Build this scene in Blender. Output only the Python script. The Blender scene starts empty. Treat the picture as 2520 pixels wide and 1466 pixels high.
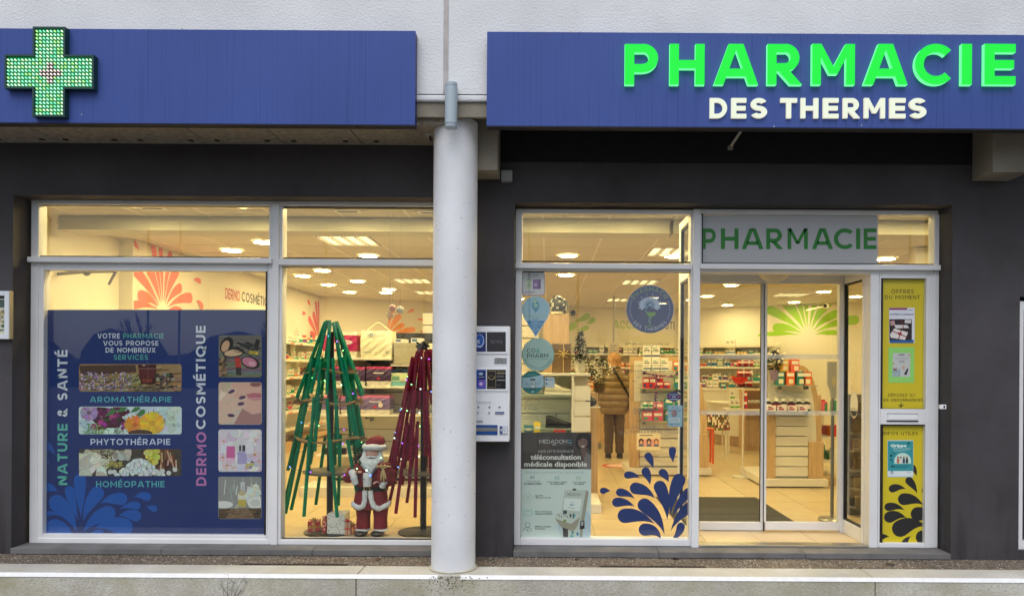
import bpy, math, random
from mathutils import Matrix, Vector
random.seed(7)
R = random.Random(11)
sc = bpy.context.scene
col = sc.collection

# ------------------------------------------------------------------ camera
F_PX, CX, CY, W_PX, H_PX = 1760.0, 1350.0, 902.0, 2520.0, 1466.0    # focal length and principal point, in picture units
EYE_Y, EYE_Z, ROLL = -5.5, 1.36, math.radians(0.35)
cd = bpy.data.cameras.new('camera')
cam = bpy.data.objects.new('camera', cd)
col.objects.link(cam)
cd.sensor_width = 36.0
cd.lens = F_PX / W_PX * 36.0
cd.shift_x = (W_PX / 2 - CX) / W_PX
cd.shift_y = -(H_PX / 2 - CY) / W_PX
cd.clip_end = 500
cam.matrix_world = Matrix.Translation((0, EYE_Y, EYE_Z)) @ Matrix.Rotation(math.pi / 2, 4, 'X') @ Matrix.Rotation(ROLL, 4, 'Z')
sc.camera = cam

# ------------------------------------------------------------------ sky, sun, exposure
world = bpy.data.worlds.new('World')
sc.world = world
world.use_nodes = True
nt = world.node_tree
sky = nt.nodes.new('ShaderNodeTexSky')
sky.sky_type = 'NISHITA'
sky.sun_disc = False
SUN_EL, SUN_AZ = math.radians(58), math.radians(188)
sky.sun_elevation = SUN_EL
sky.sun_rotation = SUN_AZ
sky.dust_density = 1.5
sky.ozone_density = 1.0
hsv = nt.nodes.new('ShaderNodeHueSaturation')
hsv.inputs['Saturation'].default_value = 0.6
nt.links.new(sky.outputs[0], hsv.inputs['Color'])
nt.links.new(hsv.outputs[0], nt.nodes['Background'].inputs['Color'])
nt.nodes['Background'].inputs['Strength'].default_value = 0.088
sl = bpy.data.lights.new('sun', 'SUN')
sl.energy = 1.5
sl.angle = math.radians(55)
sl.color = (1.0, 0.98, 0.96)
so = bpy.data.objects.new('sun', sl)
col.objects.link(so)
sd = Vector((math.sin(SUN_AZ) * math.cos(SUN_EL), math.cos(SUN_AZ) * math.cos(SUN_EL), math.sin(SUN_EL)))
so.rotation_euler = sd.to_track_quat('Z', 'Y').to_euler()
so.location = (0, -20, 20)
sc.view_settings.view_transform = 'Standard'
sc.view_settings.look = 'None'
sc.view_settings.exposure = 0.52
sc.view_settings.gamma = 1.0
sc.view_settings.use_curve_mapping = False
sc.cycles.max_bounces = 8
sc.cycles.diffuse_bounces = 4
sc.cycles.glossy_bounces = 3
sc.cycles.transparent_max_bounces = 16
sc.cycles.caustics_reflective = False
sc.cycles.caustics_refractive = False
sc.cycles.sample_clamp_indirect = 6.0
sc.cycles.use_denoising = True

# ------------------------------------------------------------------ measuring: picture point -> point on a plane of the place
CR, SR = math.cos(ROLL), math.sin(ROLL)
def _un(px, py):
    x, y = px - CX, py - CY
    return (x * CR + y * SR) / F_PX, (-x * SR + y * CR) / F_PX
def at(px, py, Y=0.0):
    x, y = _un(px, py)
    d = Y - EYE_Y
    return x * d, EYE_Z - y * d
def atz(px, py, z):
    x, y = _un(px, py)
    d = (EYE_Z - z) / y
    return x * d, d + EYE_Y
def Zc(c, r, x, y):                       # survey tile (column, row) of the photograph -> picture units
    return (728 * c + x * .28923) / 1.15556, ((40, 440, 840, 1250)[r] + y * .28923) / 1.15556

# ------------------------------------------------------------------ materials
def lin(c):
    return tuple(((v / 255.0) / 12.92 if v <= 10 else ((v / 255.0 + .055) / 1.055) ** 2.4) for v in c[:3])
def new_mat(name):
    m = bpy.data.materials.new(name)
    m.use_nodes = True
    return m, m.node_tree, m.node_tree.nodes['Principled BSDF']
def mat(name, c, rough=.55, metal=0.0, var=0.0, vs=8.0, bump=0.0, bs=60.0, stretch=None, c2=None, detail=4.0, spec=None):
    m, t, b = new_mat(name)
    b.inputs['Base Color'].default_value = (*c, 1)
    b.inputs['Roughness'].default_value = rough
    b.inputs['Metallic'].default_value = metal
    if spec is not None:
        b.inputs['Specular IOR Level'].default_value = spec
    if var or bump:
        tc = t.nodes.new('ShaderNodeTexCoord')
        mp = t.nodes.new('ShaderNodeMapping')
        t.links.new(tc.outputs['Object'], mp.inputs['Vector'])
        if stretch:
            mp.inputs['Scale'].default_value = stretch
    if var:
        n = t.nodes.new('ShaderNodeTexNoise')
        n.inputs['Scale'].default_value = vs
        n.inputs['Detail'].default_value = detail
        t.links.new(mp.outputs[0], n.inputs['Vector'])
        rp = t.nodes.new('ShaderNodeValToRGB')
        e = rp.color_ramp.elements
        e[0].position, e[1].position = .3, .7
        d = c2 or tuple(v * (1 - var) for v in c)
        e[0].color = (*d, 1)
        e[1].color = (*(c if c2 else tuple(min(1, v * (1 + var * .5)) for v in c)), 1)
        t.links.new(n.outputs['Fac'], rp.inputs['Fac'])
        t.links.new(rp.outputs['Color'], b.inputs['Base Color'])
    if bump:
        n2 = t.nodes.new('ShaderNodeTexNoise')
        n2.inputs['Scale'].default_value = bs
        n2.inputs['Detail'].default_value = 6
        t.links.new(mp.outputs[0], n2.inputs['Vector'])
        bp = t.nodes.new('ShaderNodeBump')
        bp.inputs['Strength'].default_value = bump
        bp.inputs['Distance'].default_value = .01
        t.links.new(n2.outputs['Fac'], bp.inputs['Height'])
        t.links.new(bp.outputs['Normal'], b.inputs['Normal'])
    return m
def emit(name, c, s):
    m, t, b = new_mat(name)
    b.inputs['Base Color'].default_value = (*(v * .25 for v in c), 1)
    b.inputs['Specular IOR Level'].default_value = .15
    b.inputs['Emission Color'].default_value = (*c, 1)
    b.inputs['Emission Strength'].default_value = s
    return m
def printed(name, rough=.5, alpha=1.0, emission=0.0):
    m, t, b = new_mat(name)
    a = t.nodes.new('ShaderNodeVertexColor')
    a.layer_name = 'Col'
    t.links.new(a.outputs['Color'], b.inputs['Base Color'])
    b.inputs['Roughness'].default_value = rough
    if emission:
        t.links.new(a.outputs['Color'], b.inputs['Emission Color'])
        b.inputs['Emission Strength'].default_value = emission
    if alpha < 1:
        tr = t.nodes.new('ShaderNodeBsdfTransparent')
        mx = t.nodes.new('ShaderNodeMixShader')
        mx.inputs[0].default_value = alpha
        t.links.new(tr.outputs[0], mx.inputs[1])
        t.links.new(b.outputs[0], mx.inputs[2])
        t.links.new(mx.outputs[0], t.nodes['Material Output'].inputs['Surface'])
    return m
def glass(name, tint=(1, 1, 1), gain=1.6):
    m, t, b = new_mat(name)
    t.nodes.remove(b)
    tr = t.nodes.new('ShaderNodeBsdfTransparent')
    tr.inputs[0].default_value = (*tint, 1)
    gl = t.nodes.new('ShaderNodeBsdfGlossy')
    gl.inputs['Roughness'].default_value = 0.0
    fr = t.nodes.new('ShaderNodeFresnel')
    fr.inputs[0].default_value = 1.5
    ge = t.nodes.new('ShaderNodeNewGeometry')
    k = t.nodes.new('ShaderNodeMath'); k.operation = 'SUBTRACT'; k.inputs[0].default_value = 1
    t.links.new(ge.outputs['Backfacing'], k.inputs[1])
    k2 = t.nodes.new('ShaderNodeMath'); k2.operation = 'MULTIPLY'; k2.inputs[1].default_value = gain
    t.links.new(fr.outputs[0], k2.inputs[0])
    k3 = t.nodes.new('ShaderNodeMath'); k3.operation = 'MULTIPLY'; k3.use_clamp = True
    t.links.new(k.outputs[0], k3.inputs[0]); t.links.new(k2.outputs[0], k3.inputs[1])
    mx = t.nodes.new('ShaderNodeMixShader')
    t.links.new(k3.outputs[0], mx.inputs[0]); t.links.new(tr.outputs[0], mx.inputs[1]); t.links.new(gl.outputs[0], mx.inputs[2])
    t.links.new(mx.outputs[0], t.nodes['Material Output'].inputs['Surface'])
    return m
def clear_plastic(name, c, a=.5, tint=None):
    m, t, b = new_mat(name)
    b.inputs['Base Color'].default_value = (*c, 1)
    b.inputs['Roughness'].default_value = .18
    tr = t.nodes.new('ShaderNodeBsdfTransparent')
    tr.inputs[0].default_value = (*(tint or c), 1)
    mx = t.nodes.new('ShaderNodeMixShader')
    mx.inputs[0].default_value = a
    t.links.new(tr.outputs[0], mx.inputs[1]); t.links.new(b.outputs[0], mx.inputs[2])
    t.links.new(mx.outputs[0], t.nodes['Material Output'].inputs['Surface'])
    return m

# ------------------------------------------------------------------ mesh builder
class MB:
    def __init__(s):
        s.v, s.f, s.c = [], [], []
    def add(s, vs, fs, c=(.8, .8, .8)):
        o = len(s.v)
        s.v += [tuple(p) for p in vs]
        for f in fs:
            s.f.append(tuple(i + o for i in f)); s.c.append(c)
        return s
    def box(s, x0, y0, z0, x1, y1, z1, c=(.8, .8, .8)):
        x0, x1 = min(x0, x1), max(x0, x1); y0, y1 = min(y0, y1), max(y0, y1); z0, z1 = min(z0, z1), max(z0, z1)
        v = [(x0, y0, z0), (x1, y0, z0), (x1, y1, z0), (x0, y1, z0), (x0, y0, z1), (x1, y0, z1), (x1, y1, z1), (x0, y1, z1)]
        return s.add(v, [(0, 3, 2, 1), (4, 5, 6, 7), (0, 1, 5, 4), (1, 2, 6, 5), (2, 3, 7, 6), (3, 0, 4, 7)], c)
    def obox(s, o, ux, uy, a0, b0, z0, a1, b1, z1, c=(.8, .8, .8)):     # box in a turned frame: origin o, unit axes ux, uy in plan
        P = lambda a, b, z: (o[0] + ux[0] * a + uy[0] * b, o[1] + ux[1] * a + uy[1] * b, z)
        v = [P(a0, b0, z0), P(a1, b0, z0), P(a1, b1, z0), P(a0, b1, z0), P(a0, b0, z1), P(a1, b0, z1), P(a1, b1, z1), P(a0, b1, z1)]
        return s.add(v, [(0, 3, 2, 1), (4, 5, 6, 7), (0, 1, 5, 4), (1, 2, 6, 5), (2, 3, 7, 6), (3, 0, 4, 7)], c)
    def tube(s, pts, r, n=8, c=(.8, .8, .8), caps=True):
        pts = [Vector(p) for p in pts]
        rs = r if isinstance(r, (list, tuple)) else [r] * len(pts)
        vs, fs = [], []
        ref = None
        for i, p in enumerate(pts):
            d = (pts[min(i + 1, len(pts) - 1)] - pts[max(i - 1, 0)]).normalized()
            if ref is None:
                ref = Vector((0, 0, 1)) if abs(d.z) < .9 else Vector((1, 0, 0))
            a = d.cross(ref).normalized(); b = d.cross(a).normalized()
            ref = -b if False else ref
            for k in range(n):
                t = 2 * math.pi * k / n
                vs.append(p + a * math.cos(t) * rs[i] + b * math.sin(t) * rs[i])
        for i in range(len(pts) - 1):
            for k in range(n):
                k2 = (k + 1) % n
                fs.append((i * n + k, i * n + k2, (i + 1) * n + k2, (i + 1) * n + k))
        if caps:
            fs.append(tuple(range(n))[::-1]); fs.append(tuple((len(pts) - 1) * n + k for k in range(n)))
        return s.add(vs, fs, c)
    def lathe(s, prof, o=(0, 0, 0), n=16, c=None, cs=None, sx=1.0, sy=1.0, caps=True):   # profile of (r, z); cs: a colour per band
        vs, fs, cc = [], [], []
        for r, z in prof:
            for k in range(n):
                t = 2 * math.pi * k / n
                vs.append((o[0] + r * math.cos(t) * sx, o[1] + r * math.sin(t) * sy, o[2] + z))
        for i in range(len(prof) - 1):
            for k in range(n):
                k2 = (k + 1) % n
                fs.append((i * n + k, i * n + k2, (i + 1) * n + k2, (i + 1) * n + k))
                cc.append(cs[i] if cs else (c or (.8, .8, .8)))
        if caps: fs.append(tuple(range(n))[::-1]); cc.append(cc[0]); fs.append(tuple((len(prof) - 1) * n + k for k in range(n))); cc.append(cc[-2])
        off = len(s.v)
        s.v += vs
        for f, q in zip(fs, cc):
            s.f.append(tuple(i + off for i in f)); s.c.append(q)
        return s
    def ball(s, o, rx, ry=None, rz=None, nu=12, nv=8, c=(.8, .8, .8)):
        ry = rx if ry is None else ry; rz = rx if rz is None else rz
        prof = [(max(1e-4, math.sin(math.pi * i / nv)), -math.cos(math.pi * i / nv)) for i in range(nv + 1)]
        vs, fs = [], []
        for r, z in prof:
            for k in range(nu):
                t = 2 * math.pi * k / nu
                vs.append((o[0] + r * math.cos(t) * rx, o[1] + r * math.sin(t) * ry, o[2] + z * rz))
        for i in range(nv):
            for k in range(nu):
                k2 = (k + 1) % nu
                fs.append((i * nu + k, i * nu + k2, (i + 1) * nu + k2, (i + 1) * nu + k))
        return s.add(vs, fs, c)
    def prism(s, pts, y0, y1, c=(.8, .8, .8)):            # outline in x,z carried from y0 to y1
        n = len(pts)
        vs = [(x, y0, z) for x, z in pts] + [(x, y1, z) for x, z in pts]
        fs = [tuple(range(n)), tuple(range(n, 2 * n))[::-1]] + [(i, i + n, (i + 1) % n + n, (i + 1) % n) for i in range(n)]
        return s.add(vs, fs, c)
    def mesh(s, name, m, smooth=False):
        me = bpy.data.meshes.new(name)
        me.from_pydata(s.v, [], s.f)
        for q in (m if isinstance(m, (list, tuple)) else [m]):
            me.materials.append(q)
        a = me.color_attributes.new('Col', 'FLOAT_COLOR', 'CORNER')
        buf = []
        for f, c in zip(s.f, s.c):
            buf += [c[0], c[1], c[2], 1.0] * len(f)
        a.data.foreach_set('color', buf)
        if smooth:
            me.polygons.foreach_set('use_smooth', [True] * len(me.polygons))
            me.update(); me.set_sharp_from_angle(angle=math.radians(42))
        me.update()
        return me
    def build(s, name, m, parent=None, smooth=False, bevel=0.0, recalc=False):
        me = s.mesh(name, m, smooth)
        if recalc:
            import bmesh
            b = bmesh.new(); b.from_mesh(me); bmesh.ops.recalc_face_normals(b, faces=b.faces); b.to_mesh(me); b.free()
        return link(name, me, parent, bevel)
def link(name, me, parent=None, bevel=0.0):
    o = bpy.data.objects.new(name, me)
    col.objects.link(o)
    if parent is not None:
        o.parent = parent
        p, L = parent, Vector((0, 0, 0))
        while p is not None:
            L += Vector(p.location)
            if p.parent is not None: L += p.matrix_parent_inverse.translation
            p = p.parent
        o.matrix_parent_inverse = Matrix.Translation(-L)
    if bevel:
        b = o.modifiers.new('bevel', 'BEVEL'); b.width = bevel; b.segments = 2; b.limit_method = 'ANGLE'; b.angle_limit = math.radians(40)
    return o
def tag(o, label, cat, group=None):
    o['label'] = label; o['category'] = cat
    if group: o['group'] = group
    return o
def thing(name, label, cat, loc=(0, 0, 0), group=None):
    o = bpy.data.objects.new(name, None)
    col.objects.link(o)
    o.location = loc
    o.empty_display_size = .1
    return tag(o, label, cat, group)
def structure(o):
    o['kind'] = 'structure'
    return o
def stuff(o):
    o['kind'] = 'stuff'
    return o
def dup(root, loc, rz=0.0, label=None, group=None):
    r = root.copy(); col.objects.link(r); r.location = loc; r.rotation_euler = (0, 0, rz)
    if label: r['label'] = label
    if group: r['group'] = group
    for ch in list(root.children):
        c = ch.copy(); col.objects.link(c); c.parent = r
        for g in list(ch.children):
            d = g.copy(); col.objects.link(d); d.parent = c
    return r

# ------------------------------------------------------------------ lettering: a plain geometric face drawn from bars, slants and arcs
def glyph(ch, w):
    h = w / 2
    q = []                                   # quads in glyph space
    def bar(x0, y0, x1, y1): q.append([(x0, y0), (x1, y0), (x1, y1), (x0, y1)])
    def sl(x0, y0, x1, y1, k=1.0):
        L = math.hypot(x1 - x0, y1 - y0); ww = w * k * L / max(abs(y1 - y0), .05) / 2
        q.append([(x0 - ww, y0), (x0 + ww, y0), (x1 + ww, y1), (x1 - ww, y1)])
    def arc(cx, cy, rx, ry, a0, a1, n=18):
        n = max(4, int(n * abs(a1 - a0) / 180))
        for i in range(n):
            u, v = math.radians(a0 + (a1 - a0) * i / n), math.radians(a0 + (a1 - a0) * (i + 1) / n)
            P = lambda t, k: (cx + (rx + k) * math.cos(t), cy + (ry + k) * math.sin(t))
            q.append([P(u, -h), P(u, h), P(v, h), P(v, -h)])
    W = .7
    base = {'É': 'E', 'È': 'E', 'Ê': 'E'}.get(ch, ch)
    if base == 'A':
        W = 1.02; k = .5 * w
        sl(k * 1.1, 0, W / 2 - k * .55, 1); sl(W - k * 1.1, 0, W / 2 + k * .55, 1); bar(.26, .2, W - .26, .2 + w * .92)
    elif base == 'B':
        W = .7; bar(0, 0, w, 1); bar(w, 1 - w, W - .28, 1); bar(w, .5 - h, W - .26, .5 + h); bar(w, 0, W - .26, w)
        arc(W - .28, .75 - h / 2, .25 - h, .25 - h / 2, -90, 90); arc(W - .26, .25 + h / 2, .26 - h, .25 - h / 2, -90, 90)
    elif base == 'C':
        W = .9; arc(.5, .5, .5 - h, .5 - h, 44, 316)
    elif base == 'D':
        W = .84; bar(0, 0, w, 1); bar(w, 0, .36, w); bar(w, 1 - w, .36, 1); arc(.36, .5, .48 - h, .5 - h, -90, 90)
    elif base == 'E':
        W = .64; bar(0, 0, w, 1); bar(w, 0, W, w); bar(w, .5 - h, W * .95, .5 + h); bar(w, 1 - w, W, 1)
    elif base == 'F':
        W = .62; bar(0, 0, w, 1); bar(w, .46 - h, W * .92, .46 + h); bar(w, 1 - w, W, 1)
    elif base == 'G':
        W = .96; arc(.5, .5, .5 - h, .5 - h, 44, 335); bar(.52, .5 - h - .02, W, .5 + h - .02); bar(W - w, .24, W, .5 - h)
    elif base == 'H':
        W = .8; bar(0, 0, w, 1); bar(W - w, 0, W, 1); bar(w, .5 - h, W - w, .5 + h)
    elif base == 'I':
        W = w; bar(0, 0, w, 1)
    elif base == 'J':
        W = .5; bar(W - w, .25, W, 1); arc(.25, .25, .25 - h, .25 - h, 200, 360)
    elif base == 'K':
        W = .78; bar(0, 0, w, 1); sl(.2, .4, W - h, 1); sl(W - h, 0, .34, .6)
    elif base == 'L':
        W = .58; bar(0, 0, w, 1); bar(w, 0, W, w)
    elif base == 'M':
        W = 1.02; bar(0, 0, w, 1); bar(W - w, 0, W, 1); sl(W / 2, .26, h * 1.2, 1, .8); sl(W / 2, .26, W - h * 1.2, 1, .8)
    elif base == 'N':
        W = .84; bar(0, 0, w, 1); bar(W - w, 0, W, 1); sl(W - h, 0, h, 1)
    elif base in 'OQ':
        W = 1.0; arc(.5, .5, .5 - h, .5 - h, 0, 360)
        if base == 'Q': sl(.9, -.08, .56, .3)
    elif base == 'P':
        W = .74; bar(0, 0, w, 1); bar(w, 1 - w, W - .34, 1); bar(w, .32 - h * .2, W - .34, .32 + w * .9); arc(W - .34, .66 - h * .05, .34 - h, .34 - h + .01, -90, 90)
    elif base == 'R':
        W = .78; bar(0, 0, w, 1); bar(w, 1 - w, W - .37, 1); bar(w, .34 - h * .2, W - .37, .34 + w * .9); arc(W - .37, .67 - h * .05, .33 - h, .33 - h + .01, -90, 90); sl(W - h * 1.1, 0, W - .42, .36)
    elif base == 'S':
        W = .66; ry = (1 - w) / 4; arc(W / 2, .5 + ry, W / 2 - h, ry, 28, 270); arc(W / 2, .5 - ry, W / 2 - h, ry, 90, -152)
    elif base == 'T':
        W = .74; bar(W / 2 - h, 0, W / 2 + h, 1 - w); bar(0, 1 - w, W, 1)
    elif base == 'U':
        W = .8; bar(0, .4, w, 1); bar(W - w, .4, W, 1); arc(W / 2, .4, W / 2 - h, .4 - h, 180, 360)
    elif base == 'V':
        W = .92; sl(W / 2 - h * .4, 0, h, 1); sl(W / 2 + h * .4, 0, W - h, 1)
    elif base == 'X':
        W = .82; sl(h, 0, W - h, 1); sl(W - h, 0, h, 1)
    elif base == 'Y':
        W = .84; bar(W / 2 - h, 0, W / 2 + h, .45); sl(W / 2, .4, h, 1); sl(W / 2, .4, W - h, 1)
    elif base == 'Z':
        W = .7; bar(0, 0, W, w); bar(0, 1 - w, W, 1); sl(h * 1.3, w, W - h * 1.3, 1 - w)
    elif base == '&':
        W = .78; arc(.34, .75, .2 - h * .4, .25 - h, 0, 360); arc(.32, .27, .32 - h, .27 - h, 60, 330); sl(W - h, 0, .2, .62)
    elif base == '0':
        W = .72; arc(.36, .5, .36 - h, .5 - h, 0, 360)
    elif base == '1':
        W = .38; bar(W - w, 0, W, 1); sl(.1, .78, W - h, 1)
    elif base in '235689':
        W = .62; ry = (1 - w) / 4
        if base in '23': arc(W / 2, .5 + ry, W / 2 - h, ry, -90, 170)
        if base == '3': arc(W / 2, .5 - ry, W / 2 - h, ry, -170, 90)
        if base == '2': bar(0, 0, W, w); sl(.12, w, .5, .5)
        if base == '5': bar(.06, 1 - w, W, 1); bar(.06, .5, .06 + w, 1); arc(W / 2, .3, W / 2 - h, .3 - h, -150, 120)
        if base in '68': arc(W / 2, .3, W / 2 - h, .3 - h, 0, 360)
        if base in '98': arc(W / 2, .7, W / 2 - h, .3 - h, 0, 360)
        if base == '6': sl(h, .3, .45, 1)
        if base == '9': sl(.2, 0, W - h, .7)
    elif base == '4':
        W = .66; bar(.4, 0, .4 + w, 1); bar(0, .22, W, .22 + w); sl(h, .22 + w, .42, 1)
    elif base == '7':
        W = .6; bar(0, 1 - w, W, 1); sl(.15, 0, W - h, 1 - w)
    elif base == '-':
        W = .36; bar(0, .5 - h, W, .5 + h)
    elif base == '/':
        W = .4; sl(.05, -.05, W - .05, 1.05)
    elif base == '.':
        W = w; bar(0, 0, w, w)
    elif base == '#':
        W = .7; bar(.15, 0, .15 + w * .7, 1); bar(.45, 0, .45 + w * .7, 1); bar(0, .25, W, .25 + w * .7); bar(0, .6, W, .6 + w * .7)
    elif base == '?':
        W = .5; arc(.25, .75, .25 - h, .25 - h, -60, 180); bar(.25 - h, .25, .25 + h, .52); bar(.25 - h, 0, .25 + h, w)
    else:
        W = .38
    if ch == 'É': sl(.26, 1.08, .44, 1.3)
    return q, W
def word(s, w=.17, gap=.16):
    x, out = 0.0, []
    for ch in s:
        if ch == ' ':
            x += .38 + gap; continue
        q, W = glyph(ch, w)
        out += [[(a + x, b) for a, b in k] for k in q]
        x += W + gap
    return out
_fc = {}
def font_polys(s, off=.012, spacing=1.0):
    k = (s, off, spacing)
    if k not in _fc:
        t = bpy.data.curves.new('t', 'FONT')
        t.body = s; t.offset = off; t.space_character = spacing; t.align_x = 'CENTER'; t.resolution_u = 3
        o = bpy.data.objects.new('t', t); col.objects.link(o)
        dg = bpy.context.evaluated_depsgraph_get()
        me = bpy.data.meshes.new_from_object(o.evaluated_get(dg))
        _fc[k] = [[(me.vertices[i].co.x, me.vertices[i].co.y) for i in p.vertices] for p in me.polygons]
        bpy.data.objects.remove(o); bpy.data.curves.remove(t); bpy.data.meshes.remove(me)
    return _fc[k]
def ink(polys):
    xs = [p[0] for q in polys for p in q]; ys = [p[1] for q in polys for p in q]
    return min(xs), min(ys), max(xs), max(ys)

LAYER = .0003
class Art:                                   # flat print: coloured outlines in picture units, laid on the plane Y in thin layers
    def __init__(s, Y, frame=None):
        s.Y, s.mb, s.k = Y, MB(), 0
        s.frame = frame or (lambda px, py: at(px, py, Y))
    def poly(s, pts, c, up=True):
        if up: s.k += 1
        vs = []
        for px, py in pts:
            x, z = s.frame(px, py)
            vs.append((x, s.Y - s.k * LAYER, z))
        a = sum(pts[i][0] * pts[(i + 1) % len(pts)][1] - pts[(i + 1) % len(pts)][0] * pts[i][1] for i in range(len(pts)))
        f = tuple(range(len(vs)))
        s.mb.add(vs, [f if a < 0 else f[::-1]], lin(c))
        return s
    def rect(s, x0, y0, x1, y1, c, r=0):
        if not r: return s.poly([(x0, y0), (x1, y0), (x1, y1), (x0, y1)], c)
        pts = []
        for cx, cy, a in ((x1 - r, y0 + r, -90), (x1 - r, y1 - r, 0), (x0 + r, y1 - r, 90), (x0 + r, y0 + r, 180)):
            for i in range(6):
                t = math.radians(a + 18 * i); pts.append((cx + r * math.cos(t), cy + r * math.sin(t)))
        return s.poly(pts, c)
    def ell(s, cx, cy, rx, ry, c, rot=0, n=20):
        t0 = math.radians(rot)
        pts = []
        for i in range(n):
            t = 2 * math.pi * i / n; x, y = rx * math.cos(t), ry * math.sin(t)
            pts.append((cx + x * math.cos(t0) - y * math.sin(t0), cy + x * math.sin(t0) + y * math.cos(t0)))
        return s.poly(pts, c)
    def ring(s, cx, cy, r, w, c, n=32, a0=0, a1=360):
        s.k += 1
        for i in range(n):
            u, v = math.radians(a0 + (a1 - a0) * i / n), math.radians(a0 + (a1 - a0) * (i + 1) / n)
            s.poly([(cx + (r - w) * math.cos(u), cy + (r - w) * math.sin(u)), (cx + r * math.cos(u), cy + r * math.sin(u)),
                    (cx + r * math.cos(v), cy + r * math.sin(v)), (cx + (r - w) * math.cos(v), cy + (r - w) * math.sin(v))], c, False)
        return s
    def drop(s, tip, end, r, bend, c, n=10, clip=None):
        (x0, y0), (x1, y1) = tip, end
        dx, dy = x1 - x0, y1 - y0
        L = math.hypot(dx, dy) or 1
        mx, my = (x0 + x1) / 2 - dy / L * bend, (y0 + y1) / 2 + dx / L * bend
        Lf, Rt = [], []
        for i in range(n + 1):
            t = i / n
            px = (1 - t) ** 2 * x0 + 2 * t * (1 - t) * mx + t * t * x1; py = (1 - t) ** 2 * y0 + 2 * t * (1 - t) * my + t * t * y1
            tx = 2 * (1 - t) * (mx - x0) + 2 * t * (x1 - mx); ty = 2 * (1 - t) * (my - y0) + 2 * t * (y1 - my)
            q = math.hypot(tx, ty) or 1
            w = r * math.sin(math.pi / 2 * t) ** 1.25
            Lf.append((px - ty / q * w, py + tx / q * w)); Rt.append((px + ty / q * w, py - tx / q * w))
        a = math.atan2(Lf[-1][1] - y1, Lf[-1][0] - x1)
        cap = [(x1 + r * math.cos(a - math.pi * i / 8), y1 + r * math.sin(a - math.pi * i / 8)) for i in range(1, 8)]
        pts = Lf + cap + Rt[::-1]
        if clip:
            pts = clip_rect(pts, *clip)
            if len(pts) < 3: return s
        return s.poly(pts, c)
    def line(s, pts, w, c):
        s.k += 1
        for (x0, y0), (x1, y1) in zip(pts, pts[1:]):
            L = math.hypot(x1 - x0, y1 - y0) or 1; nx, ny = -(y1 - y0) / L * w / 2, (x1 - x0) / L * w / 2
            s.poly([(x0 + nx, y0 + ny), (x1 + nx, y1 + ny), (x1 - nx, y1 - ny), (x0 - nx, y0 - ny)], c, False)
        return s
    def text(s, t, x0, y0, x1, y1, c, w=None, gap=.16, off=.012, up=False, arc=None):
        """ink of t fitted to the box; w: bar weight of the drawn face (None: the built-in face); up: reads upwards; arc: (cx, cy, r, a0, a1)"""
        pl = word(t, w, gap) if w else font_polys(t, off)
        a, b, A, B = ink(pl)
        s.k += 1
        for q in pl:
            pts = []
            for x, y in q:
                u, v = (x - a) / (A - a), (y - b) / max(1e-6, B - b)
                if arc:
                    cx, cy, r, a0, a1 = arc
                    rr = r + v * (y1 - y0) * (1 if a1 > a0 else -1)
                    th = math.radians(a0 + (a1 - a0) * u); pts.append((cx + rr * math.cos(th), cy + rr * math.sin(th)))
                elif up: pts.append((x1 + (x0 - x1) * v, y1 + (y0 - y1) * u))
                else: pts.append((x0 + (x1 - x0) * u, y1 + (y0 - y1) * v))
            s.poly(pts, c, False)
        return s
    def build(s, name, m, parent=None):
        return s.mb.build(name, m, parent)
def clip_rect(pts, x0, y0, x1, y1):
    for ax, lim, sg in ((0, x0, 1), (0, x1, -1), (1, y0, 1), (1, y1, -1)):
        out = []
        for i in range(len(pts)):
            p, q = pts[i], pts[(i + 1) % len(pts)]
            ip, iq = (p[ax] - lim) * sg >= 0, (q[ax] - lim) * sg >= 0
            if ip: out.append(p)
            if ip != iq:
                t = (lim - p[ax]) / (q[ax] - p[ax]); out.append((p[0] + (q[0] - p[0]) * t, p[1] + (q[1] - p[1]) * t))
        pts = out
        if not pts: return []
    return pts
def rectw(px0, py0, px1, py1, Y):            # picture box -> x0, z0, x1, z1 on the plane Y
    mx, my = (px0 + px1) / 2, (py0 + py1) / 2
    return at(px0, my, Y)[0], at(mx, py1, Y)[1], at(px1, my, Y)[0], at(mx, py0, Y)[1]

# ------------------------------------------------------------------ shared materials
M_print = printed('printed_paper', .45)
M_gloss = printed('printed_gloss', .25)
M_film = printed('window_film', .4)
M_sheer = printed('sheer_film', .4, .8)
M_faint = printed('faint_film', .4, .55)
M_white = mat('white_aluminium', (.78, .78, .79), .38, var=.06, vs=3, bump=.03, bs=30)
M_gasket = mat('black_gasket', (.012, .012, .013), .5)
M_glass = glass('window_glass', (.97, .985, .975), 1.9)
M_glass2 = glass('door_glass', (.96, .98, .97), 1.2)
M_black = mat('black_metal', (.012, .012, .013), .4)
M_steel = mat('brushed_steel', (.45, .45, .44), .3, 1.0)
M_wood = mat('beech_laminate', (.62, .42, .22), .4, var=.22, vs=5, stretch=(14, 14, .7), detail=5)
M_oak = mat('oak_panel', (.5, .34, .2), .45, var=.25, vs=4, stretch=(10, 10, .6), detail=5)
M_lam = mat('white_laminate', (.78, .74, .66), .35, var=.03, vs=2)
M_cream = mat('cream_wall_paint', (.80, .76, .66), .6, var=.03, vs=1.2)

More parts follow.
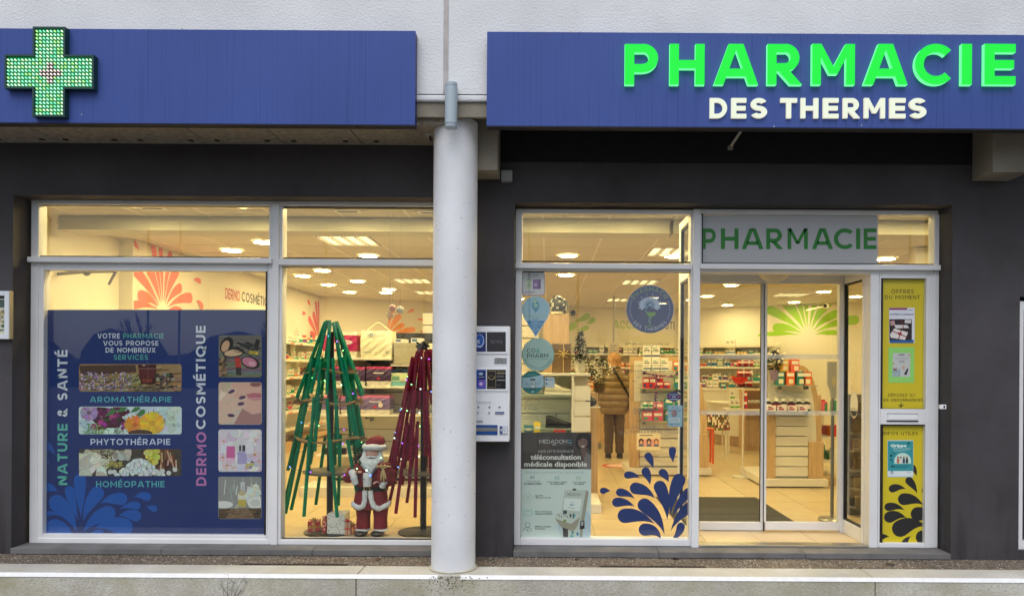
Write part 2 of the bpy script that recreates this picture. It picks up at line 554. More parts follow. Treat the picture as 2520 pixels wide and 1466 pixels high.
def facade_mat():
    m, t, b = new_mat('dark_render')
    N = t.nodes.new; L = t.links.new
    tc = N('ShaderNodeTexCoord'); ge = N('ShaderNodeNewGeometry')
    n1 = N('ShaderNodeTexNoise'); n1.inputs['Scale'].default_value = 1.3; n1.inputs['Detail'].default_value = 8; n1.inputs['Roughness'].default_value = .6
    L(tc.outputs['Object'], n1.inputs['Vector'])
    r1 = N('ShaderNodeValToRGB'); r1.color_ramp.elements[0].position = .35; r1.color_ramp.elements[1].position = .72
    r1.color_ramp.elements[0].color = (.043, .038, .041, 1); r1.color_ramp.elements[1].color = (.076, .070, .077, 1)
    L(n1.outputs['Fac'], r1.inputs[0])
    mp = N('ShaderNodeMapping'); mp.inputs['Scale'].default_value = (11, 11, 1.1); L(tc.outputs['Object'], mp.inputs[0])   # run-off streaks low on the wall
    n2 = N('ShaderNodeTexNoise'); n2.inputs['Scale'].default_value = 1; n2.inputs['Detail'].default_value = 5; L(mp.outputs[0], n2.inputs['Vector'])
    sx = N('ShaderNodeSeparateXYZ'); L(tc.outputs['Object'], sx.inputs[0])
    mr = N('ShaderNodeMapRange'); mr.inputs['From Min'].default_value = .55; mr.inputs['From Max'].default_value = .0; L(sx.outputs['Z'], mr.inputs['Value'])
    r2 = N('ShaderNodeValToRGB'); r2.color_ramp.elements[0].position = .48; r2.color_ramp.elements[1].position = .64; L(n2.outputs['Fac'], r2.inputs[0])
    k = N('ShaderNodeMath'); k.operation = 'MULTIPLY'; L(mr.outputs[0], k.inputs[0]); L(r2.outputs[0], k.inputs[1])
    k2 = N('ShaderNodeMath'); k2.operation = 'MULTIPLY'; k2.inputs[1].default_value = .55; L(k.outputs[0], k2.inputs[0])
    mx = N('ShaderNodeMix'); mx.data_type = 'RGBA'; L(k2.outputs[0], mx.inputs['Factor']); L(r1.outputs[0], mx.inputs['A']); mx.inputs['B'].default_value = (.014, .012, .014, 1)
    # pale scuffs
    v = N('ShaderNodeTexNoise'); v.inputs['Scale'].default_value = 9; v.inputs['Detail'].default_value = 10; v.inputs['Roughness'].default_value = .75; L(tc.outputs['Object'], v.inputs['Vector'])
    r3 = N('ShaderNodeValToRGB'); r3.color_ramp.elements[0].position = .62; r3.color_ramp.elements[1].position = .76; r3.color_ramp.elements[1].color = (.3, .3, .3, 1); L(v.outputs['Fac'], r3.inputs[0])
    m2 = N('ShaderNodeMix'); m2.data_type = 'RGBA'; L(r3.outputs[0], m2.inputs['Factor']); L(mx.outputs['Result'], m2.inputs['A']); m2.inputs['B'].default_value = (.15, .145, .15, 1)
    L(m2.outputs['Result'], b.inputs['Base Color'])
    b.inputs['Roughness'].default_value = .85
    n3 = N('ShaderNodeTexNoise'); n3.inputs['Scale'].default_value = 120; n3.inputs['Detail'].default_value = 4; L(tc.outputs['Object'], n3.inputs['Vector'])
    bp = N('ShaderNodeBump'); bp.inputs['Strength'].default_value = .5; bp.inputs['Distance'].default_value = .006; L(n3.outputs['Fac'], bp.inputs['Height']); L(bp.outputs[0], b.inputs['Normal'])
    return m
M_dark = facade_mat()
M_beam = mat('white_stucco', (.76, .77, .79), .85, var=.1, vs=2.2, bump=.45, bs=70)
M_conc = mat('raw_concrete', (.30, .27, .215), .9, var=.22, vs=3.5, bump=.4, bs=80)
M_soff = mat('soffit_board', (.38, .33, .26), .9, var=.35, vs=26, bump=.5, bs=90, detail=8)
M_void = mat('unlit_void_black', (.012, .013, .017), .9)  # black colour stands in for the darkness of unlit hollows

def speckled(name, cols, scale, rough=.9, bump=.6, moss=None, dist=.01):
    m, t, b = new_mat(name)
    N = t.nodes.new; L = t.links.new
    tc = N('ShaderNodeTexCoord')
    v = N('ShaderNodeTexVoronoi'); v.inputs['Scale'].default_value = scale; L(tc.outputs['Object'], v.inputs['Vector'])
    sp = N('ShaderNodeSeparateColor'); L(v.outputs['Color'], sp.inputs[0])
    r = N('ShaderNodeValToRGB'); r.color_ramp.interpolation = 'LINEAR'
    e = r.color_ramp.elements
    while len(e) < len(cols): e.new(.5)
    for i, c in enumerate(cols):
        e[i].position = i / (len(cols) - 1); e[i].color = (*c, 1)
    L(sp.outputs[0], r.inputs[0])
    n = N('ShaderNodeTexNoise'); n.inputs['Scale'].default_value = 1.7; n.inputs['Detail'].default_value = 7; L(tc.outputs['Object'], n.inputs['Vector'])
    rr = N('ShaderNodeValToRGB'); rr.color_ramp.elements[0].position = .3; rr.color_ramp.elements[1].position = .75
    rr.color_ramp.elements[0].color = (.62, .6, .58, 1); rr.color_ramp.elements[1].color = (1, 1, 1, 1); L(n.outputs['Fac'], rr.inputs[0])
    mx = N('ShaderNodeMix'); mx.data_type = 'RGBA'; mx.blend_type = 'MULTIPLY'; mx.inputs['Factor'].default_value = 1
    L(r.outputs[0], mx.inputs['A']); L(rr.outputs[0], mx.inputs['B'])
    out = mx.outputs['Result']
    if moss:
        n2 = N('ShaderNodeTexNoise'); n2.inputs['Scale'].default_value = 2.6; n2.inputs['Detail'].default_value = 9; n2.inputs['Roughness'].default_value = .65; L(tc.outputs['Object'], n2.inputs['Vector'])
        r2 = N('ShaderNodeValToRGB'); r2.color_ramp.elements[0].position = .44; r2.color_ramp.elements[1].position = .68; r2.color_ramp.elements[1].color = (.75, .75, .75, 1); L(n2.outputs['Fac'], r2.inputs[0])
        m2 = N('ShaderNodeMix'); m2.data_type = 'RGBA'; L(r2.outputs[0], m2.inputs['Factor']); L(out, m2.inputs['A']); m2.inputs['B'].default_value = (*moss, 1)
        out = m2.outputs['Result']
    L(out, b.inputs['Base Color']); b.inputs['Roughness'].default_value = rough
    bp = N('ShaderNodeBump'); bp.inputs['Strength'].default_value = bump; bp.inputs['Distance'].default_value = dist
    L(v.outputs['Distance'], bp.inputs['Height']); bp.invert = True; L(bp.outputs[0], b.inputs['Normal'])
    return m
M_gravel = speckled('exposed_aggregate', [(.10, .075, .055), (.20, .15, .11), (.15, .12, .10), (.30, .25, .19), (.12, .10, .085), (.42, .38, .32)], 85, bump=.9)
M_kerb = speckled('kerb_concrete', [(.56, .55, .51), (.68, .67, .64), (.62, .61, .57), (.74, .73, .71)], 150, bump=.25, moss=(.45, .43, .33))
M_kface = speckled('kerb_face_concrete', [(.54, .52, .44), (.74, .72, .64), (.65, .63, .55), (.82, .81, .75)], 120, bump=.35, moss=(.36, .33, .18))
M_nose = mat('worn_lit_kerb_edge', (.82, .82, .83), .6, var=.08, vs=20)  # paler colour adds the sky light caught by the worn chamfer
M_sill = mat('slate_sill', (.16, .155, .155), .75, var=.25, vs=6, bump=.3, bs=60)
M_road = speckled('asphalt', [(.14, .14, .14), (.2, .2, .19), (.17, .17, .17), (.26, .26, .25)], 120)
M_column = mat('painted_column', (.80, .81, .84), .6, var=.10, vs=2.5, bump=.25, bs=25, detail=9)

# ------------------------------------------------------------------ ground outside
ZP = -.05
mb = MB(); mb.box(-60, -90, -.6, 60, -.68, -.26); structure(mb.build('road', M_road))
mb = MB(); mb.box(-14, -.465, -.3, 14, .0, ZP); structure(mb.build('pavement', M_gravel))
YE = -.69
kerb = bpy.data.objects.new('kerb', None); col.objects.link(kerb); structure(kerb)
seams = [-14, -9, -4.9, -1.283, 2.2, 5.6, 9, 14]
for a, b in zip(seams, seams[1:]):
    mb = MB(); mb.box(a + .003, YE, -.3, b - .003, -.467, ZP + .004); mb.build('kerb_stone', M_kerb, kerb, bevel=.006)
mb = MB()
for a, b in zip(seams, seams[1:]):
    mb.box(a + .004, YE - .012, -.3, b - .004, YE - .0005, ZP - .02)
mb.build('kerb_face', M_kface, kerb)
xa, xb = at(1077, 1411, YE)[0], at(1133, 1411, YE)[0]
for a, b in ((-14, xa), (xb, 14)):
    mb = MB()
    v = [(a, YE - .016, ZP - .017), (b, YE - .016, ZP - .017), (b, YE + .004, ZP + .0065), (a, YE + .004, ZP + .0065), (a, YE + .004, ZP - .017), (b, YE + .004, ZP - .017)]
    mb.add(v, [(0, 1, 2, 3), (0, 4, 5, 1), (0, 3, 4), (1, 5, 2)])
    mb.build('worn_lit_edge', M_nose, kerb)
# loose stones of the aggregate, real relief on the surface
mb = MB()
pal = [(.10, .075, .055), (.22, .17, .12), (.15, .12, .10), (.34, .29, .22), (.5, .46, .4), (.09, .07, .06)]
for i in range(5200):
    x = R.uniform(-4.9, 4.3); y = R.uniform(-.462, -.21); r = R.uniform(.003, .0085)
    c = R.choice(pal); a = R.uniform(0, 3.14); k = r * R.uniform(.6, 1)
    ca, sa = math.cos(a), math.sin(a)
    P = [(r * ca, r * sa), (-k * sa, k * ca), (-r * ca, -r * sa), (k * sa, -k * ca)]
    z = ZP + r * R.uniform(.25, .6)
    vs = [(x + p, y + q, ZP - .002) for p, q in P] + [(x + p * .55, y + q * .55, z) for p, q in P]
    mb.add(vs, [(4, 5, 6, 7)] + [(j, (j + 1) % 4, (j + 1) % 4 + 4, j + 4) for j in range(4)], c)
stuff(mb.build('pavement_gravel', printed('pebbles', .85)))
# drain gratings
M_rust = mat('rusty_grate', (.045, .026, .02), .8, var=.5, vs=30, bump=.5, bs=120)
for i, (x0, x1, yy) in enumerate(((597, 857, 1384), (1478, 1732, 1389))):
    a = at(x0, yy, -.42)[0]; b = at(x1, yy, -.42)[0]
    g = thing('drain_grate', ('rusty drain grate in the pavement below the tube trees', 'rusty drain grate in the pavement before the blue drop sticker')[i], 'drain grate', ((a + b) / 2, -.43, ZP), 'drain grates along the kerb')
    n = 22
    mb = MB(); mb.box(a, -.4635, ZP - .02, b, -.459, ZP + .006); mb.box(a, -.4375, ZP - .02, b, -.433, ZP + .006); mb.build('frame', M_rust, g)
    for j in range(n):
        x = a + (b - a) * (j + .5) / n
        mb = MB(); mb.box(x - .012, -.4585, ZP - .02, x + .012, -.438, ZP + .005); mb.build('slat', M_rust, g)
    mb = MB(); mb.box(a - .01, -.461, ZP - .03, b + .01, -.434, ZP + .001); mb.build('channel', M_void, g)
# sill slabs
def sill(x0, x1, n, lab):
    t = thing('threshold_sill', lab, 'sill', ((x0 + x1) / 2, -.1, ZP), 'grey stone sills under the shop windows')
    for i in range(n):
        a, b = x0 + (x1 - x0) * i / n, x0 + (x1 - x0) * (i + 1) / n
        mb = MB(); mb.box(a + .0015, -.215, ZP + .004, b - .0015, .05, -.004); mb.build('sill_slab', M_sill, t, bevel=.003)
sill(-3.972, -.623, 3, 'dark stone sill slabs under the left shop window')
sill(-.255, 2.984, 3, 'dark stone sill slabs under the entrance side')

# ------------------------------------------------------------------ the building
YW = -.2
ZT_L, ZT_R = 2.607, 2.577
XL0, XL1, XR0, XR1 = -3.975, -.62, -.258, 2.987
ZS = 2.993
bld = thing('pharmacy_building', 'dark grey rendered shop front under a white stucco beam', 'building', (0, -.2, ZP))
mb = MB()
mb.box(-9, YW, ZP - .2, XL0, .10, ZS)
mb.box(XL0, YW, ZT_L, XL1, .10, ZS)
mb.box(XL1, YW, ZP - .2, XR0, .10, ZS - .12)
mb.box(XR0, YW, ZT_R, XR1, .10, ZS - .12)
mb.box(XR1, YW, ZP - .2, 3.49, .10, ZS - .12)
mb.box(3.49, YW, 1.9, 9, .10, ZS - .12); mb.box(3.49, YW, ZP - .2, 9, .10, .02); mb.box(4.6, YW, .02, 9, .10, 1.9)
mb.build('rendered_wall', M_dark, bld)
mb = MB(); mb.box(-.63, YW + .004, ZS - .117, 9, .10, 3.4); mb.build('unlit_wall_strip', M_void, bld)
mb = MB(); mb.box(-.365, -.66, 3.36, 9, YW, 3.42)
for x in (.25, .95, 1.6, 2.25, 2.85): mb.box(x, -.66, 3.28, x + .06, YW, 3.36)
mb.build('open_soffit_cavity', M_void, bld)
# white fascia beam, its lower lip in two rolls
mb = MB(); mb.box(-9, -.715, 3.178, 9, -.45, 4.4); mb.build('stucco_beam', M_beam, bld)
mb = MB(); mb.box(-9, -.722, 3.128, 9, -.452, 3.172); mb.build('beam_lip', M_beam, bld, bevel=.012)
mb = MB(); mb.box(-9, -.712, 3.1722, 9, -.452, 3.1778); mb.build('beam_joint', mat('joint_shadow_filler', (.10, .07, .06), .9), bld)
mb = MB(); x0 = at(1091, 150, -.718)[0]; x1 = at(1103, 150, -.718)[0]; mb.box(x0, -.7195, 3.185, x1, -.7152, 4.4); mb.build('joint_strip', mat('aged_sealant', (.5, .46, .45), .8, var=.2, vs=12), bld)
# soffit boards on the left
edges = []
for (xa, ya), (xb, yb) in ((Zc(0, 0, 210, 1090), Zc(0, 0, 575, 1255)), (Zc(0, 0, 980, 1090), Zc(0, 0, 1370, 1300)), (Zc(0, 0, 1800, 1105), Zc(0, 0, 2110, 1305)), (Zc(1, 0, 95, 1115), Zc(1, 0, 350, 1335)), (Zc(1, 0, 915, 1130), Zc(1, 0, 1105, 1352)), (Zc(1, 0, 1640, 950), Zc(1, 0, 1665, 1010))):
    edges.append(atz(xb, yb, ZS)[0])
edges = [edges[0] - .95, edges[0] - .48] + edges[:5] + [-.635]
edges = [-9] + edges
M_hole = mat('form_tie_hole', (.03, .026, .022), .9)
for i, (a, b) in enumerate(zip(edges, edges[1:])):
    mb = MB(); mb.box(a + .004, -.66, ZS + R.uniform(0, .002), b - .004, YW + .003, ZS + .06); o = mb.build('soffit_board', M_soff, bld, bevel=.002)
    if i > 0:
        for f in (.16, .82):
            mb = MB(); mb.lathe([(.021, 0), (.021, .004)], (a + (b - a) * f, YW - .085, ZS - .003), 10); mb.build('tie_hole', M_hole, o)
mb = MB(); mb.box(-9, -.66, ZS + .064, -.63, YW + .003, ZS + .07); mb.build('soffit_backing', M_void, bld)
mb = MB(); mb.box(-9, -.70, 3.03, 9, -.665, 3.125); mb.build('soffit_edge', M_conc, bld)
# cross beams running back to the wall
for x0, x1, z, lab in ((-.633, -.367, 2.742, 0), (3.128, 3.392, 2.752, 1)):
    mb = MB(); mb.box(x0, -.45, z, x1, YW - .001, 3.3); mb.build('cross_beam', M_conc, bld, bevel=.006)
mb = MB()                                                  # room shell above and behind, keeps daylight out of the shop
mb.box(-9, .102, 2.745, 9, 12.5, 4.4); mb.build('upper_storey', M_beam, bld)
mb = MB(); mb.box(-9, -.45, 3.43, 9, .10, 4.4); mb.build('upper_slab', M_beam, bld)

# shop windows ------------------------------------------------------
def pane(parent, px, Y=0.0, m=None, th=.0015, name='pane'):
    x0, z0, x1, z1 = rectw(*px, Y)
    mb = MB(); mb.box(x0 - .006, Y - th, z0 - .006, x1 + .006, Y + th, z1 + .006)
    return mb.build(name, m or M_glass, parent)
def bar(mb, px, y0, y1):
    x0, z0, x1, z1 = rectw(*px, (y0))
    mb.box(x0, y0, z0, x1, y1, z1)
def gasket(parent, px, Y=0.0, w=.008, dep=.028):            # thin black rubber line all round a pane
    x0, z0, x1, z1 = rectw(*px, Y)
    mb = MB()
    for a in ((x0 - w, z0 - w, x1 + w, z0), (x0 - w, z1, x1 + w, z1 + w * 1.4), (x0 - w * 1.4, z0, x0, z1), (x1, z0, x1 + w, z1)):
        mb.box(a[0], Y - dep, a[1], a[2], Y + .012, a[3])
    mb.build('gasket', M_gasket, parent)
def framed(parent, outer, inner, yf, yb, name, bevel=.004):  # a frame of four bars from outer to inner picture boxes
    X0, Z0, X1, Z1 = rectw(*outer, yf); x0, z0, x1, z1 = rectw(*inner, yf)
    mb = MB()
    mb.box(X0, yf, Z0, x0 - .0004, yb, Z1); mb.box(x1 + .0004, yf, Z0, X1, yb, Z1)
    mb.box(x0, yf, z1 + .0004, x1, yb, Z1); mb.box(x0, yf, Z0, x1, yb, z0 - .0004)
    return mb.build(name, M_white, parent, bevel=bevel)
winL = bpy.data.objects.new('shop_window', None); col.objects.link(winL)
winL.parent = bld; winL.matrix_parent_inverse = Matrix.Translation((0, .2, -ZP))
winL['label'] = 'wide white framed shop window left of the column'
framed(winL, (74, 493, 1152, 1344), (93, 506, 1140, 1326), -.045, .05, 'outer_frame')
mb = MB(); bar(mb, (668, 500, 684, 1340), -.062, -.0455); bar(mb, (684.5, 506, 693, 1328), -.045, .05); bar(mb, (660, 506, 684, 1328), -.045, .05)
mb.build('mullion', M_white, winL, bevel=.004)
mb = MB(); bar(mb, (66, 633, 667.5, 646), -.085, -.0455); bar(mb, (684.5, 638, 1152, 653), -.085, -.0455); bar(mb, (93, 633, 660, 650), -.045, .05); bar(mb, (693.5, 640, 1140, 657), -.045, .05)
mb.build('transom', M_white, winL, bevel=.004)
framed(winL, (93.5, 650.5, 659.5, 1326), (106, 666, 656, 1315), -.038, .04, 'sash')
for px in ((94, 508, 667, 632), (695, 514, 1140, 636), (108, 667, 655.5, 1313.5), (694.5, 659, 1140, 1323.5)):
    pane(winL, px); gasket(winL, px)
winR = bpy.data.objects.new('shop_window', None); col.objects.link(winR)
winR.parent = bld; winR.matrix_parent_inverse = Matrix.Translation((0, .2, -ZP))
winR['label'] = 'white framed shop window right of the column, with many stickers'
framed(winR, (1267, 515, 1706, 1342), (1283, 526, 1698, 1325), -.045, .05, 'outer_frame')
mb = MB(); bar(mb, (1268, 648, 1703, 661), -.085, -.0455); bar(mb, (1283, 648, 1698, 668), -.044, .05); mb.build('transom', M_white, winR, bevel=.004)
for px in ((1284, 527.5, 1698, 644), (1283, 670, 1695, 1324)):
    pane(winR, px); gasket(winR, px)
mb = MB(); bar(mb, (1704, 514, 1722, 1347), -.068, .05); mb.build('post', M_white, winR, bevel=.004)
for q in ((1298, 1328, 1312, 1335), (1666, 1329, 1680, 1336)):
    mb = MB(); bar(mb, q, -.0475, -.0452); mb.build('drain_cap', M_white, winR)
door = bpy.data.objects.new('entrance', None); col.objects.link(door)
door.parent = bld; door.matrix_parent_inverse = Matrix.Translation((0, .2, -ZP))
door['label'] = 'white framed glass entrance with sliding doors'
X0, Z0, X1, Z1 = rectw(1722.5, 516, 2310, 527, -.045)
mb = MB(); mb.box(X0, -.045, Z0, X1, .05, Z1)
bar(mb, (2298, 527.5, 2310, 1347), -.045, .05); bar(mb, (2141, 670, 2162, 1347), -.045, .05)
bar(mb, (1722.5, 654, 2297.5, 672), -.045, .05); bar(mb, (1722.5, 527.5, 1727, 653), -.045, .05)
mb.build('outer_frame', M_white, door, bevel=.004)
mb = MB(); bar(mb, (1723, 650, 2316, 663), -.085, -.0455); mb.build('transom', M_white, door, bevel=.004)
pane(door, (1728, 529, 2296, 649)); gasket(door, (1728, 529, 2296, 649))
framed(door, (2162.5, 672.5, 2297.5, 1347), (2167, 685, 2278, 1336), -.042, .04, 'side_panel_frame')
mb = MB(); bar(mb, (2167, 1006, 2278, 1044), -.042, .04); mb.build('middle_rail', M_white, door, bevel=.003)
mb = MB(); bar(mb, (2183, 1016, 2260, 1034), -.0465, -.0422); mb.build('letter_slot_frame', M_white, door, bevel=.002)
mb = MB(); bar(mb, (2186, 1019.5, 2257, 1031.5), -.0485, -.0468); mb.build('letter_flap', mat('flap_white', (.85, .85, .87), .3), door, bevel=.001)
mb = MB(); bar(mb, (2183, 1034.4, 2260, 1036.5), -.049, -.0425); bar(mb, (2183, 1016.5, 2260, 1018), -.0478, -.0467); mb.build('slot_shadow_gap', M_gasket, door)
for px in ((2168.5, 687, 2277, 1004.5), (2168.5, 1046, 2277, 1334)):
    pane(door, px); gasket(door, px)
# vestibule: two glazed returns, head, ceiling, sliding leaves
YD = .47
for X, nm in ((1.108, 'return_partition'), (2.47, 'return_partition')):
    o = bpy.data.objects.new(nm, None); col.objects.link(o); o.parent = door; o.matrix_parent_inverse = Matrix.Translation((0, .2, -ZP))
    mb = MB(); mb.box(X - .02, .052, .0, X + .02, .10, 2.56); mb.box(X - .02, .44, .0, X + .02, .5, 2.56); mb.box(X - .02, .1005, 0, X + .02, .4395, .11); mb.box(X - .02, .1005, 2.06, X + .02, .4395, 2.2); mb.box(X - .02, .1005, 2.5, X + .02, .4395, 2.56)
    q = mb.build('return_frame', M_white, o, bevel=.004)
    mb = MB()
    for z0, z1 in ((.11, 2.06), (2.2, 2.5)):
        mb.box(X - .012, .1005, z0, X + .012, .115, z1); mb.box(X - .012, .425, z0, X + .012, .4395, z1); mb.box(X - .012, .1155, z0, X + .012, .4245, z0 + .015); mb.box(X - .012, .1155, z1 - .015, X + .012, .4245, z1)
    mb.build('return_gasket', M_gasket, o)
    mb = MB(); mb.box(X - .002, .116, .126, X + .002, .4245, 2.044); mb.box(X - .002, .116, 2.216, X + .002, .4245, 2.484); mb.build('return_pane', M_glass2, o)
mb = MB(); mb.box(1.13, .052, 2.13, 2.449, .44, 2.17); mb.build('porch_ceiling', M_white, door)
x0, z0, x1, z1 = rectw(1722, 675, 2066, 695, YD)
mb = MB(); mb.box(1.13, .4405, z0, 2.449, .53, 2.25); mb.build('door_head', M_white, door, bevel=.003)
for i, (a, b) in enumerate(((1722, 1880), (1883, 2068))):
    leaf = bpy.data.objects.new('sliding_door', None); col.objects.link(leaf); leaf.parent = door; leaf.matrix_parent_inverse = Matrix.Translation((0, .2, -ZP))
    leaf['label'] = ('left leaf of the glass sliding door', 'right leaf of the glass sliding door')[i]
    Y = YD + (.03 if i == 0 else 0)
    pz = (1873 if i == 0 else 2065)
    mb = MB()
    sl_ = 1887 if i else 1722
    bar(mb, (a, 1284, b, 1304), Y - .02, Y + .012)
    bar(mb, (a, 694, b, 698), Y - .02, Y + .012)
    if i == 0: bar(mb, (1873, 698.5, 1880, 1283.5), Y - .02, Y + .012)
    else: bar(mb, (1882, 698.5, 1887, 1283.5), Y - .02, Y + .012); bar(mb, (2065, 698.5, 2068, 1283.5), Y - .02, Y + .012)
    mb.build('leaf_frame', M_white, leaf, bevel=.003)
    pane(leaf, ((1723, 698, 1873, 1284) if i == 0 else (1887, 698, 2065, 1284)), Y, M_glass2)
    mb = MB(); bar(mb, (1881, 694, 1882, 1306) if i else (1871.5, 698.5, 1872.8, 1283.5), Y - .012, Y + .01); mb.build('seal', M_gasket, leaf)
    for yy in (872, 1010):
        x0, z0, x1, z1 = rectw(1724 if i == 0 else 1888, yy, 1872 if i == 0 else 2064, yy + 11, Y - .004)
        mb = MB(); mb.box(x0, Y - .0035, z0, x1, Y - .0022, z1); mb.build('frosted_band', clear_plastic('frosted_strip_%d' % (i * 2 + (yy > 900)), (.80, .76, .66), .32, (1, 1, 1)), leaf)
mb = MB(); bar(mb, (2069, 676, 2083, 1312), .44, .53); mb.build('door_jamb', M_white, door, bevel=.003)
mb = MB(); mb.box(XR0 + 1.39, -.06, -.0035, 2.44, .05, .012); mb.build('threshold_strip', M_steel, door, bevel=.002)
# neighbouring window at the right edge
nb = bpy.data.objects.new('side_window', None); col.objects.link(nb); nb.parent = bld; nb.matrix_parent_inverse = Matrix.Translation((0, .2, -ZP))
mb = MB(); mb.box(3.492, -.17, .021, 3.54, -.08, 1.87); mb.box(3.5402, -.17, .021, 4.598, -.08, .08); mb.box(3.5402, -.17, 1.80, 4.598, -.08, 1.87); mb.build('frame', M_white, nb, bevel=.003)
mb = MB(); mb.box(3.5402, -.14, .081, 4.59, -.136, 1.799); mb.build('pane', M_glass, nb)
mb = MB(); mb.box(3.492, -.10, .02, 4.598, -.02, 1.899); mb.build('dark_interior_sheet', M_void, nb)  # black sheet stands in for the unlit room behind the pane

# column --------------------------------------------------------------
cxy = ((at(1122, 500, -.51)[0] + at(1115, 1200, -.5)[0]) / 2, -.5)
t = thing('column', 'round white painted concrete column with pitted surface', 'column', (cxy[0], cxy[1], ZP))
mb = MB(); mb.lathe([(.152, 0), (.153, .04), (.153, 1.5), (.153, 3.10)], (cxy[0], cxy[1], ZP + .002), 64); mb.build('shaft', M_column, t, smooth=True)
mb = MB()
for i in range(70):
    a = R.uniform(math.pi * 1.05, math.pi * 1.95); z = R.uniform(.1, 3.0); r = R.uniform(.0012, .0035)
    x, y = cxy[0] + .1532 * math.cos(a), cxy[1] + .1532 * math.sin(a)
    mb.ball((x, y, z), r, r, r, 6, 4)
mb.build('pit', mat('pit_dark', (.14, .14, .15), .9), t)['kind'] = 'stuff'
mb = MB(); mb.lathe([(.162, 0), (.166, .008), (.156, .012)], (cxy[0], cxy[1], ZP + .0045), 40); mb.build('base_ring', M_kface, t, smooth=True)
# lamp on the column
t = thing('wall_lamp', 'blue-grey cylinder wall lamp on the column head', 'lamp', (cxy[0], -.72, 2.9))
lx = at(1112.5, 266, -.72)[0]; zt = at(1112, 212, -.72)[1]; zb = at(1112, 321, -.72)[1]
M_lamp = mat('blue_grey_enamel', (.42, .50, .56), .35)
Lr = .0415
mb = MB(); mb.lathe([(Lr, 0), (Lr, zt - zb - .05)], (lx, -.765, zb + .026), 32); mb.build('body', M_lamp, t, smooth=True)
mb = MB(); mb.lathe([(Lr - .001, 0), (Lr, .002), (Lr, .022)], (lx, -.765, zb), 32); mb.build('lower_rim', M_lamp, t, smooth=True)
mb = MB(); mb.lathe([(Lr, 0), (Lr, .02), (Lr - .002, .022)], (lx, -.765, zt - .022), 32); mb.build('upper_rim', M_lamp, t, smooth=True)
mb = MB(); mb.lathe([(Lr - .002, 0), (Lr - .002, zt - zb - .008)], (lx, -.765, zb + .004), 24); mb.build('core', M_gasket, t, smooth=True)
mb = MB(); mb.lathe([(Lr - .006, 0), (Lr - .006, .003)], (lx, -.765, zb + .001), 24); mb.build('lens', mat('lamp_lens', (.35, .37, .38), .15), t)
mb = MB(); mb.box(lx - .02, -.73, zb + .1, lx + .02, -.66, zb + .16); mb.build('bracket', M_lamp, t)
# socket box and conduit left of the column
t = thing('socket_box', 'pale double electric socket box on the left side of the column', 'socket box', (-.83, -.45, 2.95))
x0, z0, x1, z1 = rectw(1047, 290, 1069, 333, -.46)
M_pvc = mat('old_white_plastic', (.6, .57, .48), .5)
mb = MB(); mb.box(x0, -.47, z0, x1, -.41, z1); mb.build('box', M_pvc, t, bevel=.005)
for k in (.27, .73):
    zz = z0 + (z1 - z0) * k
    mb = MB(); mb.v = []; pts = []
    for i in range(16): pts.append((x0 + .034 + .020 * math.cos(i * math.pi / 8), zz + .020 * math.sin(i * math.pi / 8)))
    mb.prism(pts, -.4755, -.4702); o = mb.build('socket', mat('socket_grey_%d' % (k * 100), (.32, .31, .27), .5), t, recalc=True)
    mb = MB(); mb.box(x0 + .024, -.477, zz - .003, x0 + .028, -.4757, zz + .003); mb.box(x0 + .040, -.477, zz - .003, x0 + .044, -.4757, zz + .003); mb.build('pin_hole', M_gasket, o)
mb = MB(); mb.tube([(x0 + .045, -.44, z1), (x0 + .05, -.44, z1 + .03), (x0 + .075, -.42, z1 + .07)], .012); mb.build('conduit', mat('grey_conduit', (.22, .21, .2), .6), t, smooth=True)
mb = MB(); mb.tube([(x0 + .03, -.44, z0), (x0 + .035, -.44, z0 - .03), (x0 + .06, -.44, z0 - .03)], .008); mb.build('cable', M_gasket, t, smooth=True)
# white sensor box right of the column
t = thing('sensor_box', 'small grey alarm box high on the dark wall right of the column', 'alarm box', (-.31, -.25, 2.8))
x0, z0, x1, z1 = rectw(1233, 420, 1261, 447, -.24)
M_sens = mat('grey_plastic', (.3, .3, .3), .5)
mb = MB(); mb.box(x0, -.26, z0 + .006, x1, -.2005, z1); mb.build('housing', M_sens, t, bevel=.006)
mb = MB(); mb.box(x0 + .006, -.252, z0, x1 - .006, -.2005, z0 + .0055); mb.build('lower_cover', M_sens, t)
# strut under the right sign
t = thing('support_strut', 'thin pale slanted strut under the right blue sign', 'strut', (1.25, -.5, 3.0))
p0 = at(1829, 322, -.70); p1 = at(1797, 362, -.42)
mb = MB(); mb.tube([(p0[0], -.70, p0[1] + .02), (p1[0], -.42, p1[1])], .009, 8); mb.build('rod', mat('strut_paint', (.5, .49, .44), .5), t, smooth=True)
mb = MB(); mb.box(p1[0] - .016, -.445, p1[1] - .02, p1[0] + .016, -.41, p1[1] + .004); mb.build('clamp', mat('strut_clamp', (.25, .24, .22), .5), t)

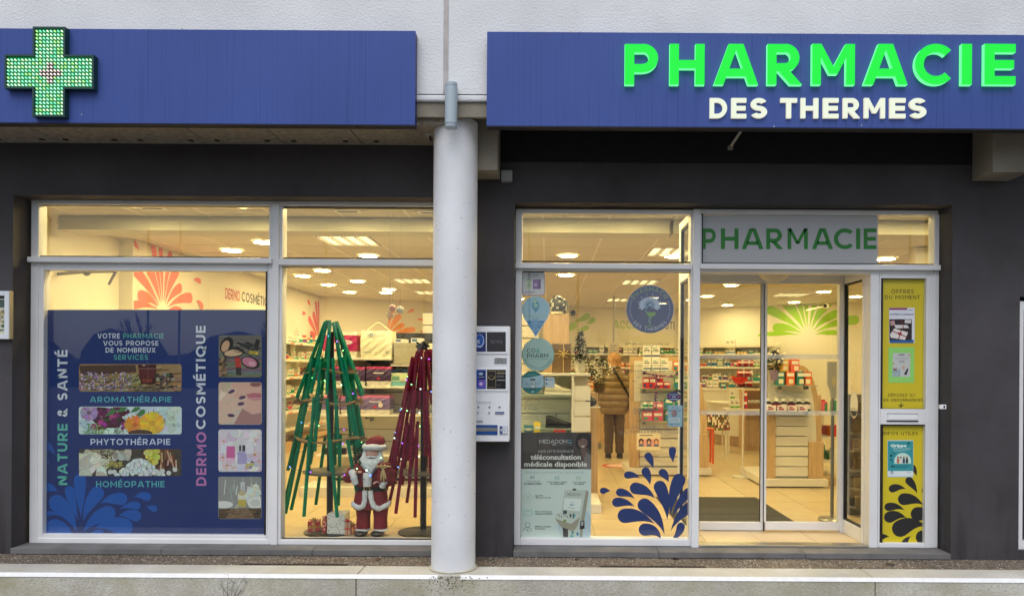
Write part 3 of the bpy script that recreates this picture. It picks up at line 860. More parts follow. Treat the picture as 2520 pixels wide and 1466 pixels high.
# ------------------------------------------------------------------ signs
def sign_mat():
    m, t, b = new_mat('sign_blue')
    N = t.nodes.new; L = t.links.new
    tc = N('ShaderNodeTexCoord'); mp = N('ShaderNodeMapping'); mp.inputs['Scale'].default_value = (60, 60, .5); L(tc.outputs['Object'], mp.inputs[0])
    n = N('ShaderNodeTexNoise'); n.inputs['Scale'].default_value = 1.2; n.inputs['Detail'].default_value = 6; L(mp.outputs[0], n.inputs['Vector'])
    r = N('ShaderNodeValToRGB'); r.color_ramp.elements[0].position = .30; r.color_ramp.elements[1].position = .46
    r.color_ramp.elements[0].color = (.042, .078, .27, 1); r.color_ramp.elements[1].color = (.058, .10, .345, 1); L(n.outputs['Fac'], r.inputs[0])
    n2 = N('ShaderNodeTexNoise'); n2.inputs['Scale'].default_value = 1.5; n2.inputs['Detail'].default_value = 5; L(tc.outputs['Object'], n2.inputs['Vector'])
    r2 = N('ShaderNodeValToRGB'); r2.color_ramp.elements[0].color = (.8, .8, .8, 1); r2.color_ramp.elements[1].color = (1.12, 1.12, 1.12, 1); L(n2.outputs['Fac'], r2.inputs[0])
    mx = N('ShaderNodeMix'); mx.data_type = 'RGBA'; mx.blend_type = 'MULTIPLY'; mx.inputs['Factor'].default_value = 1; L(r.outputs[0], mx.inputs['A']); L(r2.outputs[0], mx.inputs['B'])
    L(mx.outputs['Result'], b.inputs['Base Color']); b.inputs['Roughness'].default_value = .5; b.inputs['Specular IOR Level'].default_value = .18
    return m
M_sign = sign_mat()
M_rim = mat('sign_edge_blue', (.02, .035, .14), .45)
M_lip = mat('sign_underside', (.022, .020, .024), .7)
YS = -.79
def board(px0, px1, y0, y1, name, label, tilt=0):
    x0, z0, x1, z1 = rectw(px0, y0, px1, y1, YS)
    t = thing(name, label, 'sign', ((x0 + x1) / 2, YS, z0))
    mb = MB(); mb.box(x0, YS, z0 + .004, x1, YS + .004, z1); o = mb.build('panel', M_sign, t, bevel=.0015)
    mb = MB(); mb.box(x0 + .002, YS + .0045, z0 + .002, x1 - .002, YS + .0735, z1 - .002); mb.build('casing', M_rim, t)
    mb = MB(); mb.box(x0, YS + .001, z0 - .002, x1, YS + .07, z0 + .0015); mb.build('bottom_lip', M_lip, t)
    return t, x0, x1, z0, z1
sgL = board(-400, 1022, 72, 305, 'sign_board', 'blank blue sign board carrying the green cross')
sgR = board(1198, 2760, 83, 316, 'sign_board', 'blue sign board with large lit green and white letters')
M_screw = mat('screw_head', (.5, .5, .52), .3, .8)
for t, pts in ((sgL[0], ((201, 282), (448, 71))), (sgR[0], ((1905, 312), (2120, 309)))):
    for p in pts:
        x, z = at(*p, YS); mb = MB(); mb.ball((x, YS, z), .005, .003, .005, 8, 5); mb.build('screw', M_screw, t)
mb = MB()
for i in range(5):
    x = sgL[1] + .4 + i * .75
    mb = MB(); mb.box(x, YS + .01, sgL[3] - .006, x + .015, YS + .05, sgL[3] - .0022); mb.build('weep_hole', M_gasket, sgL[0])
# raised letters: solid quads per stroke, lit faces
M_gface = emit('green_lit_face', (.016, .80, .06), .68)
M_gside = emit('green_lit_edge', (.16, 1.0, .34), .85)
M_wface = emit('white_lit_face', (.86, .92, .74), .58)
M_wside = emit('white_lit_edge', (1.0, .93, .75), .45)
def raised(ch, box, w, dep, yb, mats, name, parent, quadw=None):
    q, W = glyph(ch, w)
    a, b, A, B = ink(q)
    x0, z0, x1, z1 = rectw(*box, yb - dep)
    mb = MB(); mi = []
    for i, poly in enumerate(q):
        P = [(x0 + (x1 - x0) * (x - a) / (A - a), z0 + (z1 - z0) * (y - b) / (B - b)) for x, y in poly]
        s = sum(P[k][0] * P[(k + 1) % 4][1] - P[(k + 1) % 4][0] * P[k][1] for k in range(4))
        if s < 0: P = P[::-1]
        yy = yb - dep - i * .00004
        vs = [(x, yy, z) for x, z in P] + [(x, yb, z) for x, z in P]
        mb.add(vs, [(0, 1, 2, 3)] + [(k, k + 4, (k + 1) % 4 + 4, (k + 1) % 4) for k in range(4)])
        mi += [0, 1, 1, 1, 1]
    o = mb.build(name, mats, parent)
    o.data.polygons.foreach_set('material_index', mi)
    o.data.update()
    return o
for ch, xa, xb in (('P', 1538, 1619.6), ('H', 1648.5, 1734), ('A', 1757, 1866), ('R', 1889, 1974), ('M', 1999, 2104), ('A', 2126, 2234), ('C', 2252, 2340.5), ('I', 2367, 2392), ('E', 2423, 2499.5)):
    raised(ch, (xa, 108.5, xb, 208.5), .208, .032, YS - .001, [M_gface, M_gside], 'green_letter', sgR[0])
for ch, xa, xb in (('D', 1747, 1789.5), ('E', 1800, 1837), ('S', 1848, 1888), ('T', 1921, 1962), ('H', 1971, 2014.3), ('E', 2026, 2064), ('R', 2075, 2117), ('M', 2127, 2178.5), ('E', 2190, 2229), ('S', 2238, 2280)):
    raised(ch, (xa, 241.5, xb, 290.5), .212, .016, YS - .001, [M_wface, M_wside], 'white_letter', sgR[0])

# green cross ---------------------------------------------------------
t = thing('pharmacy_cross', 'green LED pharmacy cross with a small white cross in its middle', 'led sign', (at(120, 290, YS)[0], YS, at(120, 290, YS)[1]))
YC = YS - .045
gx = [at(x, 175, YC)[0] for x in (10.5, 79.6, 159.4, 230.3)]
gz = [at(120, y, YC)[1] for y in (287, 218.6, 134.7, 66)]
cross = [(gx[1], gz[0]), (gx[2], gz[0]), (gx[2], gz[1]), (gx[3], gz[1]), (gx[3], gz[2]), (gx[2], gz[2]), (gx[2], gz[3]), (gx[1], gz[3]), (gx[1], gz[2]), (gx[0], gz[2]), (gx[0], gz[1]), (gx[1], gz[1])]
def inset(P, d):
    out = []
    for i in range(len(P)):
        (xa, za), (xb, zb), (xc, zc) = P[i - 1], P[i], P[(i + 1) % len(P)]
        def nrm(p, q):
            dx, dz = q[0] - p[0], q[1] - p[1]; L = math.hypot(dx, dz); return (-dz / L, dx / L)
        n1, n2 = nrm((xa, za), (xb, zb)), nrm((xb, zb), (xc, zc))
        out.append((xb + (n1[0] + n2[0]) * d, zb + (n1[1] + n2[1]) * d))
    return out
ci = inset(cross, .012)
mb = MB(); n = 12
for i in range(n):
    j = (i + 1) % n
    a, b, c, d = cross[i], cross[j], ci[j], ci[i]
    vs = [(a[0], YC, a[1]), (b[0], YC, b[1]), (c[0], YC, c[1]), (d[0], YC, d[1]), (a[0], YS - .0005, a[1]), (b[0], YS - .0005, b[1]), (c[0], YC + .02, c[1]), (d[0], YC + .02, d[1])]
    mb.add(vs, [(0, 1, 2, 3), (0, 4, 5, 1), (3, 2, 6, 7)])
mb.build('housing', mat('dark_green_housing', (.012, .055, .05), .4), t)
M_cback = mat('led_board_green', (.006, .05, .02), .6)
M_cback.node_tree.nodes['Principled BSDF'].inputs['Emission Color'].default_value = (.0, .16, .03, 1)  # board's own glow stands in for LED light spilling over it
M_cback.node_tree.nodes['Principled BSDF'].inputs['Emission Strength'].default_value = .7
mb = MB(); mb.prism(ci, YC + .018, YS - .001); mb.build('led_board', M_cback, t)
px = lambda i: 18.9 + 8.82 * i
py = lambda j: 76.5 + 8.82 * j
mb = MB(); x0, z0, x1, z1 = rectw(px(9) - 4, py(11) - 4, px(14) + 4, py(12) + 4, YC); mb.box(x0, YC + .0165, z0, x1, YC + .0178, z1)
x0, z0, x1, z1 = rectw(px(11) - 4, py(9) - 4, px(12) + 4, py(14) + 4, YC); mb.box(x0, YC + .016, z0, x1, YC + .0164, z1); mb.build('unlit_middle', mat('unlit_board', (.03, .02, .018), .6), t)
led_m = [emit('led_%s' % n, c, s) for n, c, s in (('mint', (.45, 1, .72), .95), ('pale', (.70, 1, .68), .95), ('lime', (.55, 1, .35), .8), ('cyan', (.25, 1, .62), .8), ('white', (1, .86, .80), .85))]
mb = MB(); mi = []
for i in range(24):
    for j in range(24):
        if not (8 <= i <= 15 or 8 <= j <= 15): continue
        x, z = at(px(i), py(j), YC)
        mid = (i in (11, 12) and 9 <= j <= 14) or (j in (11, 12) and 9 <= i <= 14)
        k = 4 if mid else R.choices([0, 1, 2, 3], [4, 4, 2, 2])[0]
        # bullet-shaped lamp leaning down and to the right
        a = Vector((x - .004, YC + .002, z + .0035)); b = Vector((x + .006, YC + .008, z - .005))
        n0 = len(mb.f); mb.tube([a, a.lerp(b, .35), b], [.0045, .006, .0018], 6); mi += [k] * (len(mb.f) - n0)
o = mb.build('led_lamps', led_m, t); o.data.polygons.foreach_set('material_index', mi); stuff(o)

# ------------------------------------------------------------------ shop interior: floor, walls, ceiling
ZC = 2.70
def tile_mat(name, c, rough):
    return mat(name, c, rough, var=.05, vs=3.5, bump=.03, bs=40)
M_tile = tile_mat('beige_floor_tile', (.58, .45, .27), .3)
M_grout = mat('floor_grout', (.20, .16, .11), .8)
fl = bpy.data.objects.new('shop_floor', None); col.objects.link(fl); structure(fl)
mb = MB(); mb.box(-4.7, .052, -.06, 6.7, 12, -.006); mb.build('grout_bed', M_grout, fl)
T = .43
cand = []
for i in range(-11, 16):
    for j in range(0, 28):
        x = -.045 + i * T; y = .055 + j * T
        if x < -4.7 or x > 6.3: continue
        d = y + T / 2 + 5.5; p = CX + (x + T / 2) * F_PX / d
        vis = -60 < p < 2560
        cand.append(((0 if vis else 1), y + abs(p - 1260) / 900, x, y))
cand.sort()
mb = MB(); mb.box(.004 * .5, .002, -.02, T - .002, T - .002, 0); tm = mb.mesh('floor_tile', M_tile)
for k, (a, b, x, y) in enumerate(cand[:290]):
    o = link('floor_tile', tm, fl); o.location = (x, y, R.uniform(-.0004, .0004))
mb = MB()
for a, b, x, y in cand[290:]: mb.box(x + .002, y + .002, -.02, x + T - .002, y + T - .002, 0)
stuff(mb.build('floor_tile_field', M_tile, fl))
M_ceil = mat('ceiling_tile', (.70, .66, .55), .85, var=.05, vs=30, bump=.05, bs=200)
M_tbar = mat('ceiling_grid', (.84, .80, .70), .5)
ce = bpy.data.objects.new('shop_ceiling', None); col.objects.link(ce); structure(ce)
lamps = [atz(x, y, ZC) for x, y in ((570, 615), (650, 595), (745, 678), (808, 700), (880, 691), (860, 718), (950, 719), (1398, 628), (1393, 676), (1800, 701), (1740, 728), (1790, 750), (1955, 743), (2180, 636), (1630, 746), (2106, 729))]
louv = [atz(x, y, ZC) for x, y in ((818, 597), (985, 690), (1040, 719), (1585, 700), (1530, 735), (1672, 622), (1950, 722))]
G = .6; gx0 = -.06
def cell(x, y): return (math.floor((x - gx0) / G), math.floor((y - .13) / G))
lou_cells = {cell(*p) for p in louv}
mb = MB(); mb.box(.007, .007, 0, G - .007, G - .007, .015); cm = mb.mesh('ceiling_tile', M_ceil)
cand = []
for i in range(-8, 11):
    for j in range(0, 20):
        x, y = gx0 + i * G, .13 + j * G
        if (i, j) in lou_cells or 1.10 < y + G / 2 < 1.20: continue
        d = y + G / 2 + 5.5; p = CX + (x + G / 2) * F_PX / d
        cand.append((0 if -60 < p < 2560 else 1, y, x))
cand.sort()
for k, y, x in cand[:280]:
    o = link('ceiling_tile', cm, ce); o.location = (x, y, ZC + .002)
mb = MB()
for k, y, x in cand[280:]: mb.box(x + .007, y + .007, ZC + .002, x + G - .007, y + G - .007, ZC + .017)
stuff(mb.build('ceiling_tile_field', M_ceil, ce))
mb = MB()
for i in range(-8, 12): mb.box(gx0 + i * G - .011, .10, ZC - .001, gx0 + i * G + .011, 12.4, ZC + .004)
mb.build('grid_runner', M_tbar, ce)['kind'] = 'stuff'
mb = MB()
for j in range(0, 21): mb.box(-4.7, .13 + j * G - .006, ZC + .0045, 6.7, .13 + j * G + .006, ZC + .008)
mb.build('grid_cross_bar', M_grout, ce)['kind'] = 'stuff'
mb = MB(); mb.box(-4.7, .10, ZC + .02, 6.7, 12.45, ZC + .04); mb.build('ceiling_void', M_tbar, ce)
M_bulk = mat('bulkhead_paint', (.60, .58, .47), .6)
mb = MB(); mb.box(-4.45, .98, 2.585, 1.09, 1.22, ZC - .002); mb.box(-4.45, .965, 2.572, 1.09, 1.24, 2.5845); mb.build('bulkhead', M_bulk, ce)
mb = MB(); mb.box(1.125, .98, 2.585, 6.5, 1.22, ZC - .002); mb.box(1.125, .965, 2.572, 6.5, 1.24, 2.5845); mb.build('bulkhead', M_bulk, ce)

BW = [(-4.47, 8.4), (-.8, 10.4), (2.9, 11.0), (6.5, 8.8)]
def wallseg(mb, p, q, z0, z1, th=.12, off=0.0):
    dx, dy = q[0] - p[0], q[1] - p[1]; L = math.hypot(dx, dy); ux = (dx / L, dy / L); uy = (-ux[1], ux[0])
    mb.obox((p[0], p[1]), ux, uy, 0, off, z0, L, off + th, z1)
    return ux, uy, L
mb = MB(); mb.box(-4.75, .10, 0, -4.60, 2.15, 2.72); mb.build('left_wall_front', M_cream); structure(bpy.data.objects['left_wall_front'])
mb = MB(); mb.box(-4.75, 2.15, 0, -4.47, 8.5, 2.72); structure(mb.build('left_wall', M_cream))
mb = MB(); mb.box(-4.47, 2.152, 1.80, -4.455, 8.38, 2.695)
for y in (3.85, 5.6, 7.2): mb.box(-4.4549, y, 1.8, -4.4535, y + .006, 2.695)
o = mb.build('left_wall_fascia', mat('fascia_panel', (.82, .78, .68), .5, var=.03, vs=2)); structure(o)
for i, nm in enumerate(('back_wall_left', 'back_wall', 'back_wall_right')):
    mb = MB(); wallseg(mb, BW[i], BW[i + 1], 0, 2.72); structure(mb.build(nm, M_cream))
mb = MB(); mb.box(6.5, .1, 0, 6.65, 9.0, 2.72); structure(mb.build('right_wall', M_cream))
mb = MB(); mb.box(4.02, 2.34, 0, 6.5, 2.5, 2.695); structure(mb.build('side_partition', M_cream))
# skirting strip behind the shelves
# lamps ---------------------------------------------------------------
M_lampglow = emit('lamp_glow', (1.0, .775, .335), 82)
M_louglow = emit('louvre_glow', (1.0, .76, .35), 2.6)
M_trim = mat('lamp_trim', (.85, .83, .78), .4)
def dl_meshes():
    a = MB(); a.lathe([(.108, -.012), (.128, -.012), (.132, -.004), (.132, 0)], (0, 0, 0), 24, caps=False)
    b = MB(); b.lathe([(.106, -.010), (.106, -.006)], (0, 0, 0), 24)
    return a.mesh('trim', M_trim, True), b.mesh('glow', M_lampglow)
tr_m, gl_m = dl_meshes()
added_lamps = [(-2.2, 3.2), (-3.2, 4.6), (.4, 4.4), (3.4, 5.2), (-.6, 8.6), (2.0, 8.2), (4.8, 7.0), (-2.8, 7.0), (1.6, 1.7), (2.2, 2.7), (1.5, 3.1), (-.95, 2.0), (-.9, 1.4)] + [(x_, .47) for x_ in (-3.5, -2.6, -1.7, -.9, .1, .75, 2.9, 3.5)] + [(x_, 1.66) for x_ in (-3.7, -2.8, -1.9, .2, 2.9, 3.7, 4.6)]  # downlights added to brighten the shop, where no fitting was seen
lampspots = ['ahead of the left transom', 'beside the left mullion', 'nearest the pink wall flower', 'above the green tube tree', 'between the louvre lamps', 'low over the left shelves', 'over the diaper shelf', 'large in the transom over the stickers', 'just under the transom over the stickers', 'seen highest through the left door leaf', 'left in the door glass', 'lowest in the left door leaf', 'above the green wall flower', 'half behind the grey pharmacie panel', 'beside the round blue medallion', 'in the slim return pane']
for i, (x, y) in enumerate(lamps + added_lamps):
    nm = lampspots[i] if i < len(lampspots) else 'added close behind the top of the shop windows' if y < .6 else 'added just behind the ceiling bulkhead' if y < 1.7 else 'added deep in the shop ceiling'
    t = thing('ceiling_lamp', 'round lit ceiling downlight ' + nm, 'ceiling lamp', (x, y, ZC), 'round ceiling downlights')
    o = link('trim', tr_m); o.parent = t
    o = link('glow', gl_m); o.parent = t
for i, (cx, cy) in enumerate(sorted(lou_cells)):
    x, y = gx0 + cx * G, .13 + cy * G
    t = thing('louvre_lamp', 'square louvred ceiling light panel', 'ceiling lamp', (x + .3, y + .3, ZC), 'louvred ceiling light panels')
    mb = MB(); mb.box(-.29, -.29, .03, .29, .29, .05); mb.build('tray', M_trim).parent = t
    mb = MB()
    for k in range(4): mb.box(-.25 + k * .135, -.25, .012, -.25 + k * .135 + .08, .25, .016)
    o = mb.build('tube_glow', M_louglow); o.parent = t; stuff(o)
    mb = MB()
    for k in range(5): mb.box(-.285 + k * .1355, -.28, -.004, -.285 + k * .1355 + .022, .28, .024)
    for k in range(7): mb.box(-.262, -.27 + k * .09, 0, .262, -.266 + k * .09, .011)
    o = mb.build('louvre', mat('louvre_alu', (.7, .7, .66), .25, .6)); o.parent = t; stuff(o)
for i, (px_, py_) in enumerate(((374, 511), (855, 519), (1060, 522), (1405, 529))):
    x, y = atz(px_, py_, ZC)
    t = thing('air_vent', 'slim dark air vent in the ceiling edge, ' + ('over the blue film', 'over the green tube tree', 'beside the column', 'over the stickers')[i], 'air vent', (x, y, ZC), 'ceiling air vents')
    mb = MB(); mb.box(x - .11, y - .06, ZC - .008, x + .11, y + .06, ZC - .0015); mb.build('frame', M_trim, t, bevel=.002)
    mb = MB(); mb.box(x - .085, y - .02, ZC - .009, x + .085, y + .02, ZC - .0082); mb.build('slot', M_gasket, t)
t = thing('porch_lamp', 'white dome lamp under the entrance head', 'lamp', (1.75, .3, 2.13))
x, z = at(1906, 676, .28)
mb = MB(); mb.lathe([(.002, -.075), (.06, -.062), (.105, -.035), (.135, 0)], (x, .28, 2.128), 28); mb.build('dome', mat('dome_glass', (.62, .58, .5), .3), t, smooth=True)
mb = MB(); mb.lathe([(.145, -.006), (.145, 0)], (x, .28, 2.1295), 28); mb.build('ring', M_white, t, smooth=True)

# wall flowers and words on the inner walls ------------------------------
class WArt(Art):                               # print laid on an inner wall: units are metres along the wall and up
    def __init__(s, o, ux, n):
        s.o, s.ux, s.n, s.mb, s.k = o, ux, n, MB(), 0
    def poly(s, pts, c, up=True):
        if up: s.k += 1
        e = .002 + s.k * LAYER
        vs = [(s.o[0] + s.ux[0] * a + s.n[0] * e, s.o[1] + s.ux[1] * a + s.n[1] * e, -b) for a, b in pts]
        ar = sum(pts[i][0] * pts[(i + 1) % len(pts)][1] - pts[(i + 1) % len(pts)][0] * pts[i][1] for i in range(len(pts)))
        f = tuple(range(len(vs)))
        s.mb.add(vs, [f if ar < 0 else f[::-1]], lin(c)); return s
def splash(A, cx, cy, S, c, left=True, right=True, clip=None):
    """fan of drops springing from (cx, cy); y grows downwards"""
    D = [(-4, .98, .085, .02), (-15, 1.0, .10, .03), (12, .95, .095, -.03), (-30, .85, .14, .05), (28, .85, .14, -.06), (-50, .95, .13, .06), (47, .72, .12, -.07), (-68, .70, .13, .08), (66, .95, .13, -.09), (-84, .95, .10, .1), (84, .65, .11, -.1),
         (-38, 1.22, .07, .03), (-57, 1.3, .07, .03), (-22, 1.36, .06, .02), (40, 1.2, .075, -.03), (58, 1.28, .07, -.04), (76, 1.25, .08, -.04), (20, 1.32, .06, -.02)]
    for ang, L, r, b in D:
        if (ang < -2 and not left) or (ang > 2 and not right): continue
        t = math.radians(ang)
        k0 = .12 if L < 1.1 else L - .26
        tip = (cx + S * k0 * math.sin(t), cy - S * k0 * math.cos(t)); end = (cx + S * (L - r) * math.sin(t * 1.08), cy - S * (L - r) * math.cos(t * 1.08))
        A.drop(tip, end, S * r * .62, S * b, c, clip=clip)
M_wall = printed('wall_print', .55)
# left wall: coordinate along +Y read left to right when facing -X; metres from the front
lw = lambda px_, py_: (lambda X, y: ((X[0] and (-4.453 / X[0]) or 0) * 1 - 5.5, -(EYE_Z - X[1] * (-4.453 / X[0]))))(_un(px_, py_), 0)
def wa_left(): return WArt((-4.453, 0.0), (0, 1), (1, 0))
A = wa_left(); c0 = lw(395, 772); c1 = lw(395, 600); S = abs(c1[1] - c0[1])
c0 = (lw(400, 760)[0], lw(400, 765)[1])
splash(A, c0[0], c0[1], .80, (232, 118, 105), clip=(2.17, -2.69, 3.84, -1.81))
A.build('wall_flower', M_wall); tag(bpy.data.objects['wall_flower'], 'coral red drop flower printed on the left inner wall', 'wall decal')
A = wa_left(); a, b = lw(552, 712), lw(700, 742)
A.text('DERMO', 4.33, -2.42, 4.80, -2.27, (215, 95, 95), w=.16); A.text('COSMÉTIQUE', 4.86, -2.465, 6.05, -2.27, (75, 72, 75), w=.16)
o = A.build('wall_lettering', M_wall); tag(o, 'red and grey word dermocosmétique on the left inner wall', 'wall lettering')
A = wa_left(); a = lw(783, 806)
splash(A, 8.36, -1.80, .85, (236, 110, 125), right=False, clip=(6.4, -2.68, 8.37, -1.80))
o = A.build('wall_flower', M_wall); tag(o, 'pink half drop flower printed where left wall meets back wall', 'wall decal')
def seg(i):
    p, q = BW[i], BW[i + 1]; dx, dy = q[0] - p[0], q[1] - p[1]; L = math.hypot(dx, dy)
    return p, (dx / L, dy / L), (dy / L, -dx / L), L
def on_seg(i, px_, py_):
    p, u, n, L = seg(i); x, y = _un(px_, py_)
    # ray (x*d, d-5.5): solve on the wall line
    d = (p[0] * u[1] - (p[1] + 5.5) * u[0]) / (x * u[1] - u[0])
    X, Y = x * d, d - 5.5
    return ((X - p[0]) * u[0] + (Y - p[1]) * u[1], -(EYE_Z - y * d))
def wa(i):
    p, u, n, L = seg(i); return WArt(p, u, n)
A = wa(0); a, b = on_seg(0, 950, 832), on_seg(0, 1050, 755)
splash(A, a[0], a[1], .72, (246, 160, 92), left=False, clip=(a[0], a[1] - 1.2, a[0] + 1.6, a[1]))
o = A.build('wall_flower', M_wall); tag(o, 'orange half drop flower printed on the back wall beside the column', 'wall decal')
A = wa(0); a, b = on_seg(0, 1051, 797), on_seg(0, 1140, 784)
A.text('ORTHOPÉDIE', a[0], b[1], a[0] + 1.15, a[1], (240, 165, 80), w=.17)
o = A.build('wall_lettering', M_wall); tag(o, 'orange lettering on the back wall partly behind the column', 'wall lettering')
A = wa(1); a, b = on_seg(1, 1509, 808), on_seg(1, 1741, 792)
L = b[0] - a[0]
A.text('ACCUEIL', a[0], b[1], a[0] + L * .36, a[1], (150, 195, 95), w=.16); A.text('ÉCOUTE', a[0] + L * .40, b[1] - .04, a[0] + L * .665, a[1], (80, 90, 110), w=.16); A.text('CONSEIL', a[0] + L * .70, b[1], b[0], a[1], (150, 195, 95), w=.16)
o = A.build('wall_lettering', M_wall); tag(o, 'green and slate words accueil écoute conseil on the back wall', 'wall lettering')
A = wa(1)
for (tx, ty), (ex, ey), r in (((1390, 812), (1412, 800), 8), ((1412, 790), (1445, 778), 8), ((1440, 794), (1459, 787), 6.5), ((1418, 812), (1443, 806), 6), ((1850, 800), (1864, 795), 6)):
    p, q = on_seg(1, tx, ty), on_seg(1, ex, ey); A.drop(p, q, r / 107, .04, (165, 205, 90))
o = A.build('wall_drops', M_wall); tag(o, 'scattered light green drops printed on the back wall', 'wall decal')
A = wa(2); a = on_seg(2, 1988, 826); b = on_seg(2, 1988, 748)
splash(A, a[0], a[1], (a[1] - b[1]) * 1.75, (150, 200, 30), clip=(a[0] - 2.2, -2.68, a[0] + 1.6, a[1] - .01))
o = A.build('wall_flower', M_wall); tag(o, 'lime green drop flower printed on the wall above the right door leaf', 'wall decal')
# wall bracket arm on the left wall, seen above the film
t = thing('wall_bracket', 'grey screen bracket arm on the cream wall above the film', 'bracket', (-3.9, .9, 2.1))
pA, pB, pC = at(212, 668, 1.0), at(286, 667, .9), at(268, 700, .9)
M_gm = mat('grey_metal', (.22, .23, .26), .4, .6)
mb = MB(); mb.tube([(-4.6, 1.2, pA[1] + .0), (pA[0], 1.0, pA[1])], .016); mb.tube([(pA[0], 1.0, pA[1]), (pB[0], .9, pB[1])], .016, 8); mb.build('arm', M_gm, t, smooth=True)
mb = MB(); mb.ball((pA[0] + .012, .99, pA[1] - .01), .032); mb.build('joint', M_gm, t, smooth=True)
mb = MB(); mb.tube([(pB[0], .898, pB[1]), (pC[0], .898, pC[1])], .012); mb.build('lever', M_gm, t, smooth=True)

# ------------------------------------------------------------------ goods
M_pack = printed('carton_print', .4)
def carton(w, h, d, base, stripes, name='carton'):
    mb = MB(); B = lin(base); mb.box(-w / 2, 0, 0, w / 2, d, h, B)
    for (u0, v0, u1, v1, c) in stripes:
        mb.add([(-w / 2 + w * u0, -.0008, h * v0), (-w / 2 + w * u1, -.0008, h * v0), (-w / 2 + w * u1, -.0008, h * v1), (-w / 2 + w * u0, -.0008, h * v1)], [(0, 1, 2, 3)], lin(c))
    return mb.mesh(name, M_pack)
def flask(r, h, body, label, cap, name='flask', n=10):
    mb = MB(); B, Lb, Cp = lin(body), lin(label), lin(cap)
    mb.lathe([(r * .92, 0), (r, h * .04), (r, h * .15), (r * 1.005, h * .16), (r * 1.005, h * .55), (r, h * .56), (r * .95, h * .66), (r * .45, h * .75), (r * .45, h * .78), (r * .55, h * .79), (r * .52, h)], (0, r, 0), n, cs=[B, B, B, Lb, B, B, B, B, Cp, Cp])
    return mb.mesh(name, M_pack, True)
WHITE = (238, 234, 222)
def hue(): return R.choice([(205, 45, 55), (225, 120, 35), (60, 130, 190), (40, 150, 110), (235, 190, 60), (120, 70, 140), (215, 80, 120), (30, 70, 130), (100, 175, 60), (20, 140, 160)])
P_white = [carton(R.uniform(.06, .1), R.uniform(.09, .16), .06, WHITE, [(0, .1, 1, R.uniform(.2, .35), hue()), (.12, .55, .8, .65, (110, 110, 110)), (.12, .72, .6, .78, hue())]) for _ in range(8)]
P_col = [carton(R.uniform(.07, .12), R.uniform(.08, .15), .06, hue(), [(.08, .55, .92, .85, WHITE), (.08, .12, .5, .4, hue())]) for _ in range(10)]
P_bot = [flask(R.uniform(.025, .035), R.uniform(.12, .18), R.choice([WHITE, (225, 230, 225), (200, 215, 190), (235, 215, 160)]), hue(), R.choice([WHITE, (60, 110, 160), (200, 60, 80), (90, 160, 90)])) for _ in range(8)]
P_jar = [flask(.035, .075, WHITE, hue(), R.choice([WHITE, (200, 170, 90), (70, 120, 80)])) for _ in range(4)]
GOODS = {'white': (P_white, 'product_box', 'box', 'small white carton'), 'bright': (P_col, 'product_box', 'box', 'bright coloured carton'), 'bottle': (P_bot, 'product_bottle', 'bottle', 'small capped bottle'), 'jar': (P_jar, 'product_jar', 'jar', 'low round jar')}
def put(kind, x, y, z, rz, where, mesh=None):
    pr, nm, cat, lab = GOODS[kind]
    o = link(nm, mesh or R.choice(pr)); o.location = (x, y, z + .0008); o.rotation_euler = (0, 0, rz)
    tag(o, lab + ' ' + where, cat, lab + 's ' + where)
    return o
def stock(o, ux, z, a0, a1, b, rz, mix, where, step=.105, pile=0.0):
    a = a0 + .05
    while a < a1 - .03:
        k = R.choice(mix); pr = GOODS[k][0]; me = R.choice(pr)
        run = R.choice([1, 2, 2, 3])
        for _ in range(run):
            w = max(v.co.x for v in me.vertices) - min(v.co.x for v in me.vertices)
            if a > a1 - .03: break
            bb = b + R.uniform(0, .02)
            put(k, o[0] + ux[0] * (a + w / 2) - ux[1] * bb, o[1] + ux[1] * (a + w / 2) + ux[0] * bb, z, rz + R.uniform(-.05, .05), where, me)
            if R.random() < pile and k in ('white', 'bright'):
                h = max(v.co.z for v in me.vertices)
                put(k, o[0] + ux[0] * (a + w / 2) - ux[1] * bb, o[1] + ux[1] * (a + w / 2) + ux[0] * bb, z + h, rz + R.uniform(-.05, .05), where, me)
            a += w + R.uniform(.004, .012)
        a += R.uniform(0, step * .5)
M_shelf = mat('shelf_board', (.80, .76, .66), .4)
M_strip = mat('price_strip', (.85, .83, .76), .4)
# shelving along the left wall
t = thing('wall_shelving', 'cream wall shelving full of cosmetics along the left wall', 'shelving', (-4.2, 6.8, 0))
zs = [1.726, 1.448, 1.17, .887, .622, .35]
mb = MB(); mb.box(-4.468, 5.0, 0, -4.44, 8.1, 1.79); mb.build('back_panel', M_lam, t)
for i, z in enumerate(zs):
    mb = MB(); mb.box(-4.438, 5.0, z - .022, -4.10, 8.1, z); mb.build('shelf', M_shelf, t)
    mb = MB(); mb.box(-4.0995, 5.0, z - .034, -4.094, 8.1, z + .004)
    mb.build('price_rail', M_strip, t)
    mb = MB()
    for k in range(6):
        y = 5.2 + k * .5 + R.uniform(0, .2); mb.box(-4.0935, y, z - .03, -4.0925, y + R.uniform(.1, .22), z - .004, lin(R.choice([(225, 120, 80), (235, 140, 110), (240, 225, 190)])))
    mb.build('price_tag', M_pack, t)['kind'] = 'stuff'
mb = MB(); mb.box(-4.438, 5.0, 0, -4.06, 8.1, .16); mb.build('plinth', M_wood, t)
for i, z in enumerate(zs[:5]):
    stock((-4.17, 5.9), (0, 1), z, 0, 2.1, .0, math.pi / 2, ['white', 'white', 'white', 'bottle', 'jar'] if i else ['white', 'bottle', 'jar'], 'on the left wall shelf, board %s from the top' % ('one', 'two', 'three', 'four', 'five')[i], pile=.35)

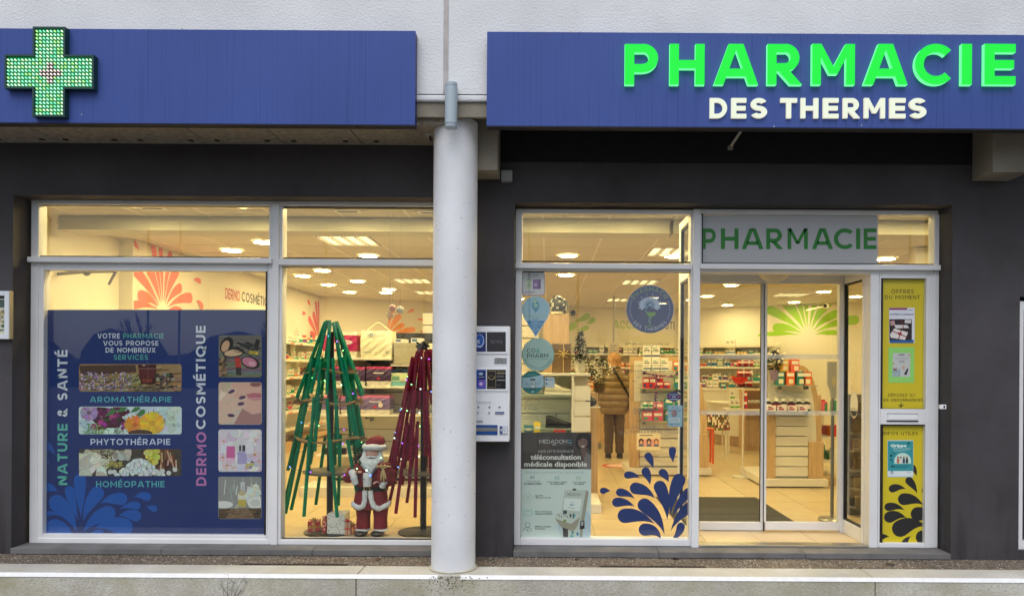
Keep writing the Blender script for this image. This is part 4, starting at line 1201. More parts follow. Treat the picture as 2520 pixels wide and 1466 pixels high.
# gondola with the nappy packs --------------------------------------------
YG = 1.95
t = thing('pack_shelf_unit', 'cream slatted shelf unit stacked with large purple and white packs', 'shelf unit', (-1.5, 2.2, 0))
gx_0, gx_1 = -2.42, -.60
mb = MB(); z = 0.13
zz = [.13 + .135 * k for k in range(12)]
mb = MB(); mb.box(gx_0, YG + .40, .1, gx_1, YG + .43, 1.72); mb.build('backboard', M_gasket, t)
for k, z in enumerate(zz):
    if z + .128 > 1.74: break
    mb = MB(); mb.box(gx_0, YG + .385, z, gx_1, YG + .3995, z + .128); mb.build('slat', mat('slat_cream', (.70, .67, .58), .45) if k == 0 else bpy.data.materials['slat_cream'], t)
for z, x1 in ((1.44, at(963, 883, YG)[0]), (1.146, gx_1), (.85, gx_1), (.43, gx_1)):
    mb = MB(); mb.box(gx_0, YG, z - .022, x1, YG + .384, z); mb.build('shelf', M_shelf, t, bevel=.003)
    mb = MB()
    for x in (gx_0 + .5, x1 - .03): mb.box(x, YG + .05, z - .05, x + .012, YG + .384, z - .0225); mb.box(x, YG + .25, z - .09, x + .012, YG + .384, z - .0505)
    mb.build('bracket', M_gm, t)['kind'] = 'stuff'
mb = MB(); mb.box(gx_0 - .15, YG - .05, .0, gx_1, YG + .384, .1); mb.build('plinth', M_lam, t, bevel=.003)

def soft_pack(x0, x1, z, h, d, cols, label, stripes=(), name='product_pack', y=YG + .03, handle=False):
    w = x1 - x0
    t2 = thing(name, label, 'pack', ((x0 + x1) / 2, y, z), 'large packs on the slatted unit')
    mb = MB(); n = 10; rows = 8
    for s in range(1):
        vs, fs, cc = [], [], []
        for r in range(rows + 1):
            v = r / rows; bulge = .012 * math.sin(math.pi * v); 
            for k in range(4 * n):
                side, f = k // n, (k % n) / n
                px_ = [(-w / 2 + w * f, -1), (w / 2, -1 + 2 * f), (w / 2 - w * f, 1), (-w / 2, 1 - 2 * f)][side]
                xx = px_[0] * (1 + bulge / w); yy = d / 2 + px_[1] * (d / 2 + bulge)
                wr = .003 * math.sin(9 * v * 3.1 + k * 1.9) + .002 * math.sin(k * 2.7)
                vs.append(((x0 + x1) / 2 + xx, y + yy + wr, z + .001 + h * v))
        N4 = 4 * n
        for r in range(rows):
            for k in range(N4):
                fs.append((r * N4 + k, r * N4 + (k + 1) % N4, (r + 1) * N4 + (k + 1) % N4, (r + 1) * N4 + k)); cc.append(lin(cols[min(len(cols) - 1, int((r + .01) / rows * len(cols)))]))
        off = len(mb.v); mb.v += vs
        for f, c in zip(fs, cc): mb.f.append(tuple(i + off for i in f)); mb.c.append(c)
        mb.f.append(tuple(off + rows * N4 + k for k in range(N4))); mb.c.append(lin(cols[-1]))
    mb.build('wrap', M_pack, t2)
    if stripes:
        A = Art(y - .018, frame=lambda a, b: ((x0 + x1) / 2 - w / 2 + w * a, z + h * (1 - b)))
        for s in stripes:
            if s[0] == 't': A.text(s[1], *s[2:6], s[6], off=.02)
            elif s[0] == 'e': A.ell(*s[1:5], s[5])
            else: A.poly([(s[0], s[1]), (s[2], s[1]), (s[2], s[3]), (s[0], s[3])], s[4])
        A.build('print', M_pack, t2)
    if handle:
        mb = MB(); c = lin((230, 222, 195)); xm = (x0 + x1) / 2
        mb.tube([(x0 + .03, y + d / 2, z + h), (xm - .03, y + d / 2, z + h + .085), (xm, y + d / 2, z + h + .095), (xm + .03, y + d / 2, z + h + .08), (x1 - .03, y + d / 2, z + h)], .006, 6, c); mb.build('carry_strap', M_pack, t2)
    return t2
def gx_(px_): return at(px_, 900, YG + .02)[0]
soft_pack(gx_(795), gx_(876), 1.44, .27, .22, [(232, 225, 210), (175, 35, 95), (180, 40, 100), (178, 38, 98), (176, 36, 96), (235, 228, 215)], 'magenta pack with pale leaf on the top shelf', [('e', .35, .55, .22, .12, (235, 225, 215)), ('e', .7, .4, .2, .09, (225, 200, 210))])
soft_pack(gx_(888), gx_(962), 1.44, .285, .22, [(238, 232, 205)] * 6, 'tall cream pack with carry strap on the top shelf', [('e', .35, .16, .16, .07, (205, 210, 205)), ('t', 'iD', .29, .11, .40, .2, (60, 75, 100)), ('t', 'PROTECT', .52, .17, .84, .22, (170, 180, 170)), ('t', '30x180', .08, .76, .34, .81, (110, 150, 130)), ('t', '.30', .8, .76, .92, .81, (110, 150, 130)), (.05, .35, .95, .355, (200, 195, 170)), (.05, .62, .95, .625, (205, 200, 176))], handle=True)
pur = [(232, 226, 215), (70, 50, 85), (68, 48, 84), (72, 52, 88), (90, 60, 100), (200, 60, 120)]
lav = [(232, 226, 215), (122, 105, 150), (120, 103, 148), (118, 100, 150), (150, 110, 165), (222, 120, 165)]
pk = [(.3, .3, .72, .36, (225, 215, 225)), ('e', .5, .6, .07, .06, (210, 60, 80)), (.3, .45, .7, .455, (200, 190, 210))]
soft_pack(gx_(779), gx_(838), 1.146, .205, .2, pur, 'dark purple pack on the middle shelf, at its left end', pk)
soft_pack(gx_(843), gx_(897), 1.146, .20, .2, pur, 'dark purple pack on the middle shelf behind the green tubes', pk)
soft_pack(gx_(903), gx_(961), 1.146, .205, .2, pur, 'dark purple pack in a cream tray on the middle shelf', pk)
soft_pack(gx_(785), gx_(835), .85, .19, .2, lav, 'lilac pack on the lower shelf, farthest left', pk)
soft_pack(gx_(840), gx_(885), .85, .19, .2, lav, 'lilac pack on the lower shelf behind the rope bow', pk)
soft_pack(gx_(889), gx_(958), .85, .20, .2, lav, 'wide lilac pack on the lower shelf, right of the green tree', pk + [('e', .7, .5, .08, .13, (240, 225, 215))])
def crate(px0, px1, z, h, base, stripes, label, name='product_carton', y=YG + .04):
    w = gx_(px1) - gx_(px0)
    o = link(name, carton(w, h, .2, base, stripes)); o.location = (gx_((px0 + px1) / 2), y, z + .001); tag(o, label, 'carton', 'cartons on the slatted unit')
    return o
crate(962, 1003, 1.146, .175, (215, 225, 180), [(0, .8, 1, 1, (25, 55, 95)), (.3, .72, .72, .92, (240, 240, 230)), (.06, .35, .5, .6, (120, 170, 150)), (0, 0, 1, .3, (120, 180, 190)), (.55, .25, .8, .45, (220, 210, 190))], 'green and blue carton right of the purple packs')
crate(1006, 1046, 1.146, .175, (215, 225, 180), [(0, .8, 1, 1, (25, 55, 95)), (.06, .35, .5, .6, (120, 170, 150)), (0, 0, 1, .3, (120, 180, 190))], 'green and blue carton nearest the red tree')
crate(968, 1040, 1.44 - .06, .22, (175, 168, 145), [(.02, .8, .98, .82, (140, 132, 112))], 'plain grey cardboard carton behind the red tree')
crate(970, 995, 1.60, .04, WHITE, [(.1, .3, .6, .8, (50, 90, 140))], 'flat white and blue box on the grey carton')
crate(1010, 1035, 1.60, .05, (225, 225, 220), [(.1, .3, .6, .8, (60, 110, 160))], 'second flat white box on the grey carton, beside the column')
mb = MB(); mb.box(gx_(960), YG + .05, 1.355, gx_1, YG + .384, 1.378); mb.build('shelf', M_shelf, t)
for i, (a, b) in enumerate(((801, 818), (830, 846))):
    t2 = thing('basket', ('black wire basket with packets, left on the bottom shelf', 'black wire basket with packets, right on the bottom shelf')[i], 'basket', (gx_(a), YG + .05, .43), 'baskets on the bottom shelf')
    x0, x1 = gx_(a - 8), gx_(b + 6)
    mb = MB(); mb.box(x0, YG + .02, .432, x1, YG + .024, .50); mb.box(x0, YG + .15, .432, x1, YG + .154, .50); mb.box(x0, YG + .0245, .432, x0 + .004, YG + .1495, .5); mb.box(x1 - .004, YG + .0245, .432, x1, YG + .1495, .5); mb.box(x0 + .005, YG + .025, .432, x1 - .005, YG + .149, .436); mb.build('tray', M_black, t2)
    for k in range(3):
        o = link('packet', carton(.035, .1, .03, WHITE, [(0, 0, 1, .5, (200, 60, 60))]), t2); o.location = (x0 + .03 + k * .042, YG + .05, .437)

# ------------------------------------------------------------------ back wall shelving
def seg_shelf(i, a0, a1, zs, nm_where, mixes, dep=.34, pile=.3):
    p, u, n, L = seg(i)
    uy = (-u[1], u[0])
    t = thing('wall_shelving', 'cream wall shelving ' + nm_where, 'shelving', (p[0] + u[0] * (a0 + a1) / 2, p[1] + u[1] * (a0 + a1) / 2, 0))
    mb = MB(); mb.obox(p, u, uy, a0, -.03, .0, a1, -.001, 1.80); mb.build('back_panel', M_lam, t)
    mb = MB(); mb.obox(p, u, uy, a0, -dep, 1.80, a1, -.001, 1.86); mb.build('canopy', M_shelf, t)
    mb = MB(); mb.obox(p, u, uy, a0, -dep - .05, 0, a1, -.0305, .86); mb.build('drawer_base', M_oak, t)
    for z, mix in zip(zs, mixes):
        mb = MB(); mb.obox(p, u, uy, a0, -dep, z - .025, a1, -.0305, z); mb.build('shelf', M_shelf, t)
        mb = MB(); mb.obox(p, u, uy, a0, -dep - .006, z - .035, a1, -dep - .0005, z + .003); mb.build('price_rail', M_strip, t)
    rz = math.atan2(u[1], u[0])
    for q, (z, mix) in enumerate(zip(zs, mixes)):
        stock(p, u, z, a0 + .05, a1 - .05, -dep + .02, rz, mix, nm_where + ', ' + ('top board', 'second board', 'third board', 'lowest board')[q], pile=pile)
L1 = seg(1)[3]
seg_shelf(1, .2, 2.0, (1.66, 1.36, 1.08), 'behind the standing customer', (['white', 'bright', 'white'], ['bottle', 'white', 'bright'], ['bright', 'white']))
seg_shelf(1, 2.02, L1 - .02, (1.66, 1.36, 1.08), 'seen through the left door leaf', (['bright', 'white', 'bottle'], ['bright', 'white', 'bottle', 'bright'], ['bright', 'white']))
seg_shelf(2, .05, 2.4, (1.66, 1.38, 1.08), 'under the lime green wall flower', (['white', 'bright', 'jar'], ['bright', 'bottle', 'white'], ['bright', 'bottle']))
# service counters
def counter(x0, x1, y0, y1, h, label, panel, cat='counter'):
    t = thing('service_counter', label, cat, ((x0 + x1) / 2, (y0 + y1) / 2, 0))
    mb = MB(); mb.box(x0 + .02, y0 + .02, .1, x1 - .02, y1 - .02, h - .035); mb.build('carcass', panel, t)
    mb = MB(); mb.box(x0, y0, h - .034, x1, y1, h); mb.build('worktop', M_lam, t, bevel=.004)
    mb = MB(); mb.box(x0 + .06, y0 + .06, 0, x1 - .06, y1 - .06, .099); mb.build('plinth', M_steel, t)
    n = max(1, int((x1 - x0) / .45))
    for i in range(n):
        a, b = x0 + .03 + (x1 - x0 - .06) * i / n, x0 + .03 + (x1 - x0 - .06) * (i + 1) / n
        for z0, z1 in ((.12, .40), (.41, .66), (.67, h - .05)):
            mb = MB(); mb.box(a + .004, y0 + .004, z0, b - .004, y0 + .0195, z1 - .004); mb.build('drawer_front', panel, t)
    return t
counter(-.35, .95, 6.4, 7.0, 1.0, 'beech fronted counter behind the customer in the brown coat', M_wood)
counter(2.05, 3.9, 8.4, 9.0, .95, 'white fronted counter deep behind the door glass', M_lam)
# curved reception desk
t = thing('curved_desk', 'white curved reception desk with a wooden foot', 'desk', (4.2, 7.6, 0))
def arc_wall(mb, cx, cy, r, a0, a1, z0, z1, th, n=28):
    vs, fs = [], []
    for i in range(n + 1):
        a = math.radians(a0 + (a1 - a0) * i / n); c, s = math.cos(a), math.sin(a)
        vs += [(cx + r * c, cy + r * s, z0), (cx + r * c, cy + r * s, z1), (cx + (r - th) * c, cy + (r - th) * s, z1), (cx + (r - th) * c, cy + (r - th) * s, z0)]
    for i in range(n):
        for k in range(4):
            fs.append((i * 4 + k, (i + 1) * 4 + k, (i + 1) * 4 + (k + 1) % 4, i * 4 + (k + 1) % 4))
    fs += [(0, 1, 2, 3), tuple(n * 4 + k for k in (3, 2, 1, 0))]
    mb.add(vs, fs)
mb = MB(); arc_wall(mb, 4.1, 7.6, 1.15, 170, 300, .18, .72, .1); mb.build('curved_front', M_lam, t, recalc=True)
mb = MB(); arc_wall(mb, 4.1, 7.6, 1.19, 168, 302, .721, .75, .5); mb.build('desk_top', M_lam, t, recalc=True)
mb = MB(); arc_wall(mb, 4.1, 7.6, 1.10, 172, 298, .0, .179, .1); mb.build('wooden_foot', M_oak, t, recalc=True)
t = thing('wood_drawer_unit', 'small beech drawer unit behind the curved white desk', 'drawers', (3.75, 6.2, 0))
mb = MB(); mb.box(3.25, 6.3, 0, 3.7, 6.7, 1.0); mb.build('carcass', M_wood, t)
for k in range(4):
    mb = MB(); mb.box(3.26, 6.285, .06 + k * .235, 3.69, 6.2995, .28 + k * .235); mb.build('drawer_front', M_oak, t)
# table with a flowered cloth, orange stool leg
t = thing('round_table', 'small table with white legs by the left door leaf', 'table', (2.65, 5.4, 0))
p = at(1772, 1020, 5.2); s_ = 1760 / 10.7
mb = MB(); mb.lathe([(.16, p[1] - .02), (.165, p[1])], (p[0], 5.4, 0), 20); mb.build('tabletop', M_lam, t)
for dx, dy in ((-.1, -.1), (.1, -.1), (-.1, .1), (.1, .1)):
    mb = MB(); mb.tube([(p[0] + dx, 5.4 + dy, p[1] - .02), (p[0] + dx * 1.2, 5.4 + dy * 1.2, 0)], .013); mb.build('leg', M_lam, t)
vs, fs, cc = [], [], []
mb = MB(); n = 48
for j in range(7):
    v = j / 6
    for k in range(n):
        a = 2 * math.pi * k / n; r = .17 + .018 * v * (1 + math.sin(a * 9)) 
        vs.append((p[0] + r * math.cos(a), 5.4 + r * math.sin(a), p[1] + .004 - .24 * v))
for j in range(6):
    for k in range(n): fs.append((j * n + k, (j + 1) * n + k, (j + 1) * n + (k + 1) % n, j * n + (k + 1) % n)); cc.append(lin(R.choice([(240, 230, 205), (240, 230, 205), (150, 60, 60), (110, 120, 60), (120, 80, 50), (60, 50, 45)])))
fs.append(tuple(range(n))); cc.append(lin((240, 230, 205)))
mb.v, mb.f, mb.c = vs, fs, cc
tag(mb.build('tablecloth', M_pack), 'white tablecloth with red and brown flowers on the small table', 'tablecloth')
t = thing('orange_stool', 'orange stool with straight legs beside the small table', 'stool', (2.35, 4.7, 0))
M_or = mat('orange_lacquer', (.75, .13, .02), .4)
pz = at(1755, 1058, 4.65)
for dx, dy in ((-.16, 0), (0, 0), (-.16, .16), (0, .16)):
    mb = MB(); mb.tube([(pz[0] + dx, 4.65 + dy, 0), (pz[0] + dx, 4.65 + dy, pz[1])], .016); mb.build('leg', M_or, t)
mb = MB(); mb.box(pz[0] - .18, 4.63, pz[1], pz[0] + .02, 4.83, pz[1] + .025); mb.build('seat', M_or, t, bevel=.006)

# ------------------------------------------------------------------ island display units (beech sides, white slatted middle, rounded top)
def island(x0, x1, yf, dep, h, label, wood0, wood1, goods_where):
    t = thing('display_island', label, 'display unit', ((x0 + x1) / 2, yf + dep / 2, 0))
    mb = MB(); mb.box(x0 - .04, yf - .04, .015, x1 + .04, yf + dep, .10); mb.build('plinth', M_lam, t, bevel=.004)
    mb = MB(); mb.box(x0, yf + .01, 0, x1, yf + dep - .05, .0148); mb.build('foot', M_gasket, t)
    # beech board with a rounded shoulder
    pts = [(x0, .10), (x1, .10)]
    wtop = x1 - (x1 - x0) * .42
    for k in range(11):
        f = k / 10; a = f * math.pi / 2
        pts.append((wtop + (x1 - wtop) * math.cos(a) ** .8, .45 + (h - .45) * math.sin(a)))
    pts += [(x0, h)]
    mb = MB(); mb.prism(pts, yf + .06, yf + .10); mb.build('beech_panel', M_wood, t, recalc=True)
    xm_ = (x0 + x1) / 2; ins = [(xm_ + (px_ - xm_) * .86 - .015, .1 + (pz_ - .1) * .96) for px_, pz_ in pts]
    mb = MB(); mb.prism(ins, yf + .0585, yf + .0598); mb.build('cream_facing', M_lam, t, recalc=True)
    mb = MB(); mb.box(x0 - .0, yf + .0, .1005, x0 + wood0, yf + .058, h * .62); mb.build('beech_post', M_wood, t, bevel=.003)
    mb = MB(); mb.box(x1 - wood1, yf + .0, .1005, x1, yf + .058, .52); mb.build('beech_post', M_wood, t, bevel=.003)
    a, b = x0 + wood0 + .004, x1 - wood1 - .004
    z = .125
    while z + .105 < h - .3:
        mb = MB(); mb.box(a, yf + .015, z, b, yf + .055, z + .105); mb.build('slat', M_lam, t, bevel=.002)
        z += .116
    for yy, zz in ((.13, .1), ):
        mb = MB(); mb.box(x0 + .01, yf + .10 + .0005, .1005, x1 - .01, yf + dep - .06, .104); mb.build('base_deck', M_lam, t)
    return t
is1 = island(1.03, 1.72 + .30, 3.5, .6, 1.50, 'beech and white display island with purple garland, left of the entrance', .12, .22, '')
is2 = island(2.49, 3.15, 2.67, 1.0, 1.40, 'beech and white display island behind the right door leaf', .11, .17, '')
M_gsh = clear_plastic('glass_shelf', (.6, .75, .72), .35, (.9, .97, .95))
def isl_shelf(t, x0, x1, yf, z, dep=.16):
    mb = MB(); mb.box(x0, yf - dep, z - .008, x1, yf + .012, z); mb.build('glass_shelf', M_gsh, t)
    mb = MB()
    for x in (x0 + .06, x1 - .1): mb.box(x, yf - .06, z - .05, x + .035, yf + .012, z - .0085)
    mb.build('shelf_bracket', M_gm, t)['kind'] = 'stuff'
# goods of the right island
xa, xb = at(1908, 945, 2.6)[0], at(1992, 945, 2.6)[0]
z1 = at(1950, 947, 2.6)[1]; z2 = at(1950, 1010, 2.6)[1]
isl_shelf(is2, xa - .02, xb + .06, 2.67, z1); isl_shelf(is2, xa - .14, xb + .06, 2.67, z2)
teal, org, yel, cor = (45, 130, 125), (225, 95, 40), (235, 175, 60), (235, 110, 95)
for i, (px_, c, lab) in enumerate(((1921, teal, 'teal carton at the left end of the glass shelf'), (1946, org, 'orange carton in the middle of the glass shelf'), (1972, teal, 'teal carton right of the orange one on the glass shelf'), (1988, org, 'orange carton at the right end of the glass shelf'))):
    o = link('tea_carton', carton(.095, .15, .07, c, [(.1, .65, .9, .9, (240, 235, 225)), (.3, .1, .85, .45, (235, 220, 190))])); o.location = (at(px_, 945, 2.55)[0], 2.56, z1 + .001); tag(o, lab, 'carton', 'cartons on the island glass shelf')
for i, (px_, c, lab) in enumerate(((1931, yel, 'yellow carton stacked on the teal one'), (1958, cor, 'coral carton stacked on the orange one'))):
    o = link('tea_carton', carton(.095, .14, .07, c, [(.1, .6, .9, .85, (240, 235, 225)), (.4, .1, .9, .45, (245, 225, 200))])); o.location = (at(px_, 945, 2.55)[0], 2.57, z1 + .152); tag(o, lab, 'carton', 'cartons on the island glass shelf')
fb = flask(.042, .135, (25, 18, 28), (230, 215, 215), (235, 230, 220), n=14); fr_ = flask(.042, .135, (25, 18, 28), (150, 30, 60), (235, 230, 220), n=14)
for i in range(6):
    o = link('syrup_bottle', fr_ if i in (1, 3) else fb); o.location = (at(1893 + i * 19, 1008, 2.55)[0], 2.54, z2 + .001)
    tag(o, 'dark syrup bottle with white cap in the row on the island', 'bottle', 'dark syrup bottles on the island')
for i in range(4):
    o = link('syrup_box', carton(.1, .06, .03, (235, 225, 225), [(.1, .2, .7, .5, (170, 60, 100)), (.1, .6, .5, .8, (120, 50, 80))])); o.location = (at(1900 + i * 26, 1010, 2.5)[0], 2.515, z2 + .001)
    tag(o, 'flat white and pink box lying before the syrup bottles', 'box', 'flat boxes before the syrup bottles')
# right flank of that island: receding side shelves with books of packs
xs = at(2003, 1100, 2.75)[0]
for z in (.28, .56, .84):
    mb = MB(); mb.box(3.16, 2.86, z - .02, 3.42, 3.64, z); mb.build('side_shelf', M_shelf, is2)
mb = MB(); mb.box(3.14, 2.78, .10, 3.159, 3.66, 1.05); mb.build('side_panel', M_wood, is2)
mb = MB(); mb.box(3.16, 2.82, .0, 3.45, 3.66, .1); mb.build('side_plinth', M_wood, is2)
for z in (.28, .56, .84):
    y = 2.89
    while y < 3.58:
        me = R.choice(P_col + P_white); w = max(v.co.x for v in me.vertices) * 2
        put('bright' if me in P_col else 'white', 3.40, y + w / 2, z, math.pi / 2, 'on the side shelves of the right island', me); y += w + .01
# flowers on the island
def leaf_cluster(o, r, h, n, cols, size=.03, cone=False):
    mb = MB()
    for i in range(n):
        u = R.random(); a = R.uniform(0, 6.283)
        if cone: zz = h * (1 - math.sqrt(1 - u)) ; rr = r * (1 - zz / h) * R.uniform(.55, 1)
        else: zz = h * u; rr = r * math.sqrt(max(.05, 1 - (2 * u - 1) ** 2)) * R.uniform(.3, 1)
        c = Vector((o[0] + rr * math.cos(a), o[1] + rr * math.sin(a), o[2] + zz))
        d = Vector((math.cos(a), math.sin(a), R.uniform(-.5, .7))).normalized(); s = d.cross(Vector((0, 0, 1))).normalized(); k = size * R.uniform(.6, 1.3)
        up = d.cross(s) * .2
        mb.add([c - d * k * .3, c + s * k * .35 + up * k, c + d * k, c - s * k * .35 + up * k], [(0, 1, 2, 3)], R.choice(cols))
    return mb
greens = [(.015, .035, .018), (.022, .05, .025), (.03, .065, .03), (.012, .028, .02)]
t = thing('flower_pot', 'white flowers and dark leaves in a glitter pot on the island', 'plant', (2.42, 2.6, 1.05))
px0 = at(1906, 905, 2.6)
mb = leaf_cluster((px0[0], 2.6, px0[1] - .03), .10, .22, 150, greens, .05); mb.build('foliage', M_pack, t)['kind'] = 'stuff'
mb = MB()
for i in range(14): mb.ball((px0[0] + R.uniform(-.09, .09), 2.53 + R.uniform(-.03, .06), px0[1] + R.uniform(.0, .2)), .018, nu=7, nv=5, c=lin((235, 225, 205)))
mb.build('blossom', M_pack, t)['kind'] = 'stuff'
mb = MB(); mb.lathe([(.045, -.12), (.06, 0)], (px0[0], 2.6, px0[1] - .02), 14, c=lin((140, 120, 150))); mb.build('pot', M_pack, t)
# black tiered stand with red packs left of it
t = thing('tiered_stand', 'black tiered counter stand with red packs in the left door leaf', 'display stand', (2.1, 3.2, 0))
qx0, qx1 = at(1812, 940, 3.2)[0], at(1868, 940, 3.2)[0]
for k, py_ in enumerate((950, 925, 900)):
    z = at(1840, py_, 3.2)[1]
    mb = MB(); mb.box(qx0 + k * .03, 3.2 + k * .09, z - .012, qx1, 3.3 + k * .09, z); mb.build('tier', M_black, t)
    n = 6
    for i in range(n):
        o = link('red_pack', carton(.042, .07, .03, (200, 40, 45) if (i + k) % 3 else (240, 225, 215), [(.1, .5, .9, .8, (240, 220, 210)), (.15, .1, .8, .35, (120, 20, 30))])); o.location = (qx0 + k * .03 + .03 + i * (qx1 - qx0 - .1) / n, 3.21 + k * .09, z + .001); tag(o, 'small red pack on the black tiered stand', 'pack', 'red packs on the tiered stand')
mb = MB(); mb.tube([((qx0 + qx1) / 2, 3.4, .02), ((qx0 + qx1) / 2, 3.4, at(1840, 900, 3.3)[1])], .011); mb.lathe([(.13, .001), (.13, .012)], ((qx0 + qx1) / 2, 3.4, 0), 24); mb.build('stand_pole', M_lam, t)
t = thing('red_bowl', 'round red bowl at the left end of the tiered stand', 'bowl', (qx0, 3.1, 1.0))
z = at(1812, 945, 3.15)[1]; mb = MB(); mb.lathe([(.03, 0), (.08, .04), (.1, .09)], (qx0 + .02, 3.13, z), 20); mb.build('bowl', mat('red_plastic', (.7, .03, .03), .3), t, smooth=True)
t = thing('carton_tray', 'brown cardboard counter tray holding white packets', 'tray', (3.0, 6.0, 1.0))
a, zb = at(1842, 1006, 5.9); b, zt = at(1886, 962, 5.9)
mb = MB(); mb.box(a - .35, 5.9, zb - .03, b + .3, 6.25, zb - .001); mb.box(a - .3, 6.0, 0, a - .27, 6.2, zb - .031); mb.box(b + .22, 6.0, 0, b + .25, 6.2, zb - .031); mb.build('support_table', M_lam, t)
cb = lin((120, 85, 45))
mb = MB(); mb.box(a, 5.95, zb, b, 5.96, zb + .09, cb); mb.box(a, 6.10, zb, b, 6.11, zt, cb); mb.box(a, 5.9601, zb, a + .008, 6.0999, zb + .14, cb); mb.box(b - .008, 5.9601, zb, b, 6.0999, zb + .14, cb); mb.build('cardboard', M_pack, t)
stock((a - .33, 5.93), (1, 0), zb, 0, .34, 0, 0, ['white', 'bright'], 'on the long white table behind the left leaf', pile=.6)
stock((b, 5.93), (1, 0), zb, .02, .28, 0, 0, ['bottle', 'bright'], 'on the long white table behind the left leaf, right end', pile=.4)
stock((-.3, 6.5), (1, 0), 1.0, 0, 1.2, 0, 0, ['bright', 'white', 'bottle'], 'on the counter behind the customer', pile=.4)
stock((2.1, 8.5), (1, 0), .95, 0, 1.7, 0, 0, ['white', 'bright', 'bottle', 'jar'], 'on the deep white counter', pile=.5)
for i in range(4):
    o = link('packet', carton(.05, .13, .02, WHITE, [(.1, .5, .9, .8, (190, 180, 150))]), t); o.location = (a + .04 + i * .062, 6.0, zb + .01)
# goods, garland and poster of the left island
gxa, gxb = 1.12, 1.70
for z, kinds, w in ((1.32, ('bright', 'white'), 'top glass shelf'), (1.10, ('bright', 'bottle'), 'second glass shelf'), (.86, ('bright', 'jar'), 'third glass shelf'), (.70, ('jar', 'bright'), 'lowest glass shelf')):
    isl_shelf(is1, gxa, gxb, 3.5, z, .2)
    stock((gxa, 3.5), (1, 0), z, 0.0, gxb - gxa, -.17, 0, kinds, 'on the garlanded island, ' + w, pile=.3)
mb = MB()
for k in range(420):
    f = R.random()
    if f < .45: u = R.random(); c = (gxa + .04 + u * .52, 3.28, 1.30 - .05 * math.sin(u * 3.1) )
    elif f < .75: u = R.random(); c = (gxa + .2, 3.285, 1.28 - u * .42)
    else: u = R.random(); c = (gxa + .1 + u * .5, 3.28, .86 - .05 * math.sin(u * 3.1))
    r = .022; d = Vector((R.uniform(-1, 1), R.uniform(-1, 1), R.uniform(-1, 1))).normalized() * r; e = d.cross(Vector((.3, .5, .8))).normalized() * .004
    c = Vector(c)
    mb.add([c - e, c + e, c + d + e, c + d - e], [(0, 1, 2, 3)], lin(R.choice([(120, 50, 140), (90, 35, 110), (160, 90, 170), (200, 150, 200)])))
o = mb.build('purple_garland', printed('tinsel', .2)); tag(o, 'purple tinsel garland draped on the left display island', 'garland'); stuff(o); o['kind'] = 'thing'
A = Art(3.30); A.rect(1567, 1065, 1625, 1106, (240, 230, 200)); A.rect(1571, 1080, 1622, 1098, (235, 170, 170))
for cx, hc in ((1578, (60, 40, 40)), (1597, (50, 35, 45)), (1615, (170, 110, 60))):
    A.ell(cx, 1086, 6, 8, hc); A.ell(cx, 1088, 3.4, 4.6, (230, 190, 165)); A.rect(cx - 6, 1093, cx + 6, 1098, (90, 110, 160))
A.rect(1574, 1069, 1606, 1072, (150, 140, 130))
o = A.build('shelf_poster', M_print); tag(o, 'small poster with three faces hung on the left island', 'poster')
mb = MB(); x0, z0, x1, z1 = rectw(1567, 1065, 1625, 1106, 3.302); mb.box(x0, 3.301, z0, x1, 3.308, z1); q = mb.build('backing_card', M_lam, o)

# ------------------------------------------------------------------ shoe cabinet, wooden pillar, hat, tree, gift
YB = 1.5
cz = at(1400, 918, YB)[1]
cx0, cxm, cx1 = -.36, at(1410, 980, YB)[0], at(1453, 980, YB)[0]
t = thing('shoe_cabinet', 'white glass fronted cabinet showing shoes behind the stickers', 'cabinet', (0, YB + .2, 0))
mb = MB(); mb.box(cx0, YB, cz - .025, cx1, YB + .5, cz); mb.build('cabinet_top', M_lam, t, bevel=.003)
mb = MB(); mb.box(cx0, YB + .46, .09, cx1, YB + .5, cz - .0255); mb.build('back_board', M_lam, t)
mb = MB(); mb.box(cxm - .012, YB + .005, .09, cxm + .012, YB + .4595, cz - .0255); mb.build('divider', M_lam, t)
z = .12
while z + .14 < cz - .03:
    mb = MB(); mb.box(cxm + .014, YB + .01, z, cx1, YB + .03, z + .14); mb.build('slat', M_lam, t, bevel=.002)
    mb = MB(); mb.box(cx0, YB + .435, z, cxm - .014, YB + .4595, z + .14); mb.build('slat', M_lam, t, bevel=.002)
    z += .152
mb = MB(); mb.box(cx0 - .1, 1.15, 0, at(1480, 1262, 1.15)[0], 1.75, .085); mb.build('plinth', M_lam, t, bevel=.003)
zs1, zs2 = at(1370, 971, YB)[1], at(1370, 1053, YB)[1]
for z in (zs1, zs2):
    mb = MB(); mb.box(cx0, YB - .06, z - .008, cxm - .014, YB + .43, z); mb.build('glass_shelf', M_gsh, t)
